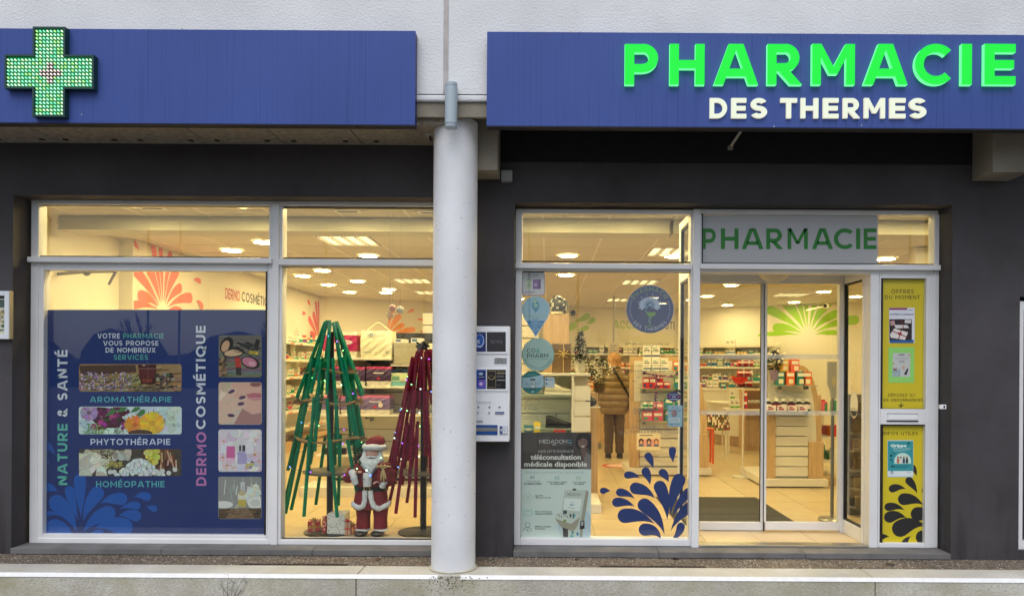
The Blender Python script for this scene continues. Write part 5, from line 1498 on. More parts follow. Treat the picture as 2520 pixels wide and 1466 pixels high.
def shoe(o, L, c, sole, label, high=.0, laces=(230, 220, 200)):
    """one shoe pointing +X, o = heel on the shelf"""
    t = thing('shoe', label, 'shoe', o)
    mb = MB(); n = 14; st = []
    prof = [(0, .030, .075 + high), (.08, .034, .085 + high), (.25, .035, .080 + high), (.42, .034, .072 + high * .3), (.6, .038, .055), (.78, .042, .042), (.92, .036, .034), (1.0, .012, .022)]
    for f, w, h in prof:
        for k in range(n):
            a = 2 * math.pi * k / n
            y = w * math.cos(a); z = h / 2 + h / 2 * math.sin(a) 
            st.append((o[0] + L * f, o[1] + y, o[2] + .018 + max(0, z)))
    fs = [(i * n + k, i * n + (k + 1) % n, (i + 1) * n + (k + 1) % n, (i + 1) * n + k) for i in range(len(prof) - 1) for k in range(n)] + [tuple(range(n)), tuple((len(prof) - 1) * n + k for k in range(n))]
    mb.add(st, fs, lin(c)); mb.build('upper', M_pack, t, smooth=True, recalc=True)
    mb = MB(); pts = [(-.02, -.030), (.3, -.034), (.75, -.045), (.95, -.03), (1.02, 0), (.95, .03), (.75, .045), (.3, .034), (-.02, .03)]
    vs = [(o[0] + L * a, o[1] + b, o[2] + .001) for a, b in pts] + [(o[0] + L * a, o[1] + b, o[2] + .024) for a, b in pts]; m = len(pts)
    mb.add(vs, [tuple(range(m))[::-1], tuple(range(m, 2 * m))] + [(i, (i + 1) % m, (i + 1) % m + m, i + m) for i in range(m)], lin(sole)); mb.build('sole', M_pack, t)
    mb = MB()
    for k in range(5):
        f = .36 + k * .065; h = .088 - k * .008 + high * (.3 - .06 * k)
        mb.tube([(o[0] + L * f, o[1] - .022, o[2] + h - .002), (o[0] + L * (f + .02), o[1], o[2] + h + .006), (o[0] + L * f, o[1] + .022, o[2] + h - .002)], .003, 5, lin(laces))
    mb.tube([(o[0] + L * .36, o[1] - .02, o[2] + .09 + high * .3), (o[0] + L * .42, o[1] - .03, o[2] + .13 + high * .3), (o[0] + L * .33, o[1] - .03, o[2] + .12 + high * .3)], .003, 5, lin(laces))
    mb.build('laces', M_pack, t)['kind'] = 'stuff'
    return t
sx = at(1341, 970, YB)[0]
shoe((sx, YB + .08, zs1 + .001), .27, (225, 215, 190), (240, 232, 212), 'cream high lace-up shoe on the upper glass shelf', .055)
shoe((sx + .01, YB + .06, zs2 + .001), .265, (14, 13, 14), (10, 10, 10), 'black lace-up shoe on the lower glass shelf', .02, (15, 15, 15))
t = thing('dark_slipper', 'dark blue slipper on a small side bracket of the cabinet', 'slipper', (.5, YB + .2, 1.0))
a = at(1442, 1000, YB + .1)
mb = MB(); mb.ball((a[0] + .05, YB + .1, a[1] + .045), .06, .05, .045, 14, 8, lin((40, 45, 55))); mb.ball((a[0] + .03, YB + .1, a[1] + .075), .035, .035, .045, 12, 8, lin((35, 40, 50))); mb.build('slipper_upper', M_pack, t, smooth=True)
mb = MB(); mb.box(a[0] - .02, YB + .04, a[1] - .008, a[0] + .14, YB + .16, a[1] + .001); mb.build('bracket', M_lam, t)
t = thing('wooden_pillar', 'tall beech display pillar behind the shoe cabinet', 'pillar', (.1, 2.5, 0))
a, zt = at(1338, 772, 2.45); b = at(1401, 772, 2.45)[0]
mb = MB(); mb.box(a, 2.45, 0, b, 2.62, zt); mb.build('pillar_board', M_oak, t, bevel=.004)
mb = MB(); mb.box(a - .02, 2.44, 0, b + .02, 2.64, .08); mb.build('pillar_foot', M_lam, t) if False else None
t = thing('patterned_turban', 'grey and black patterned turban on the beech pillar', 'hat', ((a + b) / 2, 2.5, zt))
hx = at(1372, 750, 2.4)[0]
mb = MB(); n = 20
for i in range(9):
    pass
def speck(c1, c2): return lin(R.choice([c1, c2, c1]))
for (ox, oz, rx, rz_) in ((0, .10, .10, .11), (.07, .09, .055, .085)):
    k0 = len(mb.f); mb.ball((hx + ox, 2.5, zt + oz), rx, .10, rz_, 22, 14)
    for q in range(k0, len(mb.f)): mb.c[q] = speck((60, 65, 72), (190, 190, 180))
mb.build('turban_cloth', M_pack, t, smooth=True)
mb = MB(); mb.lathe([(.07, 0), (.075, .03), (.06, .05)], (hx, 2.5, zt + .0005), 18, c=lin((225, 215, 190))); mb.build('head_form', M_pack, t, smooth=True)
t = thing('slatted_wall', 'cream slatted wall panel behind the round stickers', 'wall panel', (-.7, 3.0, 0))
mb = MB(); mb.box(-1.5, 3.02, 0, -.12, 3.05, 2.0); mb.build('backing', M_gasket, t)
for k in range(13):
    mb = MB(); mb.box(-1.5, 3.0, .05 + k * .15, -.12, 3.0195, .19 + k * .15); mb.build('slat', M_lam, t, bevel=.002)
for (px0_, px1_, py0_, py1_, c_, lb_) in ((1290, 1312, 1046, 1064, (70, 120, 150), 'blue folder standing above the telemedicine poster'), (1314, 1330, 1038, 1064, (235, 205, 60), 'yellow packet standing above the telemedicine poster'), (1362, 1392, 1056, 1074, (200, 50, 50), 'flat red and white packet under the black shoe')):
    x0_, z0_, x1_, z1_ = rectw(px0_, py0_, px1_, py1_, YB + .02)
    o = link('product_packet', carton(x1_ - x0_, z1_ - z0_, .03, c_, [(.15, .3, .85, .6, (235, 230, 215))])); o.location = ((x0_ + x1_) / 2, YB + .02, z0_); tag(o, lb_, 'packet')
xs_, z_ = at(1330, 1068, YB); mb = MB(); mb.box(cx0, YB - .02, z_ - .03, cxm - .014, YB + .43, z_ - .012); mb.build('lower_shelf', M_lam, bpy.data.objects['shoe_cabinet'])
xs_, ys_ = atz(1520, 1145, .001); mb = MB(); mb.lathe([(.22, .0008), (.22, .002)], (xs_, ys_, 0), 28, c=lin((205, 80, 70))); mb.lathe([(.16, .0021), (.16, .003)], (xs_, ys_, 0), 28, c=lin((235, 200, 180))); tag(mb.build('floor_sticker', M_pack), 'round red floor sticker beside the left display island', 'floor sticker')
# kraft gift
a, zb = at(1368, 917, YB + .18); b, zt2 = at(1405, 845, YB + .18)
t = thing('kraft_gift', 'flat brown kraft gift with raffia bow on the cabinet', 'gift', ((a + b) / 2, YB + .18, zb))
M_kraft = mat('kraft_paper', (.16, .095, .05), .6, var=.2, vs=12)
mb = MB(); mb.box(a - .04, YB + .18, cz + .001, b, YB + .26, zt2); mb.build('box', M_kraft, t, bevel=.006)
mb = MB(); rc = lin((205, 180, 120)); gm = ((a + b) / 2, YB + .176, zb + .19)
for an in (20, 65, 130, 200, 250, 300): 
    q = math.radians(an); mb.tube([gm, (gm[0] + .03 * math.cos(q), gm[1] - .02, gm[2] + .03 * math.sin(q)), (gm[0] + .055 * math.cos(q + .3), gm[1] - .006, gm[2] + .055 * math.sin(q + .3))], .004, 5, rc)
mb.tube([(a - .04, YB + .177, gm[2]), (b, YB + .177, gm[2])], .004, 5, rc); mb.tube([(gm[0], YB + .177, zb), (gm[0], YB + .177, zt2)], .004, 5, rc); mb.build('raffia_bow', M_pack, t)
# potted little tree
a, zt3 = at(1428, 815, YB + .15)
pot_z = cz
t = thing('small_christmas_tree', 'small snowy christmas tree in a stone pot on the cabinet', 'christmas tree', (a, YB + .15, pot_z))
mb = MB(); mb.lathe([(.045, 0), (.05, .02), (.064, .11), (.066, .12)], (a, YB + .15, pot_z + .001), 18); mb.build('pot', mat('stone_pot', (.55, .52, .44), .8, var=.3, vs=30, bump=.5, bs=60), t, smooth=True)
hh = zt3 - pot_z - .11
mb = MB(); mb.tube([(a, YB + .15, pot_z + .1), (a, YB + .15, zt3)], [.008, .003]); mb.build('trunk', mat('bark_dark', (.05, .03, .02), .9), t)
mb = MB()
for k in range(11):
    f = k / 11; z = pot_z + .13 + hh * f * .98; r = .105 * (1 - f) + .01
    for q in range(14):
        an = R.uniform(0, 6.28); d = Vector((math.cos(an), math.sin(an), -.25))
        p0 = Vector((a, YB + .15, z)); 
        for w in range(9):
            c = p0 + d * r * (w + 1) / 9; s = Vector((R.uniform(-1, 1), R.uniform(-1, 1), R.uniform(-.6, .8))).normalized() * .032; e = s.cross(Vector((.4, .2, .9))).normalized() * .0055
            mb.add([c - e, c + e, c + s], [(0, 1, 2)], R.choice(greens + [(.03, .05, .045)]))
mb.build('needles', M_pack, t)['kind'] = 'stuff'
mb = MB()
for k in range(26):
    f = R.random(); an = R.uniform(3.3, 6.1); r = .1 * (1 - f); mb.ball((a + r * math.cos(an), YB + .15 + r * math.sin(an), pot_z + .13 + hh * f), .006, nu=6, nv=4, c=lin((235, 235, 235)))
mb.build('snow_bead', M_pack, t)['kind'] = 'stuff'
# flowering bush beside it
a, zb = at(1476, 935, 2.0)
t = thing('flower_basket', 'leafy bouquet with tiny white flowers beside the small tree', 'plant', (a, 2.0, zb))
mb = leaf_cluster((a, 2.0, zb - .03), .15, .26, 190, greens + [(.05, .06, .03)], .04); mb.build('foliage', M_pack, t)['kind'] = 'stuff'
mb = MB()
for k in range(22): mb.ball((a + R.uniform(-.13, .13), 1.9 + R.uniform(-.03, .1), zb + R.uniform(0, .2)), .009, nu=6, nv=4, c=lin((240, 230, 215)))
mb.build('blossom', M_pack, t)['kind'] = 'stuff'
mb = MB(); mb.lathe([(.05, 0), (.07, .1)], (a, 2.0, zb - .13), 14, c=lin((90, 70, 45))); mb.build('basket', M_pack, t); mb = MB(); mb.box(a - .14, 1.95, 0, a - .02, 2.2, zb - .131); mb.build('stand', M_wood, t)
# sign on a pole, door bell camera, sanitiser totem, mat, balls
t = thing('pole_sign', 'white notice board on a thin grey pole above the customer', 'sign', (1.3, 8.0, 0))
a0, z0, a1, z1 = rectw(1496, 841, 1523, 893, 8.0); xp = at(1511, 800, 8.0)[0]
mb = MB(); mb.tube([(xp, 8.02, 0), (xp, 8.02, ZC)], .018, 10); mb.build('pole', mat('grey_pole', (.45, .44, .42), .4), t, smooth=True)
mb = MB(); mb.box(a0, 7.985, z0, a1, 7.998, z1); mb.build('board', M_lam, t)
for k in range(6):
    mb = MB(); mb.box(a0 + .04, 7.9835, z1 - .08 - k * .045, a1 - .05 - .03 * (k % 2), 7.9845, z1 - .065 - k * .045); mb.build('text_line', M_gm, t)
for (px_, py_, Y, lab, cl) in ((1410, 770, 9.8, 'round dark camera eye on the back wall by the small drops', (40, 45, 60)), (2032, 753, 8.2, 'white dome camera beside the lime green wall flower', (225, 220, 205))):
    x, z = at(px_, py_, Y)
    t = thing('security_camera', lab, 'camera', (x, Y, z)); r = .06
    mb = MB(); mb.ball((x, Y, z), r, r, r, 14, 10, lin(cl)); mb.build('shell', M_pack, t, smooth=True)
    mb = MB(); mb.ball((x - .02, Y - .035, z), r * .55, r * .55, r * .55, 12, 8, lin((10, 10, 12))); mb.build('lens', M_gloss, t, smooth=True)
    mb = MB(); mb.box(x - .015, Y + .04, z - .015, x + .015, Y + 1.0, z + .015, lin((220, 215, 200))); mb.build('arm', M_pack, t)
t = thing('sanitiser_totem', 'grey paddle shaped sanitiser stand with steel foot by the right leaf', 'stand', (2.5, .9, 0))
xb_, zb_ = at(2047, 1276, .9)
xb_ = at(2049, 1000, .9)[0]
mb = MB(); mb.lathe([(.115, 0), (.12, .006), (.12, .018), (.11, .026), (.03, .032)], (xb_, .9, .001), 36); mb.build('foot', M_steel, t, smooth=True)
zp0, zp1 = at(2049, 980, .9)[1], at(2049, 890, .9)[1]
mb = MB(); mb.tube([(xb_, .9, .03), (xb_, .9, zp0 + .02)], .015, 12); mb.build('pole', M_gm, t, smooth=True)
mb = MB(); mb.prism([(xb_ - .02, zp0), (xb_ + .02, zp0), (xb_ + .028, zp0 + .07), (xb_ + .052, zp0 + .13), (xb_ + .055, zp1), (xb_ - .055, zp1), (xb_ - .052, zp0 + .13), (xb_ - .028, zp0 + .07)], .875, .905); mb.build('paddle', mat('paddle_grey', (.42, .41, .38), .4), t, recalc=True)
mb = MB(); pts = [(xb_ + .017 * math.cos(k * .5236), zp0 + .155 + .045 * math.sin(k * .5236)) for k in range(12)]; mb.prism(pts, .8735, .8748, lin((205, 190, 150))); mb.build('emblem', M_pack, t, recalc=True)
t = thing('entrance_mat', 'dark grey ribbed entrance mat inside the sliding doors', 'door mat', (1.9, .9, 0))
c = [atz(1700, 1282, .0), atz(1935, 1284, .0), atz(1868, 1224, .0), atz(1640, 1224, .0)]
ym0, ym1 = .56, (c[2][1] + c[3][1]) / 2
xm1 = (c[1][0] + c[2][0]) / 2
M_mat = mat('coir_grey', (.055, .05, .042), .95, var=.4, vs=60, bump=.8, bs=220)
mb = MB(); mb.box(1.15, ym0, .0008, xm1, ym1, .009); mb.build('carpet', M_mat, t, bevel=.002)
mb = MB(); mb.box(1.13, ym0 - .02, .0008, 1.149, ym1 + .02, .006); mb.box(xm1 + .001, ym0 - .02, .0008, xm1 + .02, ym1 + .02, .006); mb.build('rubber_edge', M_gasket, t)
for (px_, py_, r, cols, lab) in ((966, 757, .026, ((200, 60, 50), (235, 215, 205)), 'red and white striped bauble hanging in the left window'), (985, 762, .03, ((190, 185, 165), (225, 220, 200)), 'silver wire bauble hanging beside the striped one'), (960, 775, .03, ((200, 195, 175), (190, 180, 160)), 'pale clear bauble hanging lowest of the four'), (958, 784, .010, ((40, 60, 110), (30, 45, 90)), 'tiny dark blue bauble before the clear one')):
    x, z = at(px_, py_, .3)
    t = thing('bauble', lab, 'bauble', (x, .3, z), 'hanging baubles in the left window')
    mb = MB(); mb.ball((x, .3, z), r, r, r, 20, 12)
    for i in range(len(mb.c)): mb.c[i] = lin(cols[((i % 20) // 2 + i // 40) % 2])
    mb.build('ball', M_gloss if 'clear' not in lab else printed('clear_bauble', .1, .3), t, smooth=True)
    mb = MB(); mb.tube([(x, .3, z + r), (x + .004, .3, ZC - .01)], .0008, 4, (.3, .3, .28)); mb.build('thread', M_pack, t)
    mb = MB(); mb.lathe([(.006, 0), (.006, .007)], (x, .3, z + r - .001), 8, c=(.5, .48, .4)); mb.build('cap', M_pack, t)

# ------------------------------------------------------------------ tube trees
def tube_tree(px_, label, c, tiers, y_top, y_pole, seed, ncol):
    r_ = random.Random(seed)
    Y0 = .36
    x, _ = at(px_, 1050, Y0)
    t = thing('tube_tree', label, 'tube tree', (x, Y0, 0), 'christmas trees of plastic tubes')
    m = clear_plastic('tube_plastic_' + ncol, c, .40, tuple(min(1, v * 1.7 + .10) for v in c))
    zt = at(px_, y_top, Y0)[1]
    mb = MB(); mb.lathe([(.205, 0), (.205, .006), (.05, .016), (.03, .02)], (x, Y0, .001), 40); mb.build('foot_plate', M_black, t, smooth=False)
    zpt = at(px_, y_pole, Y0)[1]
    mb = MB(); mb.lathe([(.026, .018), (.026, zpt)], (x, Y0, 0), 20); mb.build('pole', M_black, t, smooth=True)
    mb = MB(); mb.lathe([(.028, .475), (.2, .482), (.215, .49), (.215, .502)], (x, Y0, 0), 44); mb.build('platform', mat('platform_' + ncol, (.11, .10, .08), .35), t)
    n_t = 0
    for (ya, ra, yb, rb, n, ph, jit) in tiers:
        za, zb = at(px_, ya, Y0)[1], at(px_, yb, Y0)[1]
        for k in range(n):
            a = ph + 2 * math.pi * k / n + r_.uniform(-.12, .12)
            dz = r_.uniform(-jit, jit); f = 1 + r_.uniform(-.05, .05)
            p0 = Vector((x + ra * math.cos(a), Y0 + ra * math.sin(a), za + r_.uniform(-.01, .01)))
            p1 = Vector((x + rb * f * math.cos(a + .05), Y0 + .62 * rb * f * math.sin(a + .05), zb + dz))
            mb = MB(); mb.tube([p0, p1], .0138, 10, caps=False); mb.tube([p1, p0], .012, 10, caps=False)
            mb.build('tube', m, t, smooth=True)
    return t, x, Y0
gt, gx__, gY = tube_tree(813, 'green christmas tree of plastic tubes on a black stand', (.0, .36, .22), [(792, .045, 972, .27, 11, .2, .025), (880, .15, 1110, .30, 11, .5, .04), (975, .19, 1150, .33, 9, .1, .03), (1075, .24, 1254, .375, 11, .35, .02)], 790, 816, 3, 'green')
rt, rx__, rY = tube_tree(1043, 'dark red christmas tree of plastic tubes half behind the column', (.34, .016, .075), [(862, .055, 1000, .16, 10, .2, .03), (880, .10, 1130, .26, 10, .5, .05), (960, .15, 1190, .32, 9, .2, .05), (1040, .18, 1254, .35, 9, .5, .03)], 862, 880, 5, 'red')
mb = MB(); x, z = at(1040, 852, rY - .02)
for k in range(10):
    a = k * .63; mb.tube([(x, rY, z), (x + .05 * math.cos(a), rY + .03 * math.sin(a) - .02, z + .03 * math.sin(a * 2)), (x + .02 * math.cos(a + .4), rY - .03, z + .04 * math.sin(a + 1))], .012, 6, (.01, .01, .01))
o = mb.build('cable_bundle', M_pack); tag(o, 'bundle of black light cable on top of the red tube tree', 'cable')
M_burlap = mat('burlap', (.30, .18, .07), .9, var=.35, vs=25, bump=.4, bs=90)
def ribbon(cx, Y0, py_, r, lab, px_):
    z = at(px_, py_, Y0)[1]; t = thing('burlap_ribbon', lab, 'ribbon', (cx, Y0, z), 'burlap ribbons round the tube trees')
    mb = MB(); pts = []
    for k in range(25):
        a = 2 * math.pi * k / 24; rr = r + .012 * math.sin(a * 5); pts.append((cx + rr * math.cos(a), Y0 + .7 * rr * math.sin(a), z + .018 * math.sin(a * 3 + py_)))
    mb.tube(pts, [.011 + .006 * math.sin(k * 2.1) for k in range(25)], 6, caps=False); mb.build('band', M_burlap, t)
    for k, sx_ in enumerate((-1, 1)):
        mb = MB(); x0 = cx + sx_ * r * .9; y0 = Y0 - .06
        vs = [(x0, y0, z), (x0 + sx_ * .02, y0 - .02, z + .035), (x0 + sx_ * .06, y0 - .01, z + .012), (x0 + sx_ * .085, y0, z - .025), (x0 + sx_ * .055, y0 - .015, z - .018), (x0 + sx_ * .01, y0 - .02, z - .02)]
        mb.add(vs, [(0, 1, 2), (0, 2, 4), (2, 3, 4), (0, 4, 5)]); mb.build('loose_end', M_burlap, t)
ribbon(gx__, gY, 912, .17, 'brown burlap ribbon round the upper green tubes', 813)
ribbon(gx__, gY, 988, .24, 'brown burlap ribbon round the middle of the green tubes', 813)
ribbon(gx__, gY, 1078, .29, 'brown burlap ribbon round the lower green tubes', 813)
led_c = [emit('fairy_' + n, c, 3.6) for n, c in (('green', (.3, 1, .3)), ('blue', (.12, .25, 1)), ('violet', (.38, .08, 1)), ('white', (.75, 1, .9)))]
def lights(pts, lab, nl, seed):
    r_ = random.Random(seed); t = thing('light_string', lab, 'light string', pts[0], 'fairy light strings on the tube trees')
    mb = MB(); mb.tube(pts, .0022, 5, (.008, .008, .008)); mb.build('cable', M_pack, t)
    for k in range(nl):
        f = (k + .5) / nl * (len(pts) - 1); i = int(f); p = Vector(pts[i]).lerp(Vector(pts[min(i + 1, len(pts) - 1)]), f - i)
        mb = MB(); mb.ball((p.x, p.y - .006, p.z), .0052, nu=8, nv=6); mb.build('bulb', r_.choice(led_c), t)
def spiral(cx, Y0, px_, ya, yb, ra, rb, turns, n=70, sag=.02):
    za, zb = at(px_, ya, Y0)[1], at(px_, yb, Y0)[1]; out = []
    for k in range(n):
        f = k / (n - 1); a = -1.9 + 2 * math.pi * turns * f; r = ra + (rb - ra) * f
        out.append((cx + r * math.cos(a), Y0 + .66 * r * math.sin(a) - .02, za + (zb - za) * f + sag * math.sin(f * 40)))
    return out
lights(spiral(gx__, gY, 813, 825, 1170, .08, .36, 3.2), 'string of coloured fairy lights winding round the green tree', 26, 4)
lights(spiral(rx__, rY, 1043, 880, 1150, .10, .30, 4), 'string of violet and green fairy lights winding round the red tree', 44, 9)

# gifts on the foot plate ---------------------------------------------------
YQ = .26
def giftbox(px0, px1, y0, y1, dep, m, label, Y, rot=0, bow=None):
    x0, z0, x1, z1 = rectw(px0, y0, px1, y1, Y); z0 = .0035
    t = thing('gift_box', label, 'gift', ((x0 + x1) / 2, Y, z0), 'gifts at the foot of the green tree')
    mb = MB(); c, s = math.cos(rot), math.sin(rot); mb.obox((x0, Y), (c, s), (-s, c), 0, 0, z0, x1 - x0, dep, z1); mb.build('wrapped_box', m, t, bevel=.002)
    if bow:
        mb = MB(); mb.obox((x0, Y), (c, s), (-s, c), (x1 - x0) * .45, -.001, z0, (x1 - x0) * .58, -.0002, z1); mb.obox((x0, Y), (c, s), (-s, c), 0, -.0015, z0 + (z1 - z0) * .42, x1 - x0, -.0011, z0 + (z1 - z0) * .55); mb.build('ribbon', bow, t)
        mb = MB()
        for a in (.4, 1.2, 1.9, 2.7): mb.tube([((x0 + x1) / 2, Y + dep * .3, z1), ((x0 + x1) / 2 + .03 * math.cos(a), Y + dep * .3 - .01, z1 + .03 * math.sin(a)), ((x0 + x1) / 2 + .012 * math.cos(a + .5), Y + dep * .3 - .015, z1 + .012)], .004, 5)
        mb.build('bow', bow, t)
    return t
def dots_mat(name, base, dot, scale, thr):
    m, t, b = new_mat(name); tc = t.nodes.new('ShaderNodeTexCoord'); v = t.nodes.new('ShaderNodeTexVoronoi'); v.inputs['Scale'].default_value = scale; t.links.new(tc.outputs['Object'], v.inputs['Vector'])
    r = t.nodes.new('ShaderNodeValToRGB'); r.color_ramp.interpolation = 'CONSTANT'; r.color_ramp.elements[0].color = (*dot, 1); r.color_ramp.elements[1].position = thr; r.color_ramp.elements[1].color = (*base, 1)
    t.links.new(v.outputs['Distance'], r.inputs[0]); t.links.new(r.outputs[0], b.inputs['Base Color']); b.inputs['Roughness'].default_value = .35; return m
M_redp = dots_mat('red_gift_paper', (.38, .02, .02), (.75, .6, .45), 42, .3)
M_whp = dots_mat('white_snowflake_paper', (.70, .70, .64), (.36, .38, .34), 60, .33)
M_gold = mat('gold_ribbon', (.75, .5, .15), .25, .7)
M_rrib = mat('red_ribbon', (.45, .02, .04), .35)
giftbox(757, 786, 1282, 1308, .09, M_redp, 'small red gift box with pale pattern, leftmost of the gifts', .30, .2, M_gold)
t = thing('wrapped_bottle', 'upright red wrapped bottle beside the white gift box', 'gift', (0, YQ, 0), 'gifts at the foot of the green tree')
x, z = at(797, 1272, YQ); mb = MB(); mb.lathe([(.020, 0), (.022, .01), (.022, z * .7), (.016, z * .82), (.017, z * .88), (.02, z)], (x, YQ + .02, .004), 16); mb.build('wrapping', M_redp, t, smooth=True)
mb = MB(); mb.lathe([(.0172, z * .84), (.0178, z * .87)], (x, YQ + .02, .0042), 16); mb.build('tie', M_gold, t)
giftbox(805, 848, 1264, 1314, .15, M_whp, 'white gift box with grey snowflakes, largest of the gifts', YQ - .02, -.0, None)
giftbox(848, 862, 1285, 1312, .06, dots_mat('tan_gift_paper', (.45, .33, .2), (.6, .1, .1), 70, .28), 'thin tan gift leaning on the white box', YQ - .03, .1, M_rrib)
giftbox(858, 876, 1292, 1312, .07, M_redp, 'small dark red gift right of the white box', YQ, 0, M_gold)

# ------------------------------------------------------------------ body builder
def skinned(name, joints, bones, m, parent=None, sub=2, root=0):
    me = bpy.data.meshes.new(name)
    me.from_pydata([j[:3] for j in joints], bones, [])
    me.materials.append(m)
    o = link(name, me, parent)
    sk = o.modifiers.new('skin', 'SKIN'); sk.use_smooth_shade = True; sk.branch_smoothing = .6
    if not me.skin_vertices: 
        me.attributes  # layer is made with the modifier
    lay = me.skin_vertices[0].data
    for i, j in enumerate(joints):
        r = j[3]; lay[i].radius = (r, r) if not isinstance(r, tuple) else r; lay[i].use_root = (i == root)
    s = o.modifiers.new('sub', 'SUBSURF'); s.levels = s.render_levels = sub
    return o
def loft(mb, rings, n=28, c=None, cap=True):
    """rings: (cx, cy, z, rx, ry[, colour]) from bottom to top"""
    vs, fs, cc = [], [], []
    for r in rings:
        for k in range(n):
            a = 2 * math.pi * k / n
            ca, sa = math.cos(a), math.sin(a)
            e = .85
            vs.append((r[0] + r[3] * math.copysign(abs(ca) ** e, ca), r[1] + r[4] * math.copysign(abs(sa) ** e, sa), r[2]))
    for i in range(len(rings) - 1):
        for k in range(n):
            fs.append((i * n + k, i * n + (k + 1) % n, (i + 1) * n + (k + 1) % n, (i + 1) * n + k)); cc.append(rings[i][5] if len(rings[i]) > 5 else (c or (.5, .5, .5)))
    if cap:
        fs.append(tuple(range(n))[::-1]); cc.append(cc[0]); fs.append(tuple((len(rings) - 1) * n + k for k in range(n))); cc.append(cc[-2])
    off = len(mb.v); mb.v += vs
    for f, q in zip(fs, cc): mb.f.append(tuple(i + off for i in f)); mb.c.append(q)
M_skin = mat('skin', (.55, .33, .23), .5, var=.06, vs=12)
def hand_chain(J, Bn, wrist, d, side, s=1.0):
    """palm and five bent fingers grown from the wrist joint"""
    d = Vector(d).normalized(); up = Vector((0, 0, 1)); sd = d.cross(up).normalized() * side; w = Vector(J[wrist][:3])
    i = len(J); p = w + d * .045 * s; J.append((*p, .026 * s)); Bn.append((wrist, i)); palm = i
    for k, L in enumerate((.062, .072, .068, .052)):
        off = sd * (.022 - .0145 * k) * s; a = p + d * .035 * s + off; b = a + d * L * .5 * s - up * .012 * s; c = b + d * L * .3 * s - up * .028 * s
        q = len(J); J += [(*a, .0095 * s), (*b, .0088 * s), (*c, .0075 * s)]; Bn += [(palm, q), (q, q + 1), (q + 1, q + 2)]
    a = w + d * .03 * s + sd * .034 * s; b = a + d * .03 * s + sd * .012 * s - up * .012 * s; q = len(J); J += [(*a, .011 * s), (*b, .009 * s)]; Bn += [(palm, q), (q, q + 1)]

# the customer, seen from behind
PY = 5.25
PX = at(1512, 1000, PY)[0]
pr = thing('person', 'person seen from behind in brown quilted coat and knitted hat', 'person', (PX, PY, 0))
H = 1.585
J = [(PX, PY, .78, .12), (PX, PY, .98, .13), (PX, PY + .01, 1.18, .12), (PX, PY + .015, 1.28, .055), (PX, PY + .02, 1.35, .05), (PX, PY + .025, 1.44, .085), (PX, PY + .025, 1.52, .07)]
Bn = [(0, 1), (1, 2), (2, 3), (3, 4), (4, 5), (5, 6)]
for s in (-1, 1):
    q = len(J); J += [(PX + s * .08, PY, .72, .085), (PX + s * .085, PY + .01, .42, .06), (PX + s * .085, PY - .01, .09, .042), (PX + s * .09, PY + .10, .03, .032)]
    Bn += [(0, q), (q, q + 1), (q + 1, q + 2), (q + 2, q + 3)]
    q = len(J); J += [(PX + s * .17, PY, 1.19, .055), (PX + s * .225, PY - .0, .97, .045), (PX + s * .16, PY + .2, .90, .034)]
    Bn += [(2, q), (q, q + 1), (q + 1, q + 2)]
    hand_chain(J, Bn, q + 2, (-s * .4, 1, .05), s)
skinned('body', J, Bn, M_skin, pr)
M_coat = mat('brown_quilted_nylon', (.215, .145, .070), .38, var=.2, vs=9, bump=.35, bs=26)
mb = MB(); rings = []
for i in range(57):
    f = i / 56; z = .66 + f * .68
    w = .205 + .03 * math.sin(math.pi * min(1, f * 1.25)) - (.0 if f < .78 else (f - .78) / .22 * .135)
    d = .155 + .02 * math.sin(math.pi * f) - (.0 if f < .8 else (f - .8) / .2 * .07)
    b = .016 * abs(math.sin(f * math.pi * 7)) ** .7
    if f < .16: b = .012 * math.sin(f / .16 * math.pi); w -= .012
    rings.append((PX, PY, z, w + b, d + b))
loft(mb, rings, 40, cap=False)
ct = mb.build('coat', M_coat, pr, smooth=True)
for s in (-1, 1):
    mb = MB(); pts, rs = [], []
    P = [Vector((PX + s * .16, PY, 1.235)), Vector((PX + s * .225, PY - .01, 1.12)), Vector((PX + s * .258, PY - .005, .96)), Vector((PX + s * .20, PY + .12, .90)), Vector((PX + s * .15, PY + .22, .90))]
    for i in range(33):
        f = i / 32 * 4; k = min(3, int(f)); p = P[k].lerp(P[k + 1], f - k); pts.append(p); rs.append((.078 - .018 * i / 32) + .008 * abs(math.sin(i / 32 * math.pi * 6)) - (.03 if i == 0 else 0))
    mb.tube(pts, rs, 16); mb.build('sleeve', M_coat, pr, smooth=True)
mb = MB(); loft(mb, [(PX, PY + .015, 1.30, .085, .08), (PX, PY + .015, 1.335, .098, .088), (PX, PY + .015, 1.365, .09, .082), (PX, PY + .015, 1.375, .075, .07)], 24, cap=False); mb.build('collar', M_coat, pr, smooth=True)
M_trs = mat('brown_trousers', (.10, .065, .035), .8, var=.2, vs=14, bump=.3, bs=30)
for s in (-1, 1):
    mb = MB(); rr = []
    for i in range(13):
        f = i / 12; z = .075 + f * .66; rr.append((PX + s * (.083 - .01 * f), PY - .005 + .012 * math.sin(f * 3), z, .062 + .03 * f ** 1.5 + .004 * math.sin(i * 2.3), .066 + .03 * f))
    loft(mb, rr, 20, cap=False); mb.build('trouser_leg', M_trs, pr, smooth=True)
    mb = MB(); loft(mb, [(PX + s * .088, PY + .035, .001, .046, .115), (PX + s * .088, PY + .035, .025, .047, .115), (PX + s * .088, PY + .02, .06, .043, .09), (PX + s * .086, PY - .005, .095, .045, .055)], 20, lin((30, 28, 27))); mb.build('shoe', M_pack, pr, smooth=True)
mb = MB(); rr = []
for i in range(15):
    f = i / 14; r = .104 * math.sqrt(max(.002, 1 - (max(0, f - .42) / .58) ** 2.2)); rr.append((PX, PY + .02, 1.37 + f * .215, r, r * 1.05))
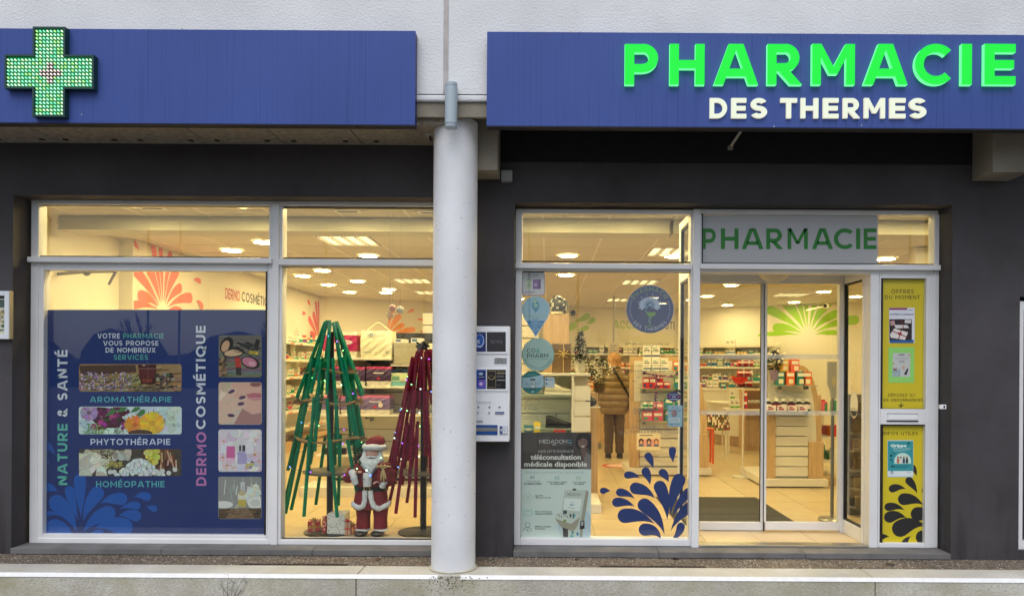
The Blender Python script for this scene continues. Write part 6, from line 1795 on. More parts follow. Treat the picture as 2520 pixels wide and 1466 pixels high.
rr = [rr[0]] + [tuple(p + (q - p) * k / 4 for p, q in zip(u, v)) for u, v in zip(rr, rr[1:]) for k in (1, 2, 3, 4)]
rr = [(r[0] + R.uniform(-.002, .002), r[1], r[2], r[3] * R.uniform(.965, 1.02), r[4] * R.uniform(.965, 1.02)) for r in rr]
loft(mb, rr, 44)
for i in range(len(mb.c)): mb.c[i] = R.choice([(.42, .20, .07), (.50, .25, .10), (.33, .15, .05), (.62, .45, .28)])
mb.build('knitted_hat', printed('rust_knit', .95), pr, smooth=True)
M_strap = mat('black_strap', (.012, .012, .014), .5)
mb = MB(); pts = []
A0, B0 = Vector((PX - .04, PY - .155, 1.345)), Vector((PX + .245, PY - .10, .86))
def strap_y(x, z):
    return PY - .2 * math.sqrt(max(.05, 1 - ((x - PX) / .30) ** 2)) - .012
for i in range(19):
    p = A0.lerp(B0, i / 18); p.y = strap_y(p.x, p.z) + (.055 if i < 2 else 0); pts.append(p)
vs, fs = [], []
for p in pts: vs += [p + Vector((-.014, 0, -.008)), p + Vector((.014, -.002, .008))]
for i in range(len(pts) - 1): fs.append((i * 2, i * 2 + 1, i * 2 + 3, i * 2 + 2))
mb.add(vs, fs); sb = mb.build('bag_strap', M_strap); sb.modifiers.new('s', 'SOLIDIFY').thickness = .006
tag(sb, 'black shoulder bag with strap across the brown coat', 'bag'); sb.name = 'shoulder_bag'
mb = MB(); loft(mb, [(PX + .26, PY - .06, .72, .05, .10), (PX + .265, PY - .06, .76, .06, .115), (PX + .26, PY - .06, .84, .058, .11), (PX + .255, PY - .06, .87, .04, .09)], 20); mb.build('bag_pouch', M_strap, sb, smooth=True)

# bearded festive figure --------------------------------------------------
FY = .25
FK = .000818
fx0 = at(*Zc(1, 3, 1140, 900), FY)[0]
def fp(zx, zy, dy=0.0): return (fx0 + (zx - 1140) * FK, FY + dy, (955 - zy) * FK)
fg = thing('christmas_figure', 'bearded figure in red coat with white fur trim and black belt', 'christmas figure', (fx0, FY, 0))
M_red = mat('red_velvet', (.20, .008, .014), .75, var=.25, vs=18, bump=.25, bs=70)
M_fur = mat('white_fur', (.78, .78, .77), .95, var=.12, vs=40, bump=1.0, bs=130)
M_beard = mat('white_beard', (.80, .82, .80), .8, var=.18, vs=20, stretch=(5, 5, .6), bump=.8, bs=60)
M_face = mat('doll_skin', (.62, .36, .26), .45)
def J3(zx, zy, dy, r): return (*fp(zx, zy, dy), r)
J = [J3(1140, 560, 0, .06), J3(1140, 430, 0, .065), J3(1145, 310, 0, .06), J3(1145, 235, 0, .03), J3(1147, 150, -.005, .052), J3(1150, 95, 0, .05)]
Bn = [(0, 1), (1, 2), (2, 3), (3, 4), (4, 5)]
for s, hx, kx in ((-1, 1060, 1050), (1, 1220, 1225)):
    q = len(J); J += [J3(hx, 620, 0, .045), J3(kx, 760, 0, .042), J3(kx - s * 8, 900, 0, .035), J3(kx - s * 20, 940, -.04, .028)]; Bn += [(0, q), (q, q + 1), (q + 1, q + 2), (q + 2, q + 3)]
for s, sh, el, wr, d in ((-1, (1030, 300), (925, 385), (985, 340), (.8, -.3, .4)), (1, (1270, 300), (1330, 400), (1262, 425), (-1, -.3, .2))):
    q = len(J); J += [J3(*sh, 0, .035), J3(*el, -.02, .03), J3(*wr, -.075, .02)]; Bn += [(2, q), (q, q + 1), (q + 1, q + 2)]
    hand_chain(J, Bn, q + 2, d, s, .55)
skinned('body', J, Bn, M_face, fg)
def ft(zx, zy): return (zx - 1140) * FK + fx0, (955 - zy) * FK
mb = MB(); rr = []
for zy, w, d, off in ((690, 172, .085, 0), (640, 170, .083, 0), (560, 158, .078, 0), (490, 146, .073, 0), (430, 150, .073, 2), (360, 158, .070, 3), (300, 150, .062, 4), (260, 110, .05, 5), (235, 60, .035, 6)):
    x, z = ft(1130 + off, zy); rr.append((x, FY, z, w * FK, d))
loft(mb, rr, 36, cap=False); mb.build('red_coat', M_red, fg, smooth=True)
for s, P, r in ((-1, [(1020, 275, 0), (955, 330, -.01), (925, 392, -.03), (975, 372, -.07)], .048), (1, [(1265, 275, 0), (1325, 340, -.01), (1338, 415, -.03), (1290, 432, -.07)], .046)):
    mb = MB(); pts = [fp(a, b, c) for a, b, c in P]; mb.tube(pts, [r * .8, r, r * 1.05, r * .75], 16); mb.build('sleeve', M_red, fg, smooth=True)
def fur_roll(pts, r, nm='fur_trim'):
    mb = MB(); P = [Vector(p) for p in pts]; out, rs = [], []
    for i in range(len(P) - 1):
        for k in range(5): out.append(P[i].lerp(P[i + 1], k / 5)); rs.append(r * R.uniform(.88, 1.1))
    out.append(P[-1]); rs.append(r * .9); mb.tube(out, rs, 12); return mb.build(nm, M_fur, fg, smooth=True)
ry = lambda zx: FY - .088 * math.sqrt(max(.02, 1 - ((zx - 1130) * FK / .145) ** 2)) - .004
fur_roll([(*ft(1098, 500)[:1], ry(1098) - .0, ft(0, 500)[1]), (ft(1095, 0)[0], ry(1095), ft(0, 600)[1]), (ft(1080, 0)[0], ry(1080), ft(0, 650)[1]), (ft(1040, 0)[0], ry(1040) , ft(0, 672)[1]), (ft(975, 0)[0], ry(975) , ft(0, 650)[1]), (ft(958, 0)[0], FY - .01, ft(0, 640)[1]), (ft(985, 0)[0], FY + .06, ft(0, 650)[1])], .021)
fur_roll([(ft(1150, 0)[0], ry(1150), ft(0, 500)[1]), (ft(1162, 0)[0], ry(1162), ft(0, 600)[1]), (ft(1185, 0)[0], ry(1185), ft(0, 655)[1]), (ft(1230, 0)[0], ry(1230), ft(0, 680)[1]), (ft(1290, 0)[0], ry(1290), ft(0, 655)[1]), (ft(1304, 0)[0], FY - .01, ft(0, 640)[1]), (ft(1290, 0)[0], FY + .06, ft(0, 650)[1])], .021)
fur_roll([(ft(1122, 0)[0], ry(1122) - .004, ft(0, 455)[1]), (ft(1122, 0)[0], ry(1122) - .004, ft(0, 330)[1])], .036)
fur_roll([fp(960, 310, -.075), fp(985, 360, -.09), fp(1003, 440, -.08)], .028, 'fur_cuff')
fur_roll([fp(1300, 405, -.09), fp(1278, 430, -.10), fp(1262, 465, -.09)], .024, 'fur_cuff')
for s, x0 in ((-1, 1056), (1, 1224)):
    mb = MB(); rr = [];
    for zy, w in ((885, 66), (860, 66), (780, 64), (700, 74), (620, 80)): x, z = ft(x0, zy); rr.append((x, FY, z, w * FK, .056))
    loft(mb, rr, 24, cap=False); mb.build('red_trouser_leg', M_red, fg, smooth=True)
    mb = MB(); x, z = ft(x0 + s * 3, 900); mb.ball((x, FY, z), .060, .062, .024, 20, 10); mb.build('fur_cuff', M_fur, fg, smooth=True)
    mb = MB(); x, z = ft(x0 - 14 + s * -2, 955); mb.ball((x, FY - .035, .024), .056, .075, .026, 18, 10, (.008, .008, .009)); mb.build('boot', M_gloss, fg, smooth=True)
mb = MB(); rr = []
for zy in (515, 505, 480, 468): x, z = ft(1132, zy); rr.append((x, FY, z, 150 * FK, .0765))
loft(mb, rr, 36, (.008, .008, .008), cap=False); mb.build('belt', M_gloss, fg, smooth=True)
x, z = ft(1115, 490); yb = FY - .082
mb = MB()
for a in ((-.026, -.026, .026, -.018), (-.026, .018, .026, .026), (-.026, -.018, -.018, .018), (.018, -.018, .026, .018), (-.002, -.018, .002, .018)): mb.box(x + a[0], yb - .008, z + a[1], x + a[2], yb, z + a[3])
mb.build('buckle', M_gold, fg, bevel=.002)
# head: hat with fur brim, brows, eyes, nose, moustache, beard
hx, hz = ft(1147, 140)
mb = MB(); rr = []
for zy, w, d, o_ in ((75, 92, .07, 2), (40, 90, .068, 4), (10, 76, .058, 10), (-12, 50, .04, 18), (-20, 20, .018, 24)): x, z = ft(1165 + o_, zy); rr.append((x, FY + .01, z, w * FK, d))
loft(mb, rr, 28); mb.build('red_hat', M_red, fg, smooth=True)
mb = MB(); pts = []
for k in range(21):
    a = 2 * math.pi * k / 20; pts.append((fx0 + 20 * FK + .078 * math.cos(a), FY + .002 + .07 * math.sin(a), ft(0, 88)[1] + .004 * math.sin(3 * a)))
mb.tube(pts, [.024 * R.uniform(.92, 1.08) for _ in pts], 12, caps=False); mb.build('fur_brim', M_fur, fg, smooth=True)
mb = MB(); mb.ball((hx, FY - .028, hz - .004), .050, .040, .055, 24, 16); mb.build('face', M_face, fg, smooth=True)
mb = MB(); mb.ball((hx, FY - .072, hz - .010), .010, .012, .011, 12, 8); mb.build('nose', M_face, fg, smooth=True)
for s in (-1, 1):
    mb = MB(); mb.ball((hx + s * .019, FY - .061, hz + .012), .0072, .005, .0055, 12, 8, (.85, .85, .83)); o = mb.build('eye', M_gloss, fg, smooth=True)
    mb = MB(); mb.ball((hx + s * .019, FY - .0652, hz + .012), .0034, .002, .0034, 10, 6, (.03, .015, .008)); mb.build('iris', M_gloss, o, smooth=True)
    mb = MB(); mb.tube([(hx + s * .008, FY - .066, hz + .022), (hx + s * .02, FY - .066, hz + .028), (hx + s * .034, FY - .06, hz + .021)], [.003, .0045, .002], 8); mb.build('eyebrow', M_fur, fg, smooth=True)
    mb = MB(); mb.ball((hx + s * .033, FY - .052, hz - .012), .014, .012, .012, 10, 8); mb.build('cheek', mat('rosy_skin_%d' % s, (.62, .27, .2), .5), fg, smooth=True)
    mb = MB(); mb.tube([(hx, FY - .074, hz - .026), (hx + s * .02, FY - .072, hz - .031), (hx + s * .045, FY - .058, hz - .030)], [.008, .009, .003], 10); mb.build('moustache', M_beard, fg, smooth=True)
mb = MB(); mb.ball((hx, FY - .066, hz - .0385), .013, .008, .005, 10, 6, (.30, .02, .03)); mb.build('mouth', M_gloss, fg, smooth=True)
mb = MB(); n = 0
for k in range(150):                           # locks of the beard, each its own strand of one beard
    u = R.uniform(-1, 1); L = R.uniform(.6, 1.0); sx_ = u * .052; y0 = FY - .055 + .03 * abs(u)
    z0 = hz - .042 + .04 * u * u; zb_ = ft(0, 355)[1] + .05 * abs(u) ** 1.5 + .03 * (1 - L)
    x1 = hx + (u * .045 - .012 * u) ; wv = R.uniform(-.012, .012)
    mb.tube([(hx + sx_, y0, z0), (hx + sx_ * 1.45 + wv, y0 - .03, z0 * .6 + zb_ * .4), (hx + sx_ * 1.3 - wv, y0 - .035 - .01 * R.random(), z0 * .25 + zb_ * .75), (hx + u * .035, y0 - .028, zb_)], [.011, .014, .011, .002], 6)
mb.build('beard', M_beard, fg, smooth=True)
for s in (-1, 1):
    mb = MB(); mb.tube([(hx + s * .054, FY - .02, hz + .03), (hx + s * .066, FY - .025, hz - .02), (hx + s * .074, FY - .03, hz - .07), (hx + s * .066, FY - .03, hz - .11)], [.012, .018, .018, .006], 10); mb.build('side_hair', M_beard, fg, smooth=True)
# what it carries
x, z = ft(1282, 310)
t = thing('gift_parcel', 'dark red parcel with gold raffia bow held by the bearded figure', 'gift', (x, FY - .1, z))
mb = MB(); x0, z1 = ft(1225, 232); x1, z0 = ft(1338, 405); mb.box(x0, FY - .125, z0, x1, FY - .07, z1); mb.build('parcel', M_red, t, bevel=.003)
mb = MB(); xm = (x0 + x1) / 2
for a, L in ((.2, .06), (2.94, .06), (-1.3, .09), (-1.75, .10), (-1.5, .11), (.9, .03), (2.2, .03)):
    mb.tube([(xm, FY - .128, z1 - .035), (xm + L * .6 * math.cos(a), FY - .136, z1 - .035 + L * .6 * math.sin(a) + .008), (xm + L * math.cos(a), FY - .13, z1 - .035 + L * math.sin(a))], [.006, .009, .005], 7)
mb.build('raffia_bow', mat('raffia', (.50, .36, .16), .7), t, smooth=True)
t = thing('pine_sprig', 'dark pine sprig with cones behind the figure shoulder', 'sprig', fp(1005, 170, .03))
o_ = fp(1005, 200, .0)
mb = MB()
for k in range(260):
    c = Vector((o_[0] + R.uniform(-.045, .04), o_[1] + R.uniform(-.03, .03), o_[2] + R.uniform(-.04, .09))); s = Vector((R.uniform(-1, 1), R.uniform(-1, .3), R.uniform(-.3, 1))).normalized() * .035; e = s.cross(Vector((.3, .9, .2))).normalized() * .0022
    mb.add([c - e, c + e, c + s], [(0, 1, 2)], R.choice(greens))
mb.build('needles', M_pack, t)['kind'] = 'stuff'
for k in range(3):
    mb = MB(); mb.ball((o_[0] - .02 + k * .022, o_[1] - .04, o_[2] + .0 + k * .02), .012, .012, .018, 9, 7, (.06, .03, .015)); mb.build('cone', M_pack, t)
mb = MB(); pts = [fp(1020, 285, -.115), fp(1060, 370, -.125), fp(1110, 388, -.13), fp(1165, 372, -.125), fp(1200, 290, -.115), fp(1255, 190, -.09)]
t = thing('light_string', 'fairy light string hanging in a loop before the white beard', 'light string', pts[0], 'fairy light strings on the tube trees')
mb.tube(pts, .0024, 6, (.008, .008, .008)); mb.build('cable', M_pack, t)
for (a, b, m_) in ((1028, 283, 0), (1160, 345, 1), (1258, 176, 0), (1120, 300, 3)):
    mb = MB(); mb.ball(fp(a, b, -.122), .0062, nu=8, nv=6); mb.build('bulb', led_c[m_], t)

# ------------------------------------------------------------------ printed films, posters and stickers on the glass
LAYER = .00005
def conv(x0, y0, s):                           # local drawing units of a survey crop -> picture units
    return lambda x, y: ((x0 + s * x) / 1.15556, (y0 + s * y) / 1.15556)
_poly0 = Art.poly
def _poly(s, pts, c, up=True):
    cl = getattr(s, 'clip', None)
    if cl:
        pts = clip_rect(pts, *cl)
        if len(pts) < 3: return s
    return _poly0(s, pts, c, up)
Art.poly = _poly
def sheet(Y, cv=None):
    return Art(Y, (lambda a, b: at(*cv(a, b), Y)) if cv else None)
YF = .0085
def card(parent, px, Y, m, th=.0006, name='backing_sheet'):
    x0, z0, x1, z1 = rectw(*px, Y); mb = MB(); mb.box(x0, Y + .0002, z0, x1, Y + .0002 + th, z1); return mb.build(name, m, parent)
# the big blue film --------------------------------------------------------
NAVY, TEAL, PINK, PALE = (17, 44, 108), (88, 172, 162), (190, 120, 178), (214, 220, 232)
A = sheet(YF); A.rect(107.5, 762, 656, 1314.5, NAVY)
film = A.build('window_film', M_film); tag(film, 'large dark blue advertising film covering the left shop window', 'window film')
A = sheet(YF - .0002)
clipf = (109, 763, 655, 1313.5)
for tip, end, r, b in (((797, 765), (785, 392), 60, 0), ((772, 790), (685, 500), 48, 10), ((815, 800), (955, 525), 68, 25), ((750, 905), (560, 620), 82, -45), ((980, 625), (1192, 578), 60, 25), ((1310, 565), (1445, 557), 40, 22), ((1175, 680), (1345, 645), 38, 22), ((1440, 655), (1515, 675), 32, 0), ((1165, 745), (1335, 745), 55, 22), ((815, 915), (1062, 720), 74, 45), ((925, 870), (1222, 855), 85, 45), ((890, 915), (980, 915), 40, 0), ((605, 750), (440, 728), 26, -25), ((570, 510), (468, 462), 40, -10), ((715, 915), (535, 872), 95, -20), ((545, 150), (452, 50), 38, -15), ((482, 245), (436, 185), 26, -8)):
    k = Zc(0, 3, *tip), Zc(0, 3, *end)
    A.drop(k[0], k[1], r * .25, -b * .36, (14, 84, 172) if tip[1] > 250 else (36, 78, 156), n=14, clip=clipf)
A.build('drop_flower', M_film, film)
def lettering(parent, Y, items, name='lettering', m=None, cv=None):
    A = sheet(Y, cv)
    for it in items: A.text(*it[:6], **it[6])
    return A.build(name, m or M_film, parent)
W17 = dict(w=.17, gap=.2)
lettering(film, YF - .0004, [('VOTRE', 240, 820, 295, 832.5, PALE, W17), ('PHARMACIE', 303, 820, 403, 832.5, TEAL, W17), ('VOUS PROPOSE', 254, 838, 390, 850, PALE, W17), ('DE NOMBREUX', 260, 855, 383, 867, PALE, W17), ('SERVICES', 280, 872.5, 364, 885, TEAL, W17)], 'slogan')
lettering(film, YF - .0004, [('AROMATHÉRAPIE', 221, 971.3, 422, 989.5, (84, 176, 182), W17)], 'caption')
lettering(film, YF - .0004, [('PHYTOTHÉRAPIE', 223, 1074.5, 419, 1094, (205, 214, 235), W17)], 'caption')
lettering(film, YF - .0004, [('HOMÉOPATHIE', 236.5, 1178.5, 405, 1198, (84, 176, 182), W17)], 'caption')
lettering(film, YF - .0004, [('NATURE', 141.4, 1042.5, 166, 1193, (96, 186, 170), dict(w=.2, gap=.2, up=True)), ('& SANTÉ', 133.9, 860.8, 166, 1024.8, PALE, dict(w=.2, gap=.2, up=True))], 'heading')
lettering(film, YF - .0004, [('DERMO', 482.6, 1062.4, 507.6, 1194.4, PINK, dict(w=.2, gap=.2, up=True)), ('COSMÉTIQUE', 475.1, 801.3, 507.6, 1055, PALE, dict(w=.2, gap=.2, up=True))], 'heading')
# pictures on the film, drawn as flat print
M_photo = printed('photo_print', .4)
_t = M_photo.node_tree; _b = _t.nodes['Principled BSDF']; _l = _b.inputs['Base Color'].links[0].from_socket
_tc = _t.nodes.new('ShaderNodeTexCoord'); _n = _t.nodes.new('ShaderNodeTexNoise'); _n.inputs['Scale'].default_value = 130; _n.inputs['Detail'].default_value = 8; _n.inputs['Roughness'].default_value = .7; _t.links.new(_tc.outputs['Object'], _n.inputs['Vector'])
_r = _t.nodes.new('ShaderNodeValToRGB'); _r.color_ramp.elements[0].position = .3; _r.color_ramp.elements[1].position = .7; _r.color_ramp.elements[0].color = (.68, .67, .66, 1); _r.color_ramp.elements[1].color = (1.25, 1.25, 1.25, 1); _t.links.new(_n.outputs['Fac'], _r.inputs[0])
_m = _t.nodes.new('ShaderNodeMix'); _m.data_type = 'RGBA'; _m.blend_type = 'MULTIPLY'; _m.inputs['Factor'].default_value = 1; _t.links.new(_l, _m.inputs['A']); _t.links.new(_r.outputs[0], _m.inputs['B']); _t.links.new(_m.outputs['Result'], _b.inputs['Base Color'])
def picture(px, bg, fn, nm):
    global LAYER
    A = sheet(YF - .0006); A.rect(*px, bg, r=6)
    L0 = LAYER; LAYER = .000008
    A.clip = (px[0] + 1, px[1] + 1, px[2] - 1, px[3] - 1)
    A.px = px
    fn(A, lambda u, v: (px[0] + (px[2] - px[0]) * u, px[1] + (px[3] - px[1]) * v)); LAYER = L0
    o = A.build('picture', M_photo, film); o['label'] = nm
    return o
rp = random.Random(21)
def jit(c, d): return tuple(max(0, min(255, v + rp.randint(-d, d))) for v in c)
def strokes(A, P, n, box, length, w, cols, ang=(0, 180)):
    for _ in range(n):
        x, y = P(rp.uniform(box[0], box[2]), rp.uniform(box[1], box[3])); a = math.radians(rp.uniform(*ang)); L = length * rp.uniform(.5, 1.3)
        A.line([(x, y), (x + L * math.cos(a), y + L * math.sin(a))], w * rp.uniform(.6, 1.3), jit(rp.choice(cols), 14))
def blobs(A, P, n, box, r, cols, sq=(.6, 1)):
    for _ in range(n):
        x, y = P(rp.uniform(box[0], box[2]), rp.uniform(box[1], box[3])); k = r * rp.uniform(.6, 1.3)
        A.ell(x, y, k, k * rp.uniform(*sq), jit(rp.choice(cols), 14), rp.uniform(0, 180), 10)
def daisy(A, x, y, r, c, core, n=14):
    for k in range(n):
        a = 2 * math.pi * k / n + rp.uniform(-.1, .1); A.drop((x, y), (x + r * .85 * math.cos(a), y + r * .75 * math.sin(a)), r * .17, r * .04, jit(c, 22), n=4)
    A.ell(x, y, r * .26, r * .22, core, n=10)
def lavender(A, P):
    for k in range(11): x, y = P(0, .06 + k * .09); A.rect(x, y, x + 253, y + 5, jit((150, 120, 78), 30))
    strokes(A, P, 60, (0, 0, 1, 1), 30, 2.2, [(95, 68, 45), (176, 146, 100), (60, 42, 34), (200, 170, 120)], (-8, 8))
    A.poly([P(.0, .05), P(.55, .02), P(.56, .3), P(.3, .35), P(.02, .42)], (84, 58, 44)); 
    strokes(A, P, 230, (0, .42, .62, .98), 16, 1.1, [(150, 160, 90), (110, 125, 70), (215, 200, 160), (70, 70, 45)], (-50, 10))
    blobs(A, P, 190, (0, .3, .52, .95), 2.2, [(150, 120, 165), (198, 170, 200), (110, 84, 130), (225, 205, 215)])
    x0, y0 = P(.575, .0); x1, y1 = P(.755, .72); A.poly([(x0, y0), (x1, y0), (x1 - 2, y1), (x0 + 8, y1)], (72, 26, 26)); A.rect(x0 + 3, y0 + 12, x1 - 3, y0 + 34, (96, 38, 34)); A.rect(x0 + 10, y0 + 36, x1 - 10, y1 - 4, (130, 58, 40)); A.rect(x0, y0 + 10, x1, y0 + 12, (140, 96, 90)); A.rect(x0 + 12, y0, x0 + 18, y0 + 5, (190, 160, 150))
    blobs(A, P, 26, (.76, .35, .92, .8), 5, [(60, 50, 45), (90, 80, 65), (160, 150, 130)]); strokes(A, P, 90, (.5, .8, 1, 1), 18, 1.2, [(190, 170, 120), (100, 90, 60), (60, 45, 35)], (-25, 10))
picture((194.4, 895.5, 447, 963), (162, 132, 88), lavender, 'printed photo of lavender sprigs and a dark bottle')
def flowers(A, P):
    blobs(A, P, 40, (0, 0, 1, 1), 18, [(205, 226, 226), (220, 236, 236), (196, 218, 216)])
    x, y = P(.27, .4); A.ell(x, y, 42, 24, (60, 34, 34), 15); strokes(A, P, 90, (.1, 0, .75, .9), 20, 1.5, [(80, 125, 60), (120, 160, 85), (45, 75, 40)])
    blobs(A, P, 60, (.14, .05, .48, .78), 7, [(150, 40, 115), (175, 60, 140), (95, 25, 70), (80, 20, 50)]); daisy(A, *P(.1, .22), 22, (170, 140, 190), (120, 90, 110), 16)
    for u, v in ((.31, .22), (.6, .24), (.55, .1), (.42, .1)): x, y = P(u, v); A.drop((x - 14, y + 8), (x + 6, y - 4), 6, 2, (70, 125, 66))
    daisy(A, *P(.545, .66), 26, (235, 140, 45), (205, 110, 40)); daisy(A, *P(.715, .6), 31, (240, 190, 40), (220, 165, 45), 18)
    x, y = P(.6, .95); A.ell(x, y, 30, 8, (90, 60, 40)); strokes(A, P, 30, (.82, .1, .98, .7), 9, 1, [(160, 175, 150), (120, 110, 95)]); strokes(A, P, 40, (.02, .6, .25, 1), 14, 2, [(110, 150, 70), (150, 175, 110)])
picture((194, 1000, 447, 1068), (212, 230, 230), flowers, 'printed photo of violet, orange and yellow flowers')
def globules(A, P):
    strokes(A, P, 260, (.2, 0, 1, 1), 12, 1.5, [(58, 50, 46), (90, 80, 66), (40, 34, 32), (120, 110, 84)])
    blobs(A, P, 40, (0, .2, .26, 1), 14, [(212, 214, 205), (190, 194, 180), (228, 230, 222)]); strokes(A, P, 90, (.05, .0, .32, .6), 16, 1, [(205, 200, 150), (225, 222, 190)], (-70, 70))
    blobs(A, P, 14, (.33, 0, .52, .35), 9, [(190, 192, 182), (160, 162, 152)]); strokes(A, P, 60, (.24, .45, .42, .65), 8, 2, [(190, 180, 90), (150, 145, 70)])
    x, y = P(.78, .28); A.ell(x, y, 42, 30, (95, 58, 26), 8); A.ell(x - 16, y, 22, 28, (70, 44, 24)); strokes(A, P, 24, (.78, 0, .95, .45), 22, 4, [(140, 84, 40), (60, 34, 18), (200, 170, 140)], (70, 100))
    blobs(A, P, 26, (.66, .04, .78, .55), 6, [(214, 200, 80), (226, 214, 110), (190, 172, 60)], (.9, 1))
    for i in range(120):
        v = rp.random(); w = .04 + .22 * v; x, y = P(.6 + rp.uniform(-w, w), .42 + .6 * v); A.ell(x, y, 6, 5.8, (150, 160, 162), n=10); A.ell(x - .6, y - .6, 5.2, 5, jit((222, 230, 230), 10), n=10)
    for u, v in ((.31, .84), (.35, .84), (.94, .75), (.88, .88), (.82, .8), (.77, .83)): x, y = P(u, v); A.ell(x, y, 6, 6, (214, 216, 214), n=10)
picture((194, 1104, 446.5, 1171), (74, 66, 56), globules, 'printed photo of white globules and pale blossoms')
def makeup(A, P):
    for k in range(14): x, y = P(0, k / 14); A.rect(x, y, x + 107, y + 8, jit((118, 112, 104), 18))
    strokes(A, P, 70, (0, 0, 1, 1), 26, 1.1, [(70, 66, 62), (150, 144, 136)], (-12, 12))
    for u, v, rx, ry, c, ro in ((.19, .24, 15, 22, (30, 27, 27), 25), (.16, .26, 9, 15, (215, 170, 130), 25), (.35, .43, 27, 11, (70, 62, 60), -6), (.35, .42, 23, 8, (222, 184, 146), -6), (.74, .65, 24, 15, (50, 40, 42), 20), (.72, .64, 19, 11, (205, 130, 150), 20), (.78, .68, 9, 6, (225, 170, 180), 20)): x, y = P(u, v); A.ell(x, y, rx, ry, c, ro)
    x, y = P(.45, .74); A.poly([(x - 8, y - 22), (x + 6, y - 22), (x + 8, y + 2), (x - 6, y + 2)], (190, 60, 50)); A.poly([(x - 6, y + 2), (x + 8, y + 2), (x + 9, y + 22), (x - 4, y + 22)], (60, 52, 52))
    x, y = P(.84, .38); A.poly([(x - 12, y - 3), (x + 9, y + 3), (x + 7, y + 10), (x - 15, y + 6)], (220, 190, 60)); A.poly([(x - 3, y - 4), (x + 7, y - 1), (x + 13, y - 27), (x + 3, y - 30)], (30, 28, 30))
    strokes(A, P, 24, (.3, .15, .7, .4), 26, 2.5, [(30, 28, 30), (60, 56, 58)], (5, 30)); blobs(A, P, 30, (0, .5, .16, .95), 6, [(120, 92, 66), (160, 126, 92), (60, 46, 36)])
picture((538, 824.5, 644, 928), (116, 108, 100), makeup, 'printed photo of make-up compacts, lipstick and nail polish')
def lips(A, P):
    x, y = P(.0, .0); A.rect(x, y, x + 34, y + 104, (222, 206, 186)); blobs(A, P, 20, (0, 0, .3, 1), 14, [(226, 212, 192), (206, 186, 160)])
    A.poly([P(.3, 0), P(1, 0), P(1, .72), P(.75, .74), P(.58, .6), P(.42, .5), P(.28, .2)], (226, 178, 158)); A.poly([P(.55, .62), P(.78, .76), P(1, .72), P(1, 1), P(.35, 1)], (176, 128, 122)); x, y = P(.86, .05); A.ell(x, y, 14, 6, (150, 96, 96))
    A.poly([P(.6, .3), P(.8, .25), P(1, .26), P(1, .32), P(.62, .36)], (196, 110, 120)); A.poly([P(.62, .36), P(1, .32), P(1, .42), P(.82, .44)], (216, 142, 150)); A.poly([P(.66, .35), P(1, .325), P(1, .345)], (140, 70, 84))
    for (a, b, c_, d, w) in ((.0, .58, .36, .2, 15), (.02, .68, .6, .36, 15), (.02, .76, .58, .52, 14), (.0, .96, .3, .78, 14)): A.line([P(a, b), P(c_, d)], w, (226, 190, 166)); A.ell(*P(c_, d), w * .5, w * .5, (226, 190, 166))
    for u, v, ro in ((.3, .22, -25), (.55, .36, -15), (.52, .51, -10), (.29, .785, 5)): x, y = P(u, v); A.ell(x, y, 9, 4.2, (86, 52, 92), ro)
picture((538, 940, 644, 1044), (214, 192, 172), lips, 'printed photo of lips and dark polished fingernails')
def scent(A, P):
    blobs(A, P, 60, (0, 0, 1, 1), 14, [(226, 218, 226), (236, 230, 236), (212, 206, 218)])
    for u, v, r in ((.12, .28, 10), (.86, .26, 9), (.84, .6, 14), (.1, .66, 12), (.2, .85, 12), (.35, .9, 8), (.93, .75, 9)): daisy(A, *P(u, v), r, (232, 196, 210), (190, 150, 90), 9)
    x, y = P(.28, .56); A.rect(x - 10, y - 17, x + 11, y + 24, (214, 104, 164)); A.rect(x - 10, y + 12, x + 11, y + 24, (236, 196, 216)); A.rect(x - 5, y - 29, x + 6, y - 18, (235, 230, 235))
    x, y = P(.545, .7); A.rect(x - 11, y - 18, x + 12, y + 20, (176, 166, 210)); A.rect(x - 11, y + 12, x + 12, y + 20, (220, 214, 232)); A.rect(x - 7, y - 34, x + 8, y - 19, (66, 62, 74)); A.rect(x - 2, y - 34, x + 1, y - 19, (210, 208, 214))
    x, y = P(.72, .4); A.rect(x - 10, y - 14, x + 10, y + 18, (232, 230, 236)); blobs(A, P, 12, (.62, .78, .84, .9), 5, [(170, 130, 180), (120, 84, 130), (205, 190, 120)])
picture((537.5, 1056, 644, 1160), (222, 214, 222), scent, 'printed photo of pink and lilac perfume bottles with blossoms')
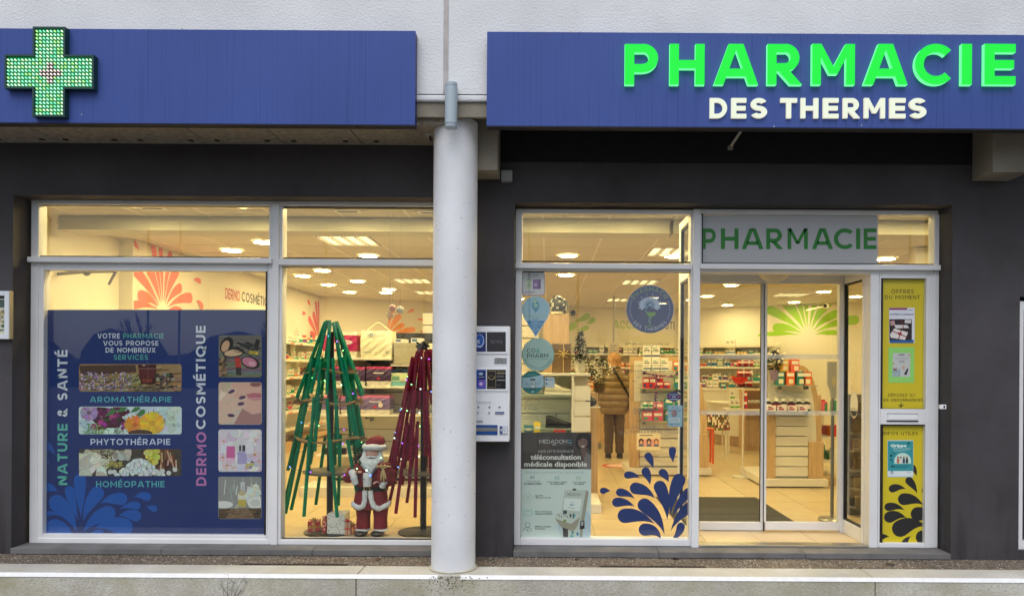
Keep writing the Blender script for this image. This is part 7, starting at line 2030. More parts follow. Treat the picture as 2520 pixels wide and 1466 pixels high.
def spa(A, P):
    A.poly([P(.12, 0), P(1, 0), P(1, .7), P(.2, .6)], (200, 206, 200)); A.poly([P(0, 0), P(.14, 0), P(.12, .25), P(0, .4)], (196, 190, 186)); x, y = P(.2, .42); A.ell(x, y, 30, 22, (34, 32, 34)); x, y = P(.38, .3); A.ell(x, y, 36, 22, (214, 218, 210)); strokes(A, P, 20, (.15, .02, .9, .25), 30, 2, [(224, 228, 222), (178, 184, 178)], (80, 100))
    blobs(A, P, 24, (.66, .25, .94, .6), 8, [(208, 212, 204), (224, 226, 220)]); x, y = P(.88, .62); A.ell(x, y, 22, 15, (228, 230, 222)); A.ell(x - 3, y, 12, 9, (206, 208, 200)); x, y = P(.12, .66); A.ell(x, y, 24, 9, (226, 226, 222))
    x, y = P(.54, .6); A.rect(x - 9, y - 6, x + 11, y + 12, (196, 176, 84)); A.rect(x - 9, y - 20, x + 11, y - 6, (226, 224, 206)); A.ell(x + 1, y - 22, 9, 6, (200, 180, 140)); x, y = P(.4, .72); A.poly([(x - 6, y + 6), (x + 4, y - 8), (x + 10, y - 3), (x, y + 11)], (186, 180, 160))
    A.poly([P(0, .76), P(1, .74), P(1, 1), P(0, 1)], (92, 72, 52)); strokes(A, P, 60, (0, .78, 1, 1), 16, 2, [(60, 46, 34), (130, 104, 76), (40, 30, 24)], (-10, 10)); A.poly([P(.3, .76), P(.7, .76), P(.86, 1), P(.16, 1)], (126, 100, 74)); strokes(A, P, 36, (.25, .78, .8, 1), 12, 1.4, [(96, 74, 54), (150, 124, 94)], (-10, 10))
picture((537, 1172, 643.5, 1276), (150, 150, 146), spa, 'printed photo of an oil bottle and towels on dark boards')

# right window stickers -----------------------------------------------------
c2 = conv(1470, 760, .2593)
def sticker(name, label, fn, cv, cat='sticker', m=None, Y=YF, grp=None):
    A = sheet(Y, cv); fn(A); return tag(A.build(name, m or M_film), label, cat, grp)
def s1(A):
    A.rect(52, 48, 308, 308, (150, 110, 160), r=36); A.rect(58, 54, 302, 302, (216, 210, 212), r=32)
    A.text('BOITE DACIER', 118, 76, 240, 94, (110, 104, 118)); A.text('RAPPORTEZ LA ICI', 120, 102, 240, 114, (120, 112, 126))
    A.rect(100, 128, 162, 142, (150, 180, 150)); A.rect(104, 142, 160, 238, (196, 206, 170)); A.poly([(130, 170), (148, 206), (112, 206)], (130, 150, 130)); A.poly([(130, 180), (141, 202), (119, 202)], (196, 206, 170))
    A.rect(174, 132, 262, 238, (132, 82, 150)); A.rect(236, 132, 262, 238, (108, 64, 128)); A.ring(204, 190, 17, 5, (226, 206, 230), 18, 20, 340); A.rect(190, 188, 220, 193, (226, 206, 230)); A.rect(84, 264, 206, 272, (150, 146, 150)); A.rect(84, 276, 180, 282, (160, 156, 160))
sticker('recycling_sticker', 'square white sticker with violet rim and two small bins', s1, c2)
def s2(A):
    A.poly([(52 + 0, 470)] + [(207 + 155 * math.cos(t), 470 + 155 * math.sin(t)) for t in [math.pi + k * (math.pi + .0) / 24 for k in range(1, 24)]] + [(362, 470), (345, 545), (205, 767), (70, 545)], (190, 214, 226))
    A.poly([(207 + 148 * math.cos(t), 470 + 148 * math.sin(t)) for t in [math.pi + k * math.pi / 24 for k in range(0, 25)]] + [(338, 543), (205, 755), (76, 543)], (156, 196, 214))
    A.poly([(102, 584), (312, 584), (205, 752)], (66, 136, 190)); A.ell(205, 420, 42, 52, (72, 146, 176)); A.ell(196, 368, 20, 34, (150, 190, 140)); A.ell(196, 372, 11, 22, (156, 196, 214)); A.ell(208, 418, 26, 18, (150, 196, 176)); A.poly([(180, 462), (236, 462), (205, 500)], (72, 146, 176))
    A.text('PHARMACIENS', 96, 518, 316, 544, (146, 172, 130), w=.12); A.text('CERP', 168, 552, 244, 576, (90, 120, 150), w=.15)
    A.text('Engagés', 160, 597, 246, 612, (170, 206, 226)); A.text('pour votre sante', 130, 618, 282, 634, (170, 206, 226)); A.text('de tous', 170, 640, 232, 654, (170, 206, 226)); A.ring(190, 684, 17, 6, (190, 220, 236), 14, 40, 300); A.text('cerp', 206, 676, 244, 692, (190, 220, 236))
sticker('pin_sticker', 'light blue drop shaped pharmacists sticker pointing down', s2, c2)
def s3(A):
    A.ell(232, 955, 178, 182, (120, 178, 166), n=48); A.ell(232, 955, 171, 175, (176, 204, 196), n=48)
    A.text('CO', 110, 890, 203, 935, (34, 36, 40), w=.15); A.text('&', 212, 892, 258, 935, (70, 160, 150), w=.12); A.text('PHARM', 112, 945, 342, 990, (34, 36, 40), w=.15)
    A.text('LA SANTE NOUS RASSEMBLE', 114, 997, 340, 1009, (130, 160, 150)); A.text('LA SANTÉ NOUS RASSEMBLE', 0, 0, 10, 24, (70, 120, 112), w=.13, arc=(232, 955, 158, 162, 18))
sticker('round_sticker', 'round pale green sticker with two short black words', s3, c2)
def s4(A):
    A.ell(170, 1260, 127, 127, (44, 122, 118), n=40); A.clip = (0, 1205, 400, 1318); A.ell(170, 1260, 125, 125, (172, 200, 212), n=40); A.clip = None
    A.poly([(52, 1222), (288, 1175), (292, 1205), (48, 1252)], (172, 200, 212)); A.rect(146, 1222, 202, 1334, (40, 50, 62), r=8); A.rect(150, 1238, 198, 1322, (206, 218, 222)); A.rect(156, 1250, 190, 1258, (110, 150, 120)); A.rect(158, 1270, 176, 1284, (70, 90, 110)); A.rect(180, 1276, 192, 1292, (150, 170, 150)); A.rect(160, 1350, 186, 1374, (150, 190, 200)); A.rect(80, 1168, 220, 1172, (120, 176, 176)); A.rect(85, 1180, 190, 1184, (120, 176, 176))
    for k in range(3): A.rect(82 + 6 * k, 1262 + 14 * k, 136, 1267 + 14 * k, (130, 156, 172)); A.rect(212, 1250 + 14 * k, 262 - 6 * k, 1255 + 14 * k, (130, 156, 172))
sticker('round_sticker', 'round teal sticker showing a mobile phone', s4, c2)
def s5(A):
    A.rect(305, 1203, 413, 1316, (198, 208, 210), r=14); A.rect(314, 1216, 334, 1240, (60, 110, 160), r=4); A.ell(324, 1276, 12, 12, (70, 130, 160)); A.rect(342, 1218, 400, 1224, (140, 150, 156)); A.rect(342, 1230, 392, 1236, (140, 150, 156))
sticker('small_sticker', 'small white rounded square sticker beside the phone sticker', s5, c2)
c3 = conv(1456, 840, .28923)
def s6(A):
    A.ring(205, 1085, 78, 3, (150, 142, 110), 34, 30, 340); A.ring(145, 970, 28, 2, (160, 150, 118), 24); A.text('CLEMENCE', 103, 1062, 262, 1092, (150, 142, 110), w=.11); A.text('& VIVIEN', 122, 1098, 258, 1124, (150, 142, 110), w=.11); A.text('Cosmetiques Bio', 96, 1180, 260, 1200, (150, 142, 110)); A.text('et Fabriques en France', 108, 1204, 262, 1222, (150, 142, 110))
sticker('clear_sticker', 'faint transparent cosmetics sticker above the telemedicine poster', s6, c3, m=M_faint)
# telemedicine poster
c4 = conv(1470, 1220, .2182)
t = thing('telemedicine_poster', 'tall white and brown telemedicine poster at the foot of the right window', 'poster', (at(1368, 1320)[0], .008, at(1368, 1320)[1]))
A = sheet(YF + .0002, c4); A.poly([(56, 40), (972, 40), (968, 520), (962, 1412), (32, 1412), (46, 520)], (212, 226, 218)); A.build('sheet', M_film, t)
A = sheet(YF, c4); A.poly([(56, 40), (972, 40), (968, 520), (46, 514)], (72, 64, 60)); A.poly([(640, 40), (730, 40), (720, 516), (630, 516)], (54, 50, 50)); A.rect(80, 40, 260, 300, (84, 76, 70)); A.rect(280, 90, 420, 400, (80, 72, 68))
A.poly([(770, 130), (800, 60), (870, 42), (950, 70), (972, 160), (970, 300), (930, 240), (800, 260), (760, 190)], (34, 27, 26)); A.ell(858, 170, 62, 82, (118, 90, 78)); A.poly([(800, 100), (860, 64), (930, 100), (940, 150), (860, 110), (806, 150)], (34, 27, 26)); A.ell(838, 160, 10, 4, (60, 42, 38)); A.ell(886, 160, 10, 4, (60, 42, 38)); A.poly([(828, 214), (890, 212), (862, 240)], (206, 196, 190)); A.poly([(832, 250), (900, 240), (905, 330), (860, 400)], (112, 84, 72)); A.poly([(905, 300), (968, 340), (966, 516), (830, 516), (870, 400)], (120, 112, 106)); A.poly([(800, 440), (850, 400), (830, 516), (790, 516)], (110, 102, 98)); A.ell(400, 380, 40, 16, (48, 42, 40))
A.build('banner_photo', M_film, t)
lettering(t, YF - .0016, [('MEDADOM', 293, 134, 655, 184, (214, 212, 204), dict(w=.11, gap=.12)), ('DANS CETTE PHARMACIE', 277, 270, 737, 302, (206, 204, 196), dict(w=.11, gap=.14)), ('téléconsultation', 178, 328, 832, 396, (232, 230, 220), dict(off=.024)), ('médicale disponible', 96, 420, 914, 506, (232, 230, 220), dict(off=.024))], 'title', None, c4)
A = sheet(YF - .0016, c4); A.ring(692, 160, 24, 10, (120, 170, 186), 18, 0, 180); A.ell(680, 140, 7, 6, (120, 170, 186)); A.ell(706, 140, 7, 6, (120, 170, 186)); A.rect(458, 196, 508, 204, (214, 212, 204)); A.rect(535, 198, 720, 202, (150, 144, 138)); A.build('logo', M_film, t)
lettering(t, YF - .0002, [('DANS QUELS CAS POUVEZ-VOUS TÉLÉCONSULTER ?', 108, 540, 896, 576, (130, 150, 146), dict(w=.11, gap=.14)), ('#1', 174, 604, 224, 648, (66, 88, 132), dict(w=.14, gap=.14)), ('#2', 490, 606, 552, 654, (110, 176, 172), dict(w=.14, gap=.14)), ('#3', 772, 608, 834, 656, (150, 192, 160), dict(w=.14, gap=.14)),
    ("Vous n'avez pas", 124, 668, 294, 690, (96, 104, 108), {}), ('de médecin traitant', 94, 694, 324, 718, (72, 78, 84), dict(off=.03)), ('Votre médecin traitant', 396, 672, 652, 694, (90, 98, 102), {}), ('est indisponible', 434, 698, 612, 722, (72, 78, 84), dict(off=.03)), ('Votre demande', 726, 676, 898, 696, (90, 98, 102), {}), ('est urgente', 748, 702, 876, 724, (72, 78, 84), dict(off=.03)),
    ('Sans RDV,', 240, 852, 344, 874, (80, 88, 92), dict(off=.02)), ('réponse en 10 min', 240, 878, 440, 902, (80, 88, 92), dict(off=.02)), ('Prise en charge par', 238, 1060, 456, 1084, (80, 88, 92), dict(off=.02)), ("l'Assurance Maladie", 238, 1086, 460, 1108, (80, 88, 92), dict(off=.02)), ('Médecins français', 236, 1254, 440, 1278, (80, 88, 92), dict(off=.02)), ('du territoire', 236, 1282, 370, 1302, (80, 88, 92), dict(off=.02))], 'small_print', None, c4)
A = sheet(YF - .0002, c4)
for a in range(4): A.ring(145 + 34 * math.cos(a * 1.57), 886 + 34 * math.sin(a * 1.57), 30, 4, (176, 206, 190), 16)
A.rect(88, 1044, 204, 1124, (150, 200, 192), r=8); A.rect(93, 1049, 199, 1119, (204, 224, 216), r=6); A.rect(108, 1062, 180, 1070, (160, 200, 194)); A.ring(140, 1244, 34, 5, (88, 96, 110), 20); A.ring(138, 1330, 56, 5, (88, 96, 110), 16, 180, 360); A.line([(138, 1300), (126, 1330)], 5, (88, 96, 110)); A.line([(138, 1300), (152, 1330)], 5, (88, 96, 110)); A.build('icons', M_film, t)
A = sheet(YF - .0002, c4)
A.clip = (0, 0, 963, 1412)
A.ell(760, 1240, 230, 240, (188, 208, 214), n=40); A.poly([(620, 788), (900, 788), (830, 1290), (780, 1412), (585, 1412), (570, 1130)], (196, 206, 196)); A.poly([(900, 788), (938, 815), (875, 1200), (850, 1412), (815, 1412), (830, 1200)], (158, 154, 138)); A.poly([(620, 895), (846, 905), (822, 1066), (605, 1040)], (226, 236, 230)); A.poly([(492, 1150), (560, 1080), (800, 1110), (826, 1130), (706, 1228), (512, 1172)], (204, 214, 202)); A.poly([(492, 1160), (706, 1228), (826, 1136), (790, 1250), (740, 1330), (590, 1290)], (164, 158, 138))
A.poly([(596, 1280), (666, 1300), (668, 1408), (604, 1404)], (36, 40, 46)); A.ell(726, 1342, 17, 22, (84, 160, 156)); A.ell(790, 1360, 17, 24, (76, 130, 176)); A.ell(716, 1396, 26, 22, (84, 160, 156)); A.ring(714, 970, 24, 11, (60, 120, 150), 18, -10, 190); A.ell(704, 948, 5, 5, (60, 120, 150)); A.ell(726, 948, 5, 5, (60, 120, 150)); A.line([(656, 1014), (756, 1030)], 4, (70, 80, 80)); A.rect(726, 772, 772, 794, (24, 26, 28)); A.rect(602, 1056, 652, 1100, (60, 76, 84)); A.rect(606, 1174, 640, 1206, (120, 150, 60))
for k in range(9): A.ell(530 + k * 26, 1108 + (k % 3) * 14, 11, 6, (40, 46, 50), rp.uniform(0, 180), 10)
A.rect(690, 1100, 704, 1150, (24, 26, 28)); A.rect(728, 1094, 740, 1160, (24, 26, 28)); A.ell(752, 1120, 14, 22, (100, 180, 176)); A.poly([(826, 1196), (880, 1186), (882, 1290), (820, 1300)], (26, 26, 30)); A.poly([(838, 1204), (868, 1200), (862, 1250), (836, 1254)], (180, 186, 190))
A.build('kiosk_drawing', M_film, t)
lettering(t, YF - .0012, [('MEDADOM', 652, 830, 828, 862, (70, 84, 90), dict(w=.1, gap=.1))], 'kiosk_lettering', None, c4)
# medallion
c5 = conv(1760, 790, .3207)
def med(A):
    A.ell(275, 277, 213, 214, (205, 205, 200), n=56); A.ell(275, 277, 209, 210, (46, 66, 124), n=56)
t = tag((lambda A: (med(A), A.build('round_emblem', M_sheer))[1])(sheet(YF, c5)), 'round dark blue glass emblem with white flower and green cup', 'emblem')
A = sheet(YF - .0004, c5)
A.text('PHARMACIE', 0, 0, 10, 40, (120, 150, 112), w=.16, gap=.3, arc=(275, 277, 158, -148, -32)); A.text('DES THERMES', 0, 0, 10, 30, (176, 186, 206), w=.16, gap=.3, arc=(275, 277, 192, 142, 38))
A.ring(275, 277, 178, 4, (150, 164, 196), 12, 150, 205); A.ring(275, 277, 178, 4, (150, 164, 196), 12, -25, 30); A.build('lettering', M_film, t)
A = sheet(YF - .0004, c5)
for k in range(17):
    a = math.radians(-90 + (k - 8) * 15.5); q = .62 if abs(k - 8) < 7 else .55
    A.drop((272 + 30 * math.cos(a), 240 + 24 * math.sin(a)), (272 + 84 * math.cos(a), 240 + 62 * math.sin(a)), 10, 3, (178, 190, 210), n=6)
    if k % 2: A.drop((272 + 86 * math.cos(a), 236 + 84 * math.sin(a)), (272 + 102 * math.cos(a), 236 + 96 * math.sin(a)), 4, 0, (178, 190, 210), n=4)
A.ring(272, 242, 32, 9, (120, 160, 190), 26, 120, 420); A.ell(276, 240, 16, 12, (150, 180, 200)); A.line([(246, 262), (236, 296), (262, 322), (276, 350), (262, 380), (284, 402)], 7, (130, 160, 170)); A.poly([(238, 304), (332, 304), (318, 332), (292, 346), (262, 338)], (120, 160, 80)); A.line([(284, 344), (270, 420)], 6, (120, 160, 80)); A.line([(232, 428), (304, 424)], 5, (120, 160, 80)); A.build('flower_and_cup', M_film, t)
GR = (120, 112, 96)
A = sheet(YF - .0002)
for s_, x0, y0, x1, y1 in (('Mme KOUDOGBO LEPLAE', 1538, 844, 1646.6, 850.7), ('DOCTEUR EN PHARMACIE', 1558.6, 852.6, 1625.7, 856.3), ('ET SON ÉQUIPE', 1557, 860, 1627, 868), ('VOUS ACCUEILLENT', 1546.7, 871, 1638, 876.8), ('DU LUNDI AU VENDREDI', 1550, 896.8, 1634, 902.4), ('9H - 12H30 / 14H00 - 19H', 1512, 909, 1674, 916), ('LE SAMEDI', 1566, 925, 1609, 930.2), ('9H - 12H30', 1556, 935, 1606, 941), ('05 37', 1559, 1003, 1603, 1018), ('CONTACTEZ', 1555, 1047.5, 1624, 1054), ('LE COMMISSARIAT DE POLICE', 1523, 1058.5, 1670, 1066)):
    A.text(s_, x0, y0, x1, y1, GR if y0 < 1000 else (176, 172, 160), w=.15, gap=.24)
tag(A.build('opening_hours', M_faint), 'faint lettering with names and opening hours on the right window', 'lettering')
def s7(A):
    A.ell(486, 1052, 62, 42, (44, 60, 112), n=30); A.rect(428, 1046, 546, 1058, (160, 70, 100)); A.ell(486, 1052, 26, 20, (44, 60, 112), n=20); A.text('SITE PROTEGE', 448, 1026, 526, 1038, (190, 196, 214)); A.text('24', 470, 1044, 502, 1060, (220, 222, 232)); A.rect(448, 1072, 528, 1079, (190, 196, 214)); A.rect(500, 990, 540, 1004, (40, 42, 44)); A.rect(530, 1000, 546, 1018, (40, 42, 44))
sticker('oval_sticker', 'dark blue oval security sticker near the window edge', s7, c5)
def s8(A):
    A.poly([(432, 1128), (564, 1130), (562, 1318), (434, 1316)], (156, 188, 204)); A.text('Mon bilan', 470, 1140, 530, 1154, (110, 130, 146)); A.text('Mois sans tabac', 442, 1166, 552, 1180, (60, 72, 86)); A.ell(490, 1200, 26, 34, (150, 120, 128)); A.ell(478, 1192, 14, 12, (180, 140, 140)); A.rect(448, 1240, 542, 1278, (206, 218, 222), r=8)
    for k in range(3): A.rect(456, 1248 + k * 9, 532, 1251 + k * 9, (120, 136, 146))
    A.rect(452, 1294, 478, 1300, (50, 60, 70)); A.rect(496, 1290, 548, 1293, (110, 126, 136)); A.rect(496, 1298, 540, 1301, (110, 126, 136))
sticker('notice_sheet', 'pale blue notice sheet below the oval sticker', s8, c5, 'notice')
# navy drops
cl = (1400, 1000, 1692.5, 1324)
A = sheet(YF)
for tip, end, r, b in (((1390, 282), (1340, 160), 37, -8), ((1585, 226), (1578, 103), 36, 6), ((1258, 378), (1138, 345), 36, -18), ((1357, 443), (1315, 312), 42, -10), ((1540, 416), (1482, 322), 40, -10), ((970, 502), (893, 500), 30, -6), ((1208, 580), (1062, 515), 40, -22), ((1410, 578), (1216, 475), 58, -30), ((1527, 790), (1455, 462), 62, -26), ((1560, 735), (1642, 395), 64, 26), ((1575, 762), (1735, 515), 45, 22), ((1210, 655), (1030, 612), 46, -22), ((1500, 932), (1302, 640), 68, -44), ((1405, 825), (1110, 745), 72, -44), ((1560, 897), (1780, 640), 55, 40), ((1470, 985), (1305, 880), 60, -50), ((1555, 985), (1660, 850), 40, -30)):
    A.drop(Zc(2, 3, *tip), Zc(2, 3, *end), r * .25, -b * .36, (30, 54, 118), n=14, clip=cl)
tag(A.build('drop_decal', M_film), 'navy blue splash of drops stuck on the right window', 'window decal')

# grey panel over the entrance
YO = -.0026
A = sheet(YO); A.rect(1728, 529, 2160, 649, (138, 140, 142)); gp = tag(A.build('grey_film', mat('grey_film', (.50, .50, .505), .55)), 'grey film panel over the entrance with green word pharmacie', 'window film')
for s_, a_, b_ in (('P', 1728.5, 1761.5), ('H', 1774, 1817.5), ('A', 1825, 1879), ('R', 1885.5, 1927.5), ('M', 1938, 1988), ('A', 1998, 2050), ('C', 2052, 2099), ('I', 2106.5, 2117), ('E', 2125.5, 2157)):
    A = sheet(YO - .0004); A.text(s_, a_, 562, b_, 613, (20, 128, 26), w=.19); A.build('green_letter', M_film, gp)
# yellow side panels --------------------------------------------------------
c6 = conv(2400, 760, .5455)
YEL, DK = (212, 192, 38), (40, 36, 22)
A = sheet(YO); A.rect(2168, 686.5, 2277, 1005, YEL); fu = tag(A.build('yellow_film', M_film), 'upper yellow film beside the entrance with offers of the moment', 'window film')
lettering(fu, YO - .0004, [('OFFRES', 247, 115, 364, 136, DK, dict(w=.14, gap=.24)), ('DU MOMENT', 214, 146, 396, 165, DK, dict(w=.14, gap=.24))], 'heading', None, c6)
lettering(fu, YO - .0004, [('DÉPOSEZ ICI', 230, 653, 368, 674, DK, dict(w=.14, gap=.24)), ('VOS ORDONNANCES', 188, 683, 411, 698, DK, dict(w=.16, gap=.2))], 'lettering', None, c6)
A = sheet(YO - .0004, c6); A.rect(295, 706, 300, 722, DK); A.poly([(284, 716), (297, 730), (311, 716), (311, 712), (297, 722), (284, 712)], DK); A.build('arrow', M_film, fu)
A = sheet(YO); A.rect(2168, 1045, 2277, 1335, YEL); fl_ = tag(A.build('yellow_film', M_film), 'lower yellow film with black drops and useful information', 'window film')
lettering(fl_, YO - .0004, [('INFOS UTILES', 204, 856, 386, 873, DK, dict(w=.14, gap=.24))], 'lettering', None, c6)
A = sheet(YO - .0004)
cl2 = (2168.5, 1046, 2276.5, 1334.5)
for tip, end, r, b in (((1463, 355), (1425, 270), 26, -5), ((1468, 528), (1388, 402), 38, -12), ((1357, 485), (1225, 478), 38, -22), ((1530, 640), (1335, 582), 58, -30), ((1540, 560), (1560, 500), 50, 0), ((1345, 692), (1185, 658), 40, -26), ((1362, 768), (1195, 758), 55, -30), ((1660, 735), (1470, 727), 68, -10), ((1560, 850), (1300, 870), 82, -50), ((1195, 952), (1095, 960), 32, -14), ((1408, 945), (1340, 1020), 30, -15), ((1680, 960), (1520, 955), 68, 0)):
    A.drop(Zc(3, 3, *tip), Zc(3, 3, *end), r * .25, -b * .36, (42, 40, 40), n=14, clip=cl2)
A.build('drop_flower', M_film, fl_)
YPp = YO - .0014
def poster(label, box, fn, col_):
    t = thing('paper_poster', label, 'poster', (at((box[0] + box[2]) / 2, box[3], YPp)[0], YPp, at(box[0], box[3], YPp)[1]))
    A = sheet(YPp); A.rect(*box, col_); A.build('sheet', M_print, t); A = sheet(YPp - .0002, c6); fn(A); A.build('print', M_print, t); return t
def p1(A):
    A.rect(236, 211, 330, 222, (150, 60, 120)); A.text('COFFRETS CADEAUX', 240, 240, 364, 250, (50, 70, 110), off=.02); A.rect(334, 222, 358, 225, (120, 120, 130)); A.rect(237, 270, 354, 378, (46, 30, 34))
    A.poly([(240, 350), (262, 318), (334, 338), (318, 378), (244, 366)], (230, 222, 216)); A.line([(252, 332), (326, 362)], 5, (150, 40, 50)); A.line([(300, 326), (284, 374)], 5, (150, 40, 50)); A.ell(291, 346, 12, 7, (160, 40, 50), 20); A.poly([(262, 300), (330, 300), (340, 316), (270, 318)], (224, 216, 214)); A.poly([(318, 272), (352, 274), (348, 292), (316, 290)], (220, 214, 214)); A.poly([(240, 280), (262, 276), (268, 300), (244, 304)], (190, 150, 150)); A.line([(300, 276), (310, 318)], 4, (130, 40, 50)); A.rect(237, 378, 364, 388, (40, 90, 150)); A.rect(240, 388, 362, 394, (60, 110, 170))
poster('gift box poster with white and blue border on the yellow film', (2188, 757, 2251, 843), p1, (226, 228, 236))
def p2(A):
    A.poly([(255, 446), (347, 446), (344, 570), (252, 570)], (198, 200, 196)); A.text('20%', 286, 484, 316, 496, (110, 116, 116)); A.rect(284, 452, 316, 457, (70, 74, 74)); 
    for k in range(3): A.rect(268, 470 + k * 5 - 2, 336, 471 + k * 5 - 2, (140, 144, 144))
    for k in range(6): A.rect(254 + k * 7, 530, 257 + k * 7, 570, (90, 150, 170))
    A.line([(258, 524), (276, 540)], 4, (130, 40, 50)); A.line([(276, 524), (258, 540)], 4, (130, 40, 50)); A.poly([(300, 520), (312, 508), (320, 526), (306, 534)], (206, 170, 150)); A.poly([(312, 556), (326, 560), (336, 530), (330, 526)], (40, 36, 40)); A.ring(340, 456, 8, 3, (190, 170, 120), 12); A.ell(258, 500, 4, 5, (190, 160, 80))
poster('bright green bordered discount sheet on the yellow film', (2186.5, 854, 2250, 941), p2, (150, 216, 110))
def p3(A):
    A.rect(229, 904, 360, 1060, (54, 150, 156)); A.rect(229, 1060, 360, 1085, (222, 230, 232)); A.text('Grippe', 244, 920, 326, 940, (226, 240, 232), off=.05); A.text('Êtes-vous à risque ?', 258, 940, 350, 946, (226, 240, 232), off=.03); A.rect(258, 950, 342, 952, (150, 200, 200)); A.rect(258, 955, 320, 957, (150, 200, 200))
    A.poly([(262, 1022)] + [(306 + 44 * math.cos(math.pi + k * math.pi / 16), 1008 + 42 * math.sin(math.pi + k * math.pi / 16)) for k in range(17)] + [(350, 1022)], (196, 226, 214))
    for cx, c in ((282, (190, 110, 70)), (296, (226, 214, 200)), (312, (60, 70, 90)), (328, (40, 50, 60))): A.rect(cx - 6, 996, cx + 6, 1020, c); A.ell(cx, 990, 5, 6, (150, 110, 90))
    for x, y, r in ((337, 916, 6), (247, 980, 7), (262, 970, 4), (254, 962, 3), (246, 1000, 5), (252, 1010, 3)): A.ell(x, y, r, r, (20, 70, 80), n=12)
    A.text('Zoi', 243, 1030, 266, 1041, (20, 60, 70), off=.05); A.rect(270, 1032, 346, 1034, (20, 90, 100)); A.rect(270, 1040, 330, 1042, (20, 90, 100)); A.ring(250, 1068, 8, 3, (60, 70, 90), 14); A.rect(330, 1066, 352, 1068, (160, 170, 176))
poster('teal flu vaccination poster on the lower yellow film', (2184, 1082.5, 2247.5, 1173), p3, (196, 222, 226))

# fittings on the dark wall ---------------------------------------------------
c7 = conv(1340, 910, .24575)
YV = -.33
x1, zt = at(*c7(448, 72), YV); zb = at(*c7(440, 1405), YV)[1]; x0 = x1 - .52
t = thing('vending_machine', 'white wall vending machine half hidden behind the column', 'vending machine', ((x0 + x1) / 2, -.2, zb))
M_enam = mat('white_enamel', (.80, .81, .84), .28)
mb = MB(); mb.box(x0, YV, zb, x1, -.201, zt); mb.build('cabinet', M_enam, t, bevel=.004)
def vbox(a, b, c, d, y0, y1, m, nm, bevel=0.0):
    X0, Z1 = at(*c7(a, b), YV); X1, Z0 = at(*c7(c, d), YV); mb = MB(); mb.box(X0, YV + y0, Z0, X1, YV + y1, Z1); return mb.build(nm, m, t, bevel=bevel)
vbox(-200, 106, 425, 392, -.006, -.0005, M_enam, 'window_frame', .004); vbox(-200, 552, 425, 822, -.006, -.0005, M_enam, 'window_frame', .004)
vbox(-200, 404, 438, 408, -.0015, -.0004, M_sens, 'door_seam'); vbox(-200, 836, 434, 840, -.0015, -.0004, M_sens, 'door_seam')
vbox(270, 430, 410, 500, -.006, -.0005, M_steel, 'coin_plate', .002); vbox(352, 446, 358, 480, -.0075, -.0062, M_gasket, 'coin_slot')
for k, xx in enumerate((83, 210, 329)):
    X, Z = at(*c7(xx, 1005), YV); mb = MB(); mb.prism([(X + .0065 * math.cos(a * .3927), Z + .0065 * math.sin(a * .3927)) for a in range(16)], YV - .004, YV - .0005); mb.build('button_ring', mat('button_blue_%d' % k, (.02, .07, .25), .35), t, recalc=True)
    mb = MB(); mb.prism([(X + .0035 * math.cos(a * .3927), Z + .0035 * math.sin(a * .3927)) for a in range(16)], YV - .006, YV - .0042); mb.build('button', M_steel, t, recalc=True)
vbox(-200, 1208, 305, 1328, -.003, -.0005, mat('tray_blue', (.012, .07, .27), .3), 'tray_surround', .002); vbox(-190, 1238, 300, 1284, -.0042, -.0032, M_steel, 'tray_slot')
A = Art(YV - .0065, lambda a, b: at(*c7(a, b), YV - .0065))
A.rect(180, 137, 400, 365, (48, 46, 50), r=6); A.ring(290, 250, 74, 3, (66, 64, 70), 26); A.text('SKYN', 222, 230, 352, 270, (128, 128, 132), w=.08, gap=.14)
A.build('pack_picture', M_gloss, t)
A = Art(YV - .0065, lambda a, b: at(*c7(a, b), YV - .0065))
A.rect(-40, 137, 170, 365, (36, 48, 110), r=6); A.ell(96, 240, 54, 80, (170, 190, 220)); A.ell(96, 232, 44, 66, (40, 90, 170)); A.text('X', 60, 226, 104, 270, (220, 228, 240), w=.2)
A.build('pack_picture', M_gloss, t)
A = Art(YV - .0065, lambda a, b: at(*c7(a, b), YV - .0065))
A.rect(180, 572, 400, 796, (34, 32, 34), r=6); A.rect(186, 588, 286, 780, (150, 136, 96)); A.rect(190, 592, 282, 776, (38, 35, 36)); A.ring(236, 648, 40, 6, (176, 156, 108), 18, 0, 180); A.text('SKYN', 214, 638, 258, 652, (150, 140, 110), w=.1)
for y, w, c in ((590, 92, (150, 130, 84)), (612, 100, (190, 180, 150)), (640, 84, (110, 110, 112)), (652, 84, (110, 110, 112)), (690, 92, (196, 196, 196)), (748, 50, (90, 90, 92)), (786, 40, (100, 100, 102))): A.rect(296, y, 296 + w, y + 6, c)
A.build('pack_picture', M_gloss, t)
A = Art(YV - .0065, lambda a, b: at(*c7(a, b), YV - .0065))
A.rect(60, 572, 170, 796, (46, 84, 170), r=4); A.rect(84, 590, 160, 776, (36, 44, 100)); A.ell(112, 620, 26, 16, (170, 190, 220)); A.rect(84, 690, 160, 776, (120, 90, 190)); A.ell(112, 736, 20, 18, (210, 200, 236)); A.rect(84, 655, 150, 660, (190, 196, 214))
A.build('pack_picture', M_gloss, t)
A = Art(YV - .0065, lambda a, b: at(*c7(a, b), YV - .0065))
A.rect(286, 436, 344, 446, (90, 90, 90)); A.ring(314, 470, 15, 4, (90, 90, 90), 14)
A.build('coin_plate_print', M_gloss, t)
A = Art(YV - .0065, lambda a, b: at(*c7(a, b), YV - .0065))
A.text('4', 196, 1060, 216, 1084, (50, 56, 70), w=.18)
A.build('number_label', M_gloss, t)
A = Art(YV - .0065, lambda a, b: at(*c7(a, b), YV - .0065))
A.text('3', 66, 1060, 84, 1084, (50, 56, 70), w=.18)
A.build('number_label', M_gloss, t)
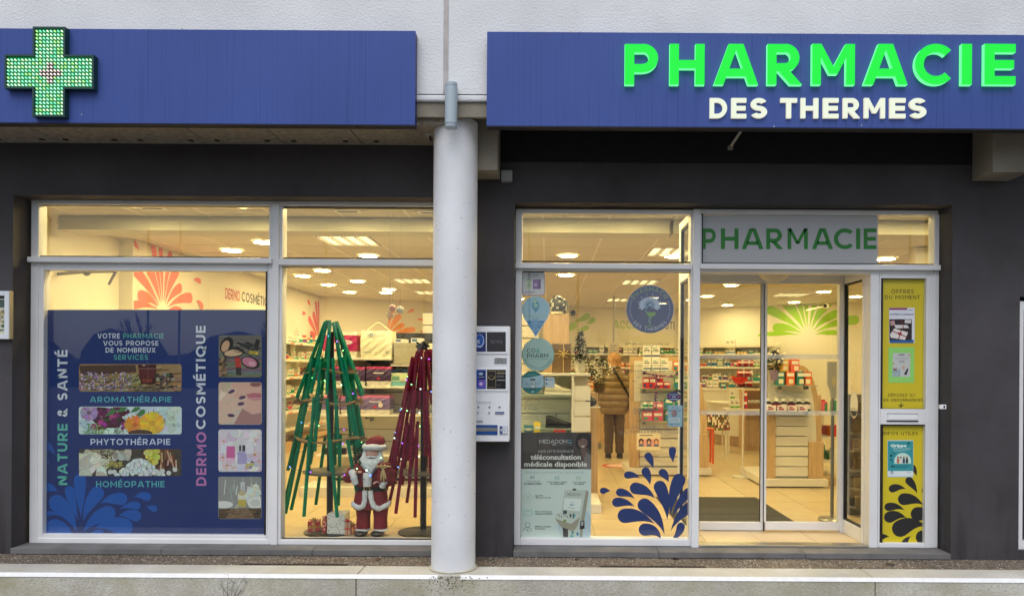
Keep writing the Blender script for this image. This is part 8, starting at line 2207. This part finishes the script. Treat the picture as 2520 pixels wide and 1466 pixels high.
A = Art(YV - .0065, lambda a, b: at(*c7(a, b), YV - .0065))
A.rect(278, 1060, 380, 1084, (40, 60, 112)); A.rect(284, 1072, 376, 1077, (180, 190, 210))
A.build('return_label', M_gloss, t)
A = Art(YV - .0065, lambda a, b: at(*c7(a, b), YV - .0065))
A.rect(-100, 948, 232, 953, (130, 134, 146))
A.build('label_line', M_gloss, t)
A = Art(YV - .0065, lambda a, b: at(*c7(a, b), YV - .0065))
A.rect(60, 1160, 132, 1166, (90, 96, 106))
A.build('label_line', M_gloss, t)
A = Art(YV - .0065, lambda a, b: at(*c7(a, b), YV - .0065))
A.rect(60, 1174, 134, 1180, (90, 96, 106))
A.build('label_line', M_gloss, t)
A = Art(YV - .0065, lambda a, b: at(*c7(a, b), YV - .0065))
A.rect(328, 1224, 420, 1318, (120, 136, 166), r=8); A.rect(362, 1228, 416, 1314, (222, 226, 234)); A.rect(331, 1228, 362, 1314, (40, 62, 120)); A.poly([(350, 1236), (336, 1276), (346, 1274), (340, 1306), (356, 1262), (347, 1264)], (226, 230, 240))
for k in range(6): A.rect(368, 1240 + k * 12, 408 - (k % 3) * 6, 1244 + k * 12, (110, 120, 140))
A.build('warning_label', M_gloss, t)
# framed notice at the left edge
t = thing('framed_notice', 'white framed landscape notice on the dark wall at the far left', 'notice', (-4.2, -.2, 1.5))
x1, zt = at(22, 716, -.235); zb = at(22, 834, -.235)[1]; x0 = x1 - .5; fw = .034
M_fr = mat('notice_frame', (.72, .76, .82), .3)
mb = MB(); mb.box(x0, -.235, zb, x0 + fw, -.201, zt); mb.box(x1 - fw, -.235, zb, x1, -.201, zt); mb.box(x0 + fw + .0003, -.235, zt - fw, x1 - fw - .0003, -.201, zt); mb.box(x0 + fw + .0003, -.235, zb, x1 - fw - .0003, -.201, zb + fw); mb.build('frame', M_fr, t, bevel=.002)
mb = MB(); mb.box(x1 + .0002, -.233, zb, x1 + .008, -.2015, zt + .002); mb.build('gilt_side', mat('gilt_edge', (.5, .42, .25), .35, .4), t)
A = Art(-.206, lambda a, b: (x0 + fw + (x1 - x0 - 2 * fw) * a, zt - fw - (zt - zb - 2 * fw) * b))
A.rect(0, 0, 1, 1, (200, 196, 176)); A.rect(0, .0, 1, .06, (30, 34, 40)); A.rect(0, .1, 1, .3, (70, 90, 86))
for k in range(70): A.k += 0; A.ell(rp.random(), rp.uniform(.3, .95), rp.uniform(.02, .06), rp.uniform(.02, .05), jit(rp.choice([(90, 110, 80), (180, 170, 130), (120, 120, 96), (60, 84, 78)]), 12), n=8)
A.build('landscape_print', M_print, t); mb = MB(); mb.box(x0 + fw + .0003, -.2056, zb + fw + .0003, x1 - fw - .0003, -.2012, zt - fw - .0003); mb.build('backing', M_fr, t)
# small contact box
t = thing('contact_box', 'small white contact box on the jamb right of the yellow panel', 'contact box', (3.0, -.2, 1.05))
X0, Z0, X1, Z1 = rectw(2311, 995, 2327, 1006, -.21); mb = MB(); mb.box(X0, -.222, Z0, X1, -.2005, Z1); mb.build('cover', M_enam, t, bevel=.003); mb = MB(); mb.box(X0 + .026, -.2235, Z0 + .008, X0 + .038, -.2222, Z1 - .008); mb.build('dark_button', M_gasket, t)
# grey leaflet rack seen through the right return
t = thing('leaflet_rack', 'grey leaflet rack with dark tiers seen through the slim return pane', 'rack', (2.75, .95, 0))
mb = MB(); mb.box(2.80, 1.15, .0, 3.13, 1.19, 1.12); mb.build('rack_back', M_gm, t)
for k in range(6):
    z = .08 + k * .17; mb = MB(); mb.box(2.80, 1.02 + k * .015, z, 3.13, 1.149, z + .012); mb.build('tier', M_gm, t)
    mb = MB(); mb.box(2.81, 1.03 + k * .015, z + .0125, 3.12, 1.04 + k * .015, z + .12, lin(R.choice([(60, 58, 56), (120, 110, 96), (90, 84, 76)]))); mb.build('leaflet_stack', M_pack, t)
A = WArt((2.4678, .13), (0, 1), (-1, 0)) ; A.ell(.14, -1.07, .075, .11, (216, 208, 180)); A.ell(.14, -1.07, .066, .10, (238, 228, 196)); A.poly([(.078, -1.02), (.202, -1.02), (.18, -.985), (.14, -.972), (.10, -.985)], (40, 40, 44)); A.text('LAPSA', .09, -1.045, .19, -1.025, (60, 56, 50), w=.14)
tag(A.build('oval_sticker', M_print), 'cream oval sticker on the slim return pane right of the doors', 'sticker')
# uplight and litter on the pavement
t = thing('ground_light', 'round steel ground light at the foot of the dark pier', 'ground light', (*atz(1240, 1364, ZP), ZP))
q = atz(1240, 1366, ZP); mb = MB(); mb.lathe([(.055, 0), (.055, .006), (.045, .010)], (q[0], q[1] , ZP + .001), 24); mb.build('rim', M_steel, t, smooth=True); mb = MB(); mb.lathe([(.042, .0), (.042, .0105)], (q[0], q[1], ZP + .001), 20); mb.build('lens', mat('ground_lens', (.3, .33, .4), .1), t)
M_dead = printed('dead_leaf', .9)
for px_, py_ in ((1222, 1362), (1232, 1366), (690, 1362), (735, 1361), (520, 1366), (930, 1378), (300, 1370), (1585, 1362), (1600, 1364), (1760, 1352), (1870, 1375), (2050, 1372), (2190, 1390), (1420, 1378), (860, 1364), (1662, 1376)):
    x, y = atz(px_, py_, ZP); a = R.uniform(0, 6.28); L = R.uniform(.02, .04); c = R.choice([(70, 48, 34), (48, 34, 28), (90, 66, 44), (36, 28, 24)])
    ca, sa = math.cos(a), math.sin(a); pts = [(-1, 0, 0), (-.4, .4, .3), (.3, .35, .25), (1, 0, .1), (.3, -.4, .35), (-.4, -.35, .15), (0, 0, .05)]
    mb = MB(); mb.add([(x + L * (p * ca - q * sa), y + L * (p * sa + q * ca), ZP + .006 + L * h * .6) for p, q, h in pts], [(0, 1, 6), (1, 2, 6), (2, 3, 6), (3, 4, 6), (4, 5, 6), (5, 0, 6)], lin(c))
    tag(mb.build('dead_leaf', M_dead), 'curled brown dead leaf lying on the gravel pavement', 'leaf', 'dead leaves on the pavement')
t = thing('dry_weed', 'dry leafless weed growing at the kerb below the blue film', 'weed', (*atz(560, 1440, -.2)[:1], YE - .03, -.26))
xw = at(562, 1440, YE - .02)[0]
mb = MB(); cw = lin((70, 62, 52))
for k in range(9):
    b = Vector((xw + R.uniform(-.02, .05), YE - .025, -.255)); h = R.uniform(.12, .23); l = R.uniform(-.10, .10); mid = b + Vector((l * .4, -.01, h * .55)); top = b + Vector((l, -.015 + R.uniform(-.01, .03), h))
    mb.tube([b, mid, top], [.0016, .0012, .0006], 5, cw)
    for q in range(3):
        s0 = mid.lerp(top, R.random()); mb.tube([s0, s0 + Vector((R.uniform(-.04, .04), R.uniform(-.01, .01), R.uniform(.0, .04)))], [.0009, .0004], 4, cw)
mb.build('stalks', M_dead, t)['kind'] = 'stuff'
# moss and dirt where the kerb meets the column
mb = MB()
for k in range(170):
    x = R.gauss(at(1105, 1420, YE)[0], .10); z = ZP - abs(R.gauss(0, .05)); r = R.uniform(.002, .006)
    mb.ball((x, YE - .0125, z), r, .0015, r * .8, 5, 3, R.choice([(.14, .14, .07), (.20, .19, .11), (.09, .09, .05)]))
stuff(mb.build('kerb_moss', M_dead))

# ------------------------------------------------------------------ what stands behind the photographer: a far hedge, bare trees, masts (seen in the glass)
rt_ = random.Random(5)
mb = MB(); x = -45.0
while x < 45:
    w = rt_.uniform(1.5, 4); h = rt_.uniform(1.6, 3.4); mb.ball((x, -46 + rt_.uniform(-1, 1), h * .3 - .3), w, 1.4, h, 9, 6, (.02, .025, .015)); x += w * .8
def twig(p, d, L, r, n):
    e = p + d * L; mb.tube([p, e], [r, r * .62], 5, (.025, .02, .016), caps=False)
    if n == 0: return
    for k in range(3 if n > 1 else 4):
        v = (d + Vector((rt_.uniform(-.8, .8), rt_.uniform(-.5, .5), rt_.uniform(-.15, .6)))).normalized(); twig(p + d * L * rt_.uniform(.55, 1), v, L * rt_.uniform(.55, .78), r * .6, n - 1)
for xx in (-24, -17.5, -14, -9, -3, 4, 9.5, 15, 22): twig(Vector((xx, -40 + rt_.uniform(-4, 4), -.3)), Vector((0, 0, 1)), rt_.uniform(1.6, 2.4), .13, 4)
for xx in (-21, -19.4, -12.5, -11.7, -6.5, -5.2, -1, 1.5, 6.8, 12.6, 13.8, 19): mb.tube([(xx, -32, -.3), (xx + rt_.uniform(-.1, .1), -32, rt_.uniform(7, 10))], .06, 5, (.3, .3, .3))
stuff(mb.build('far_treeline', M_dead))
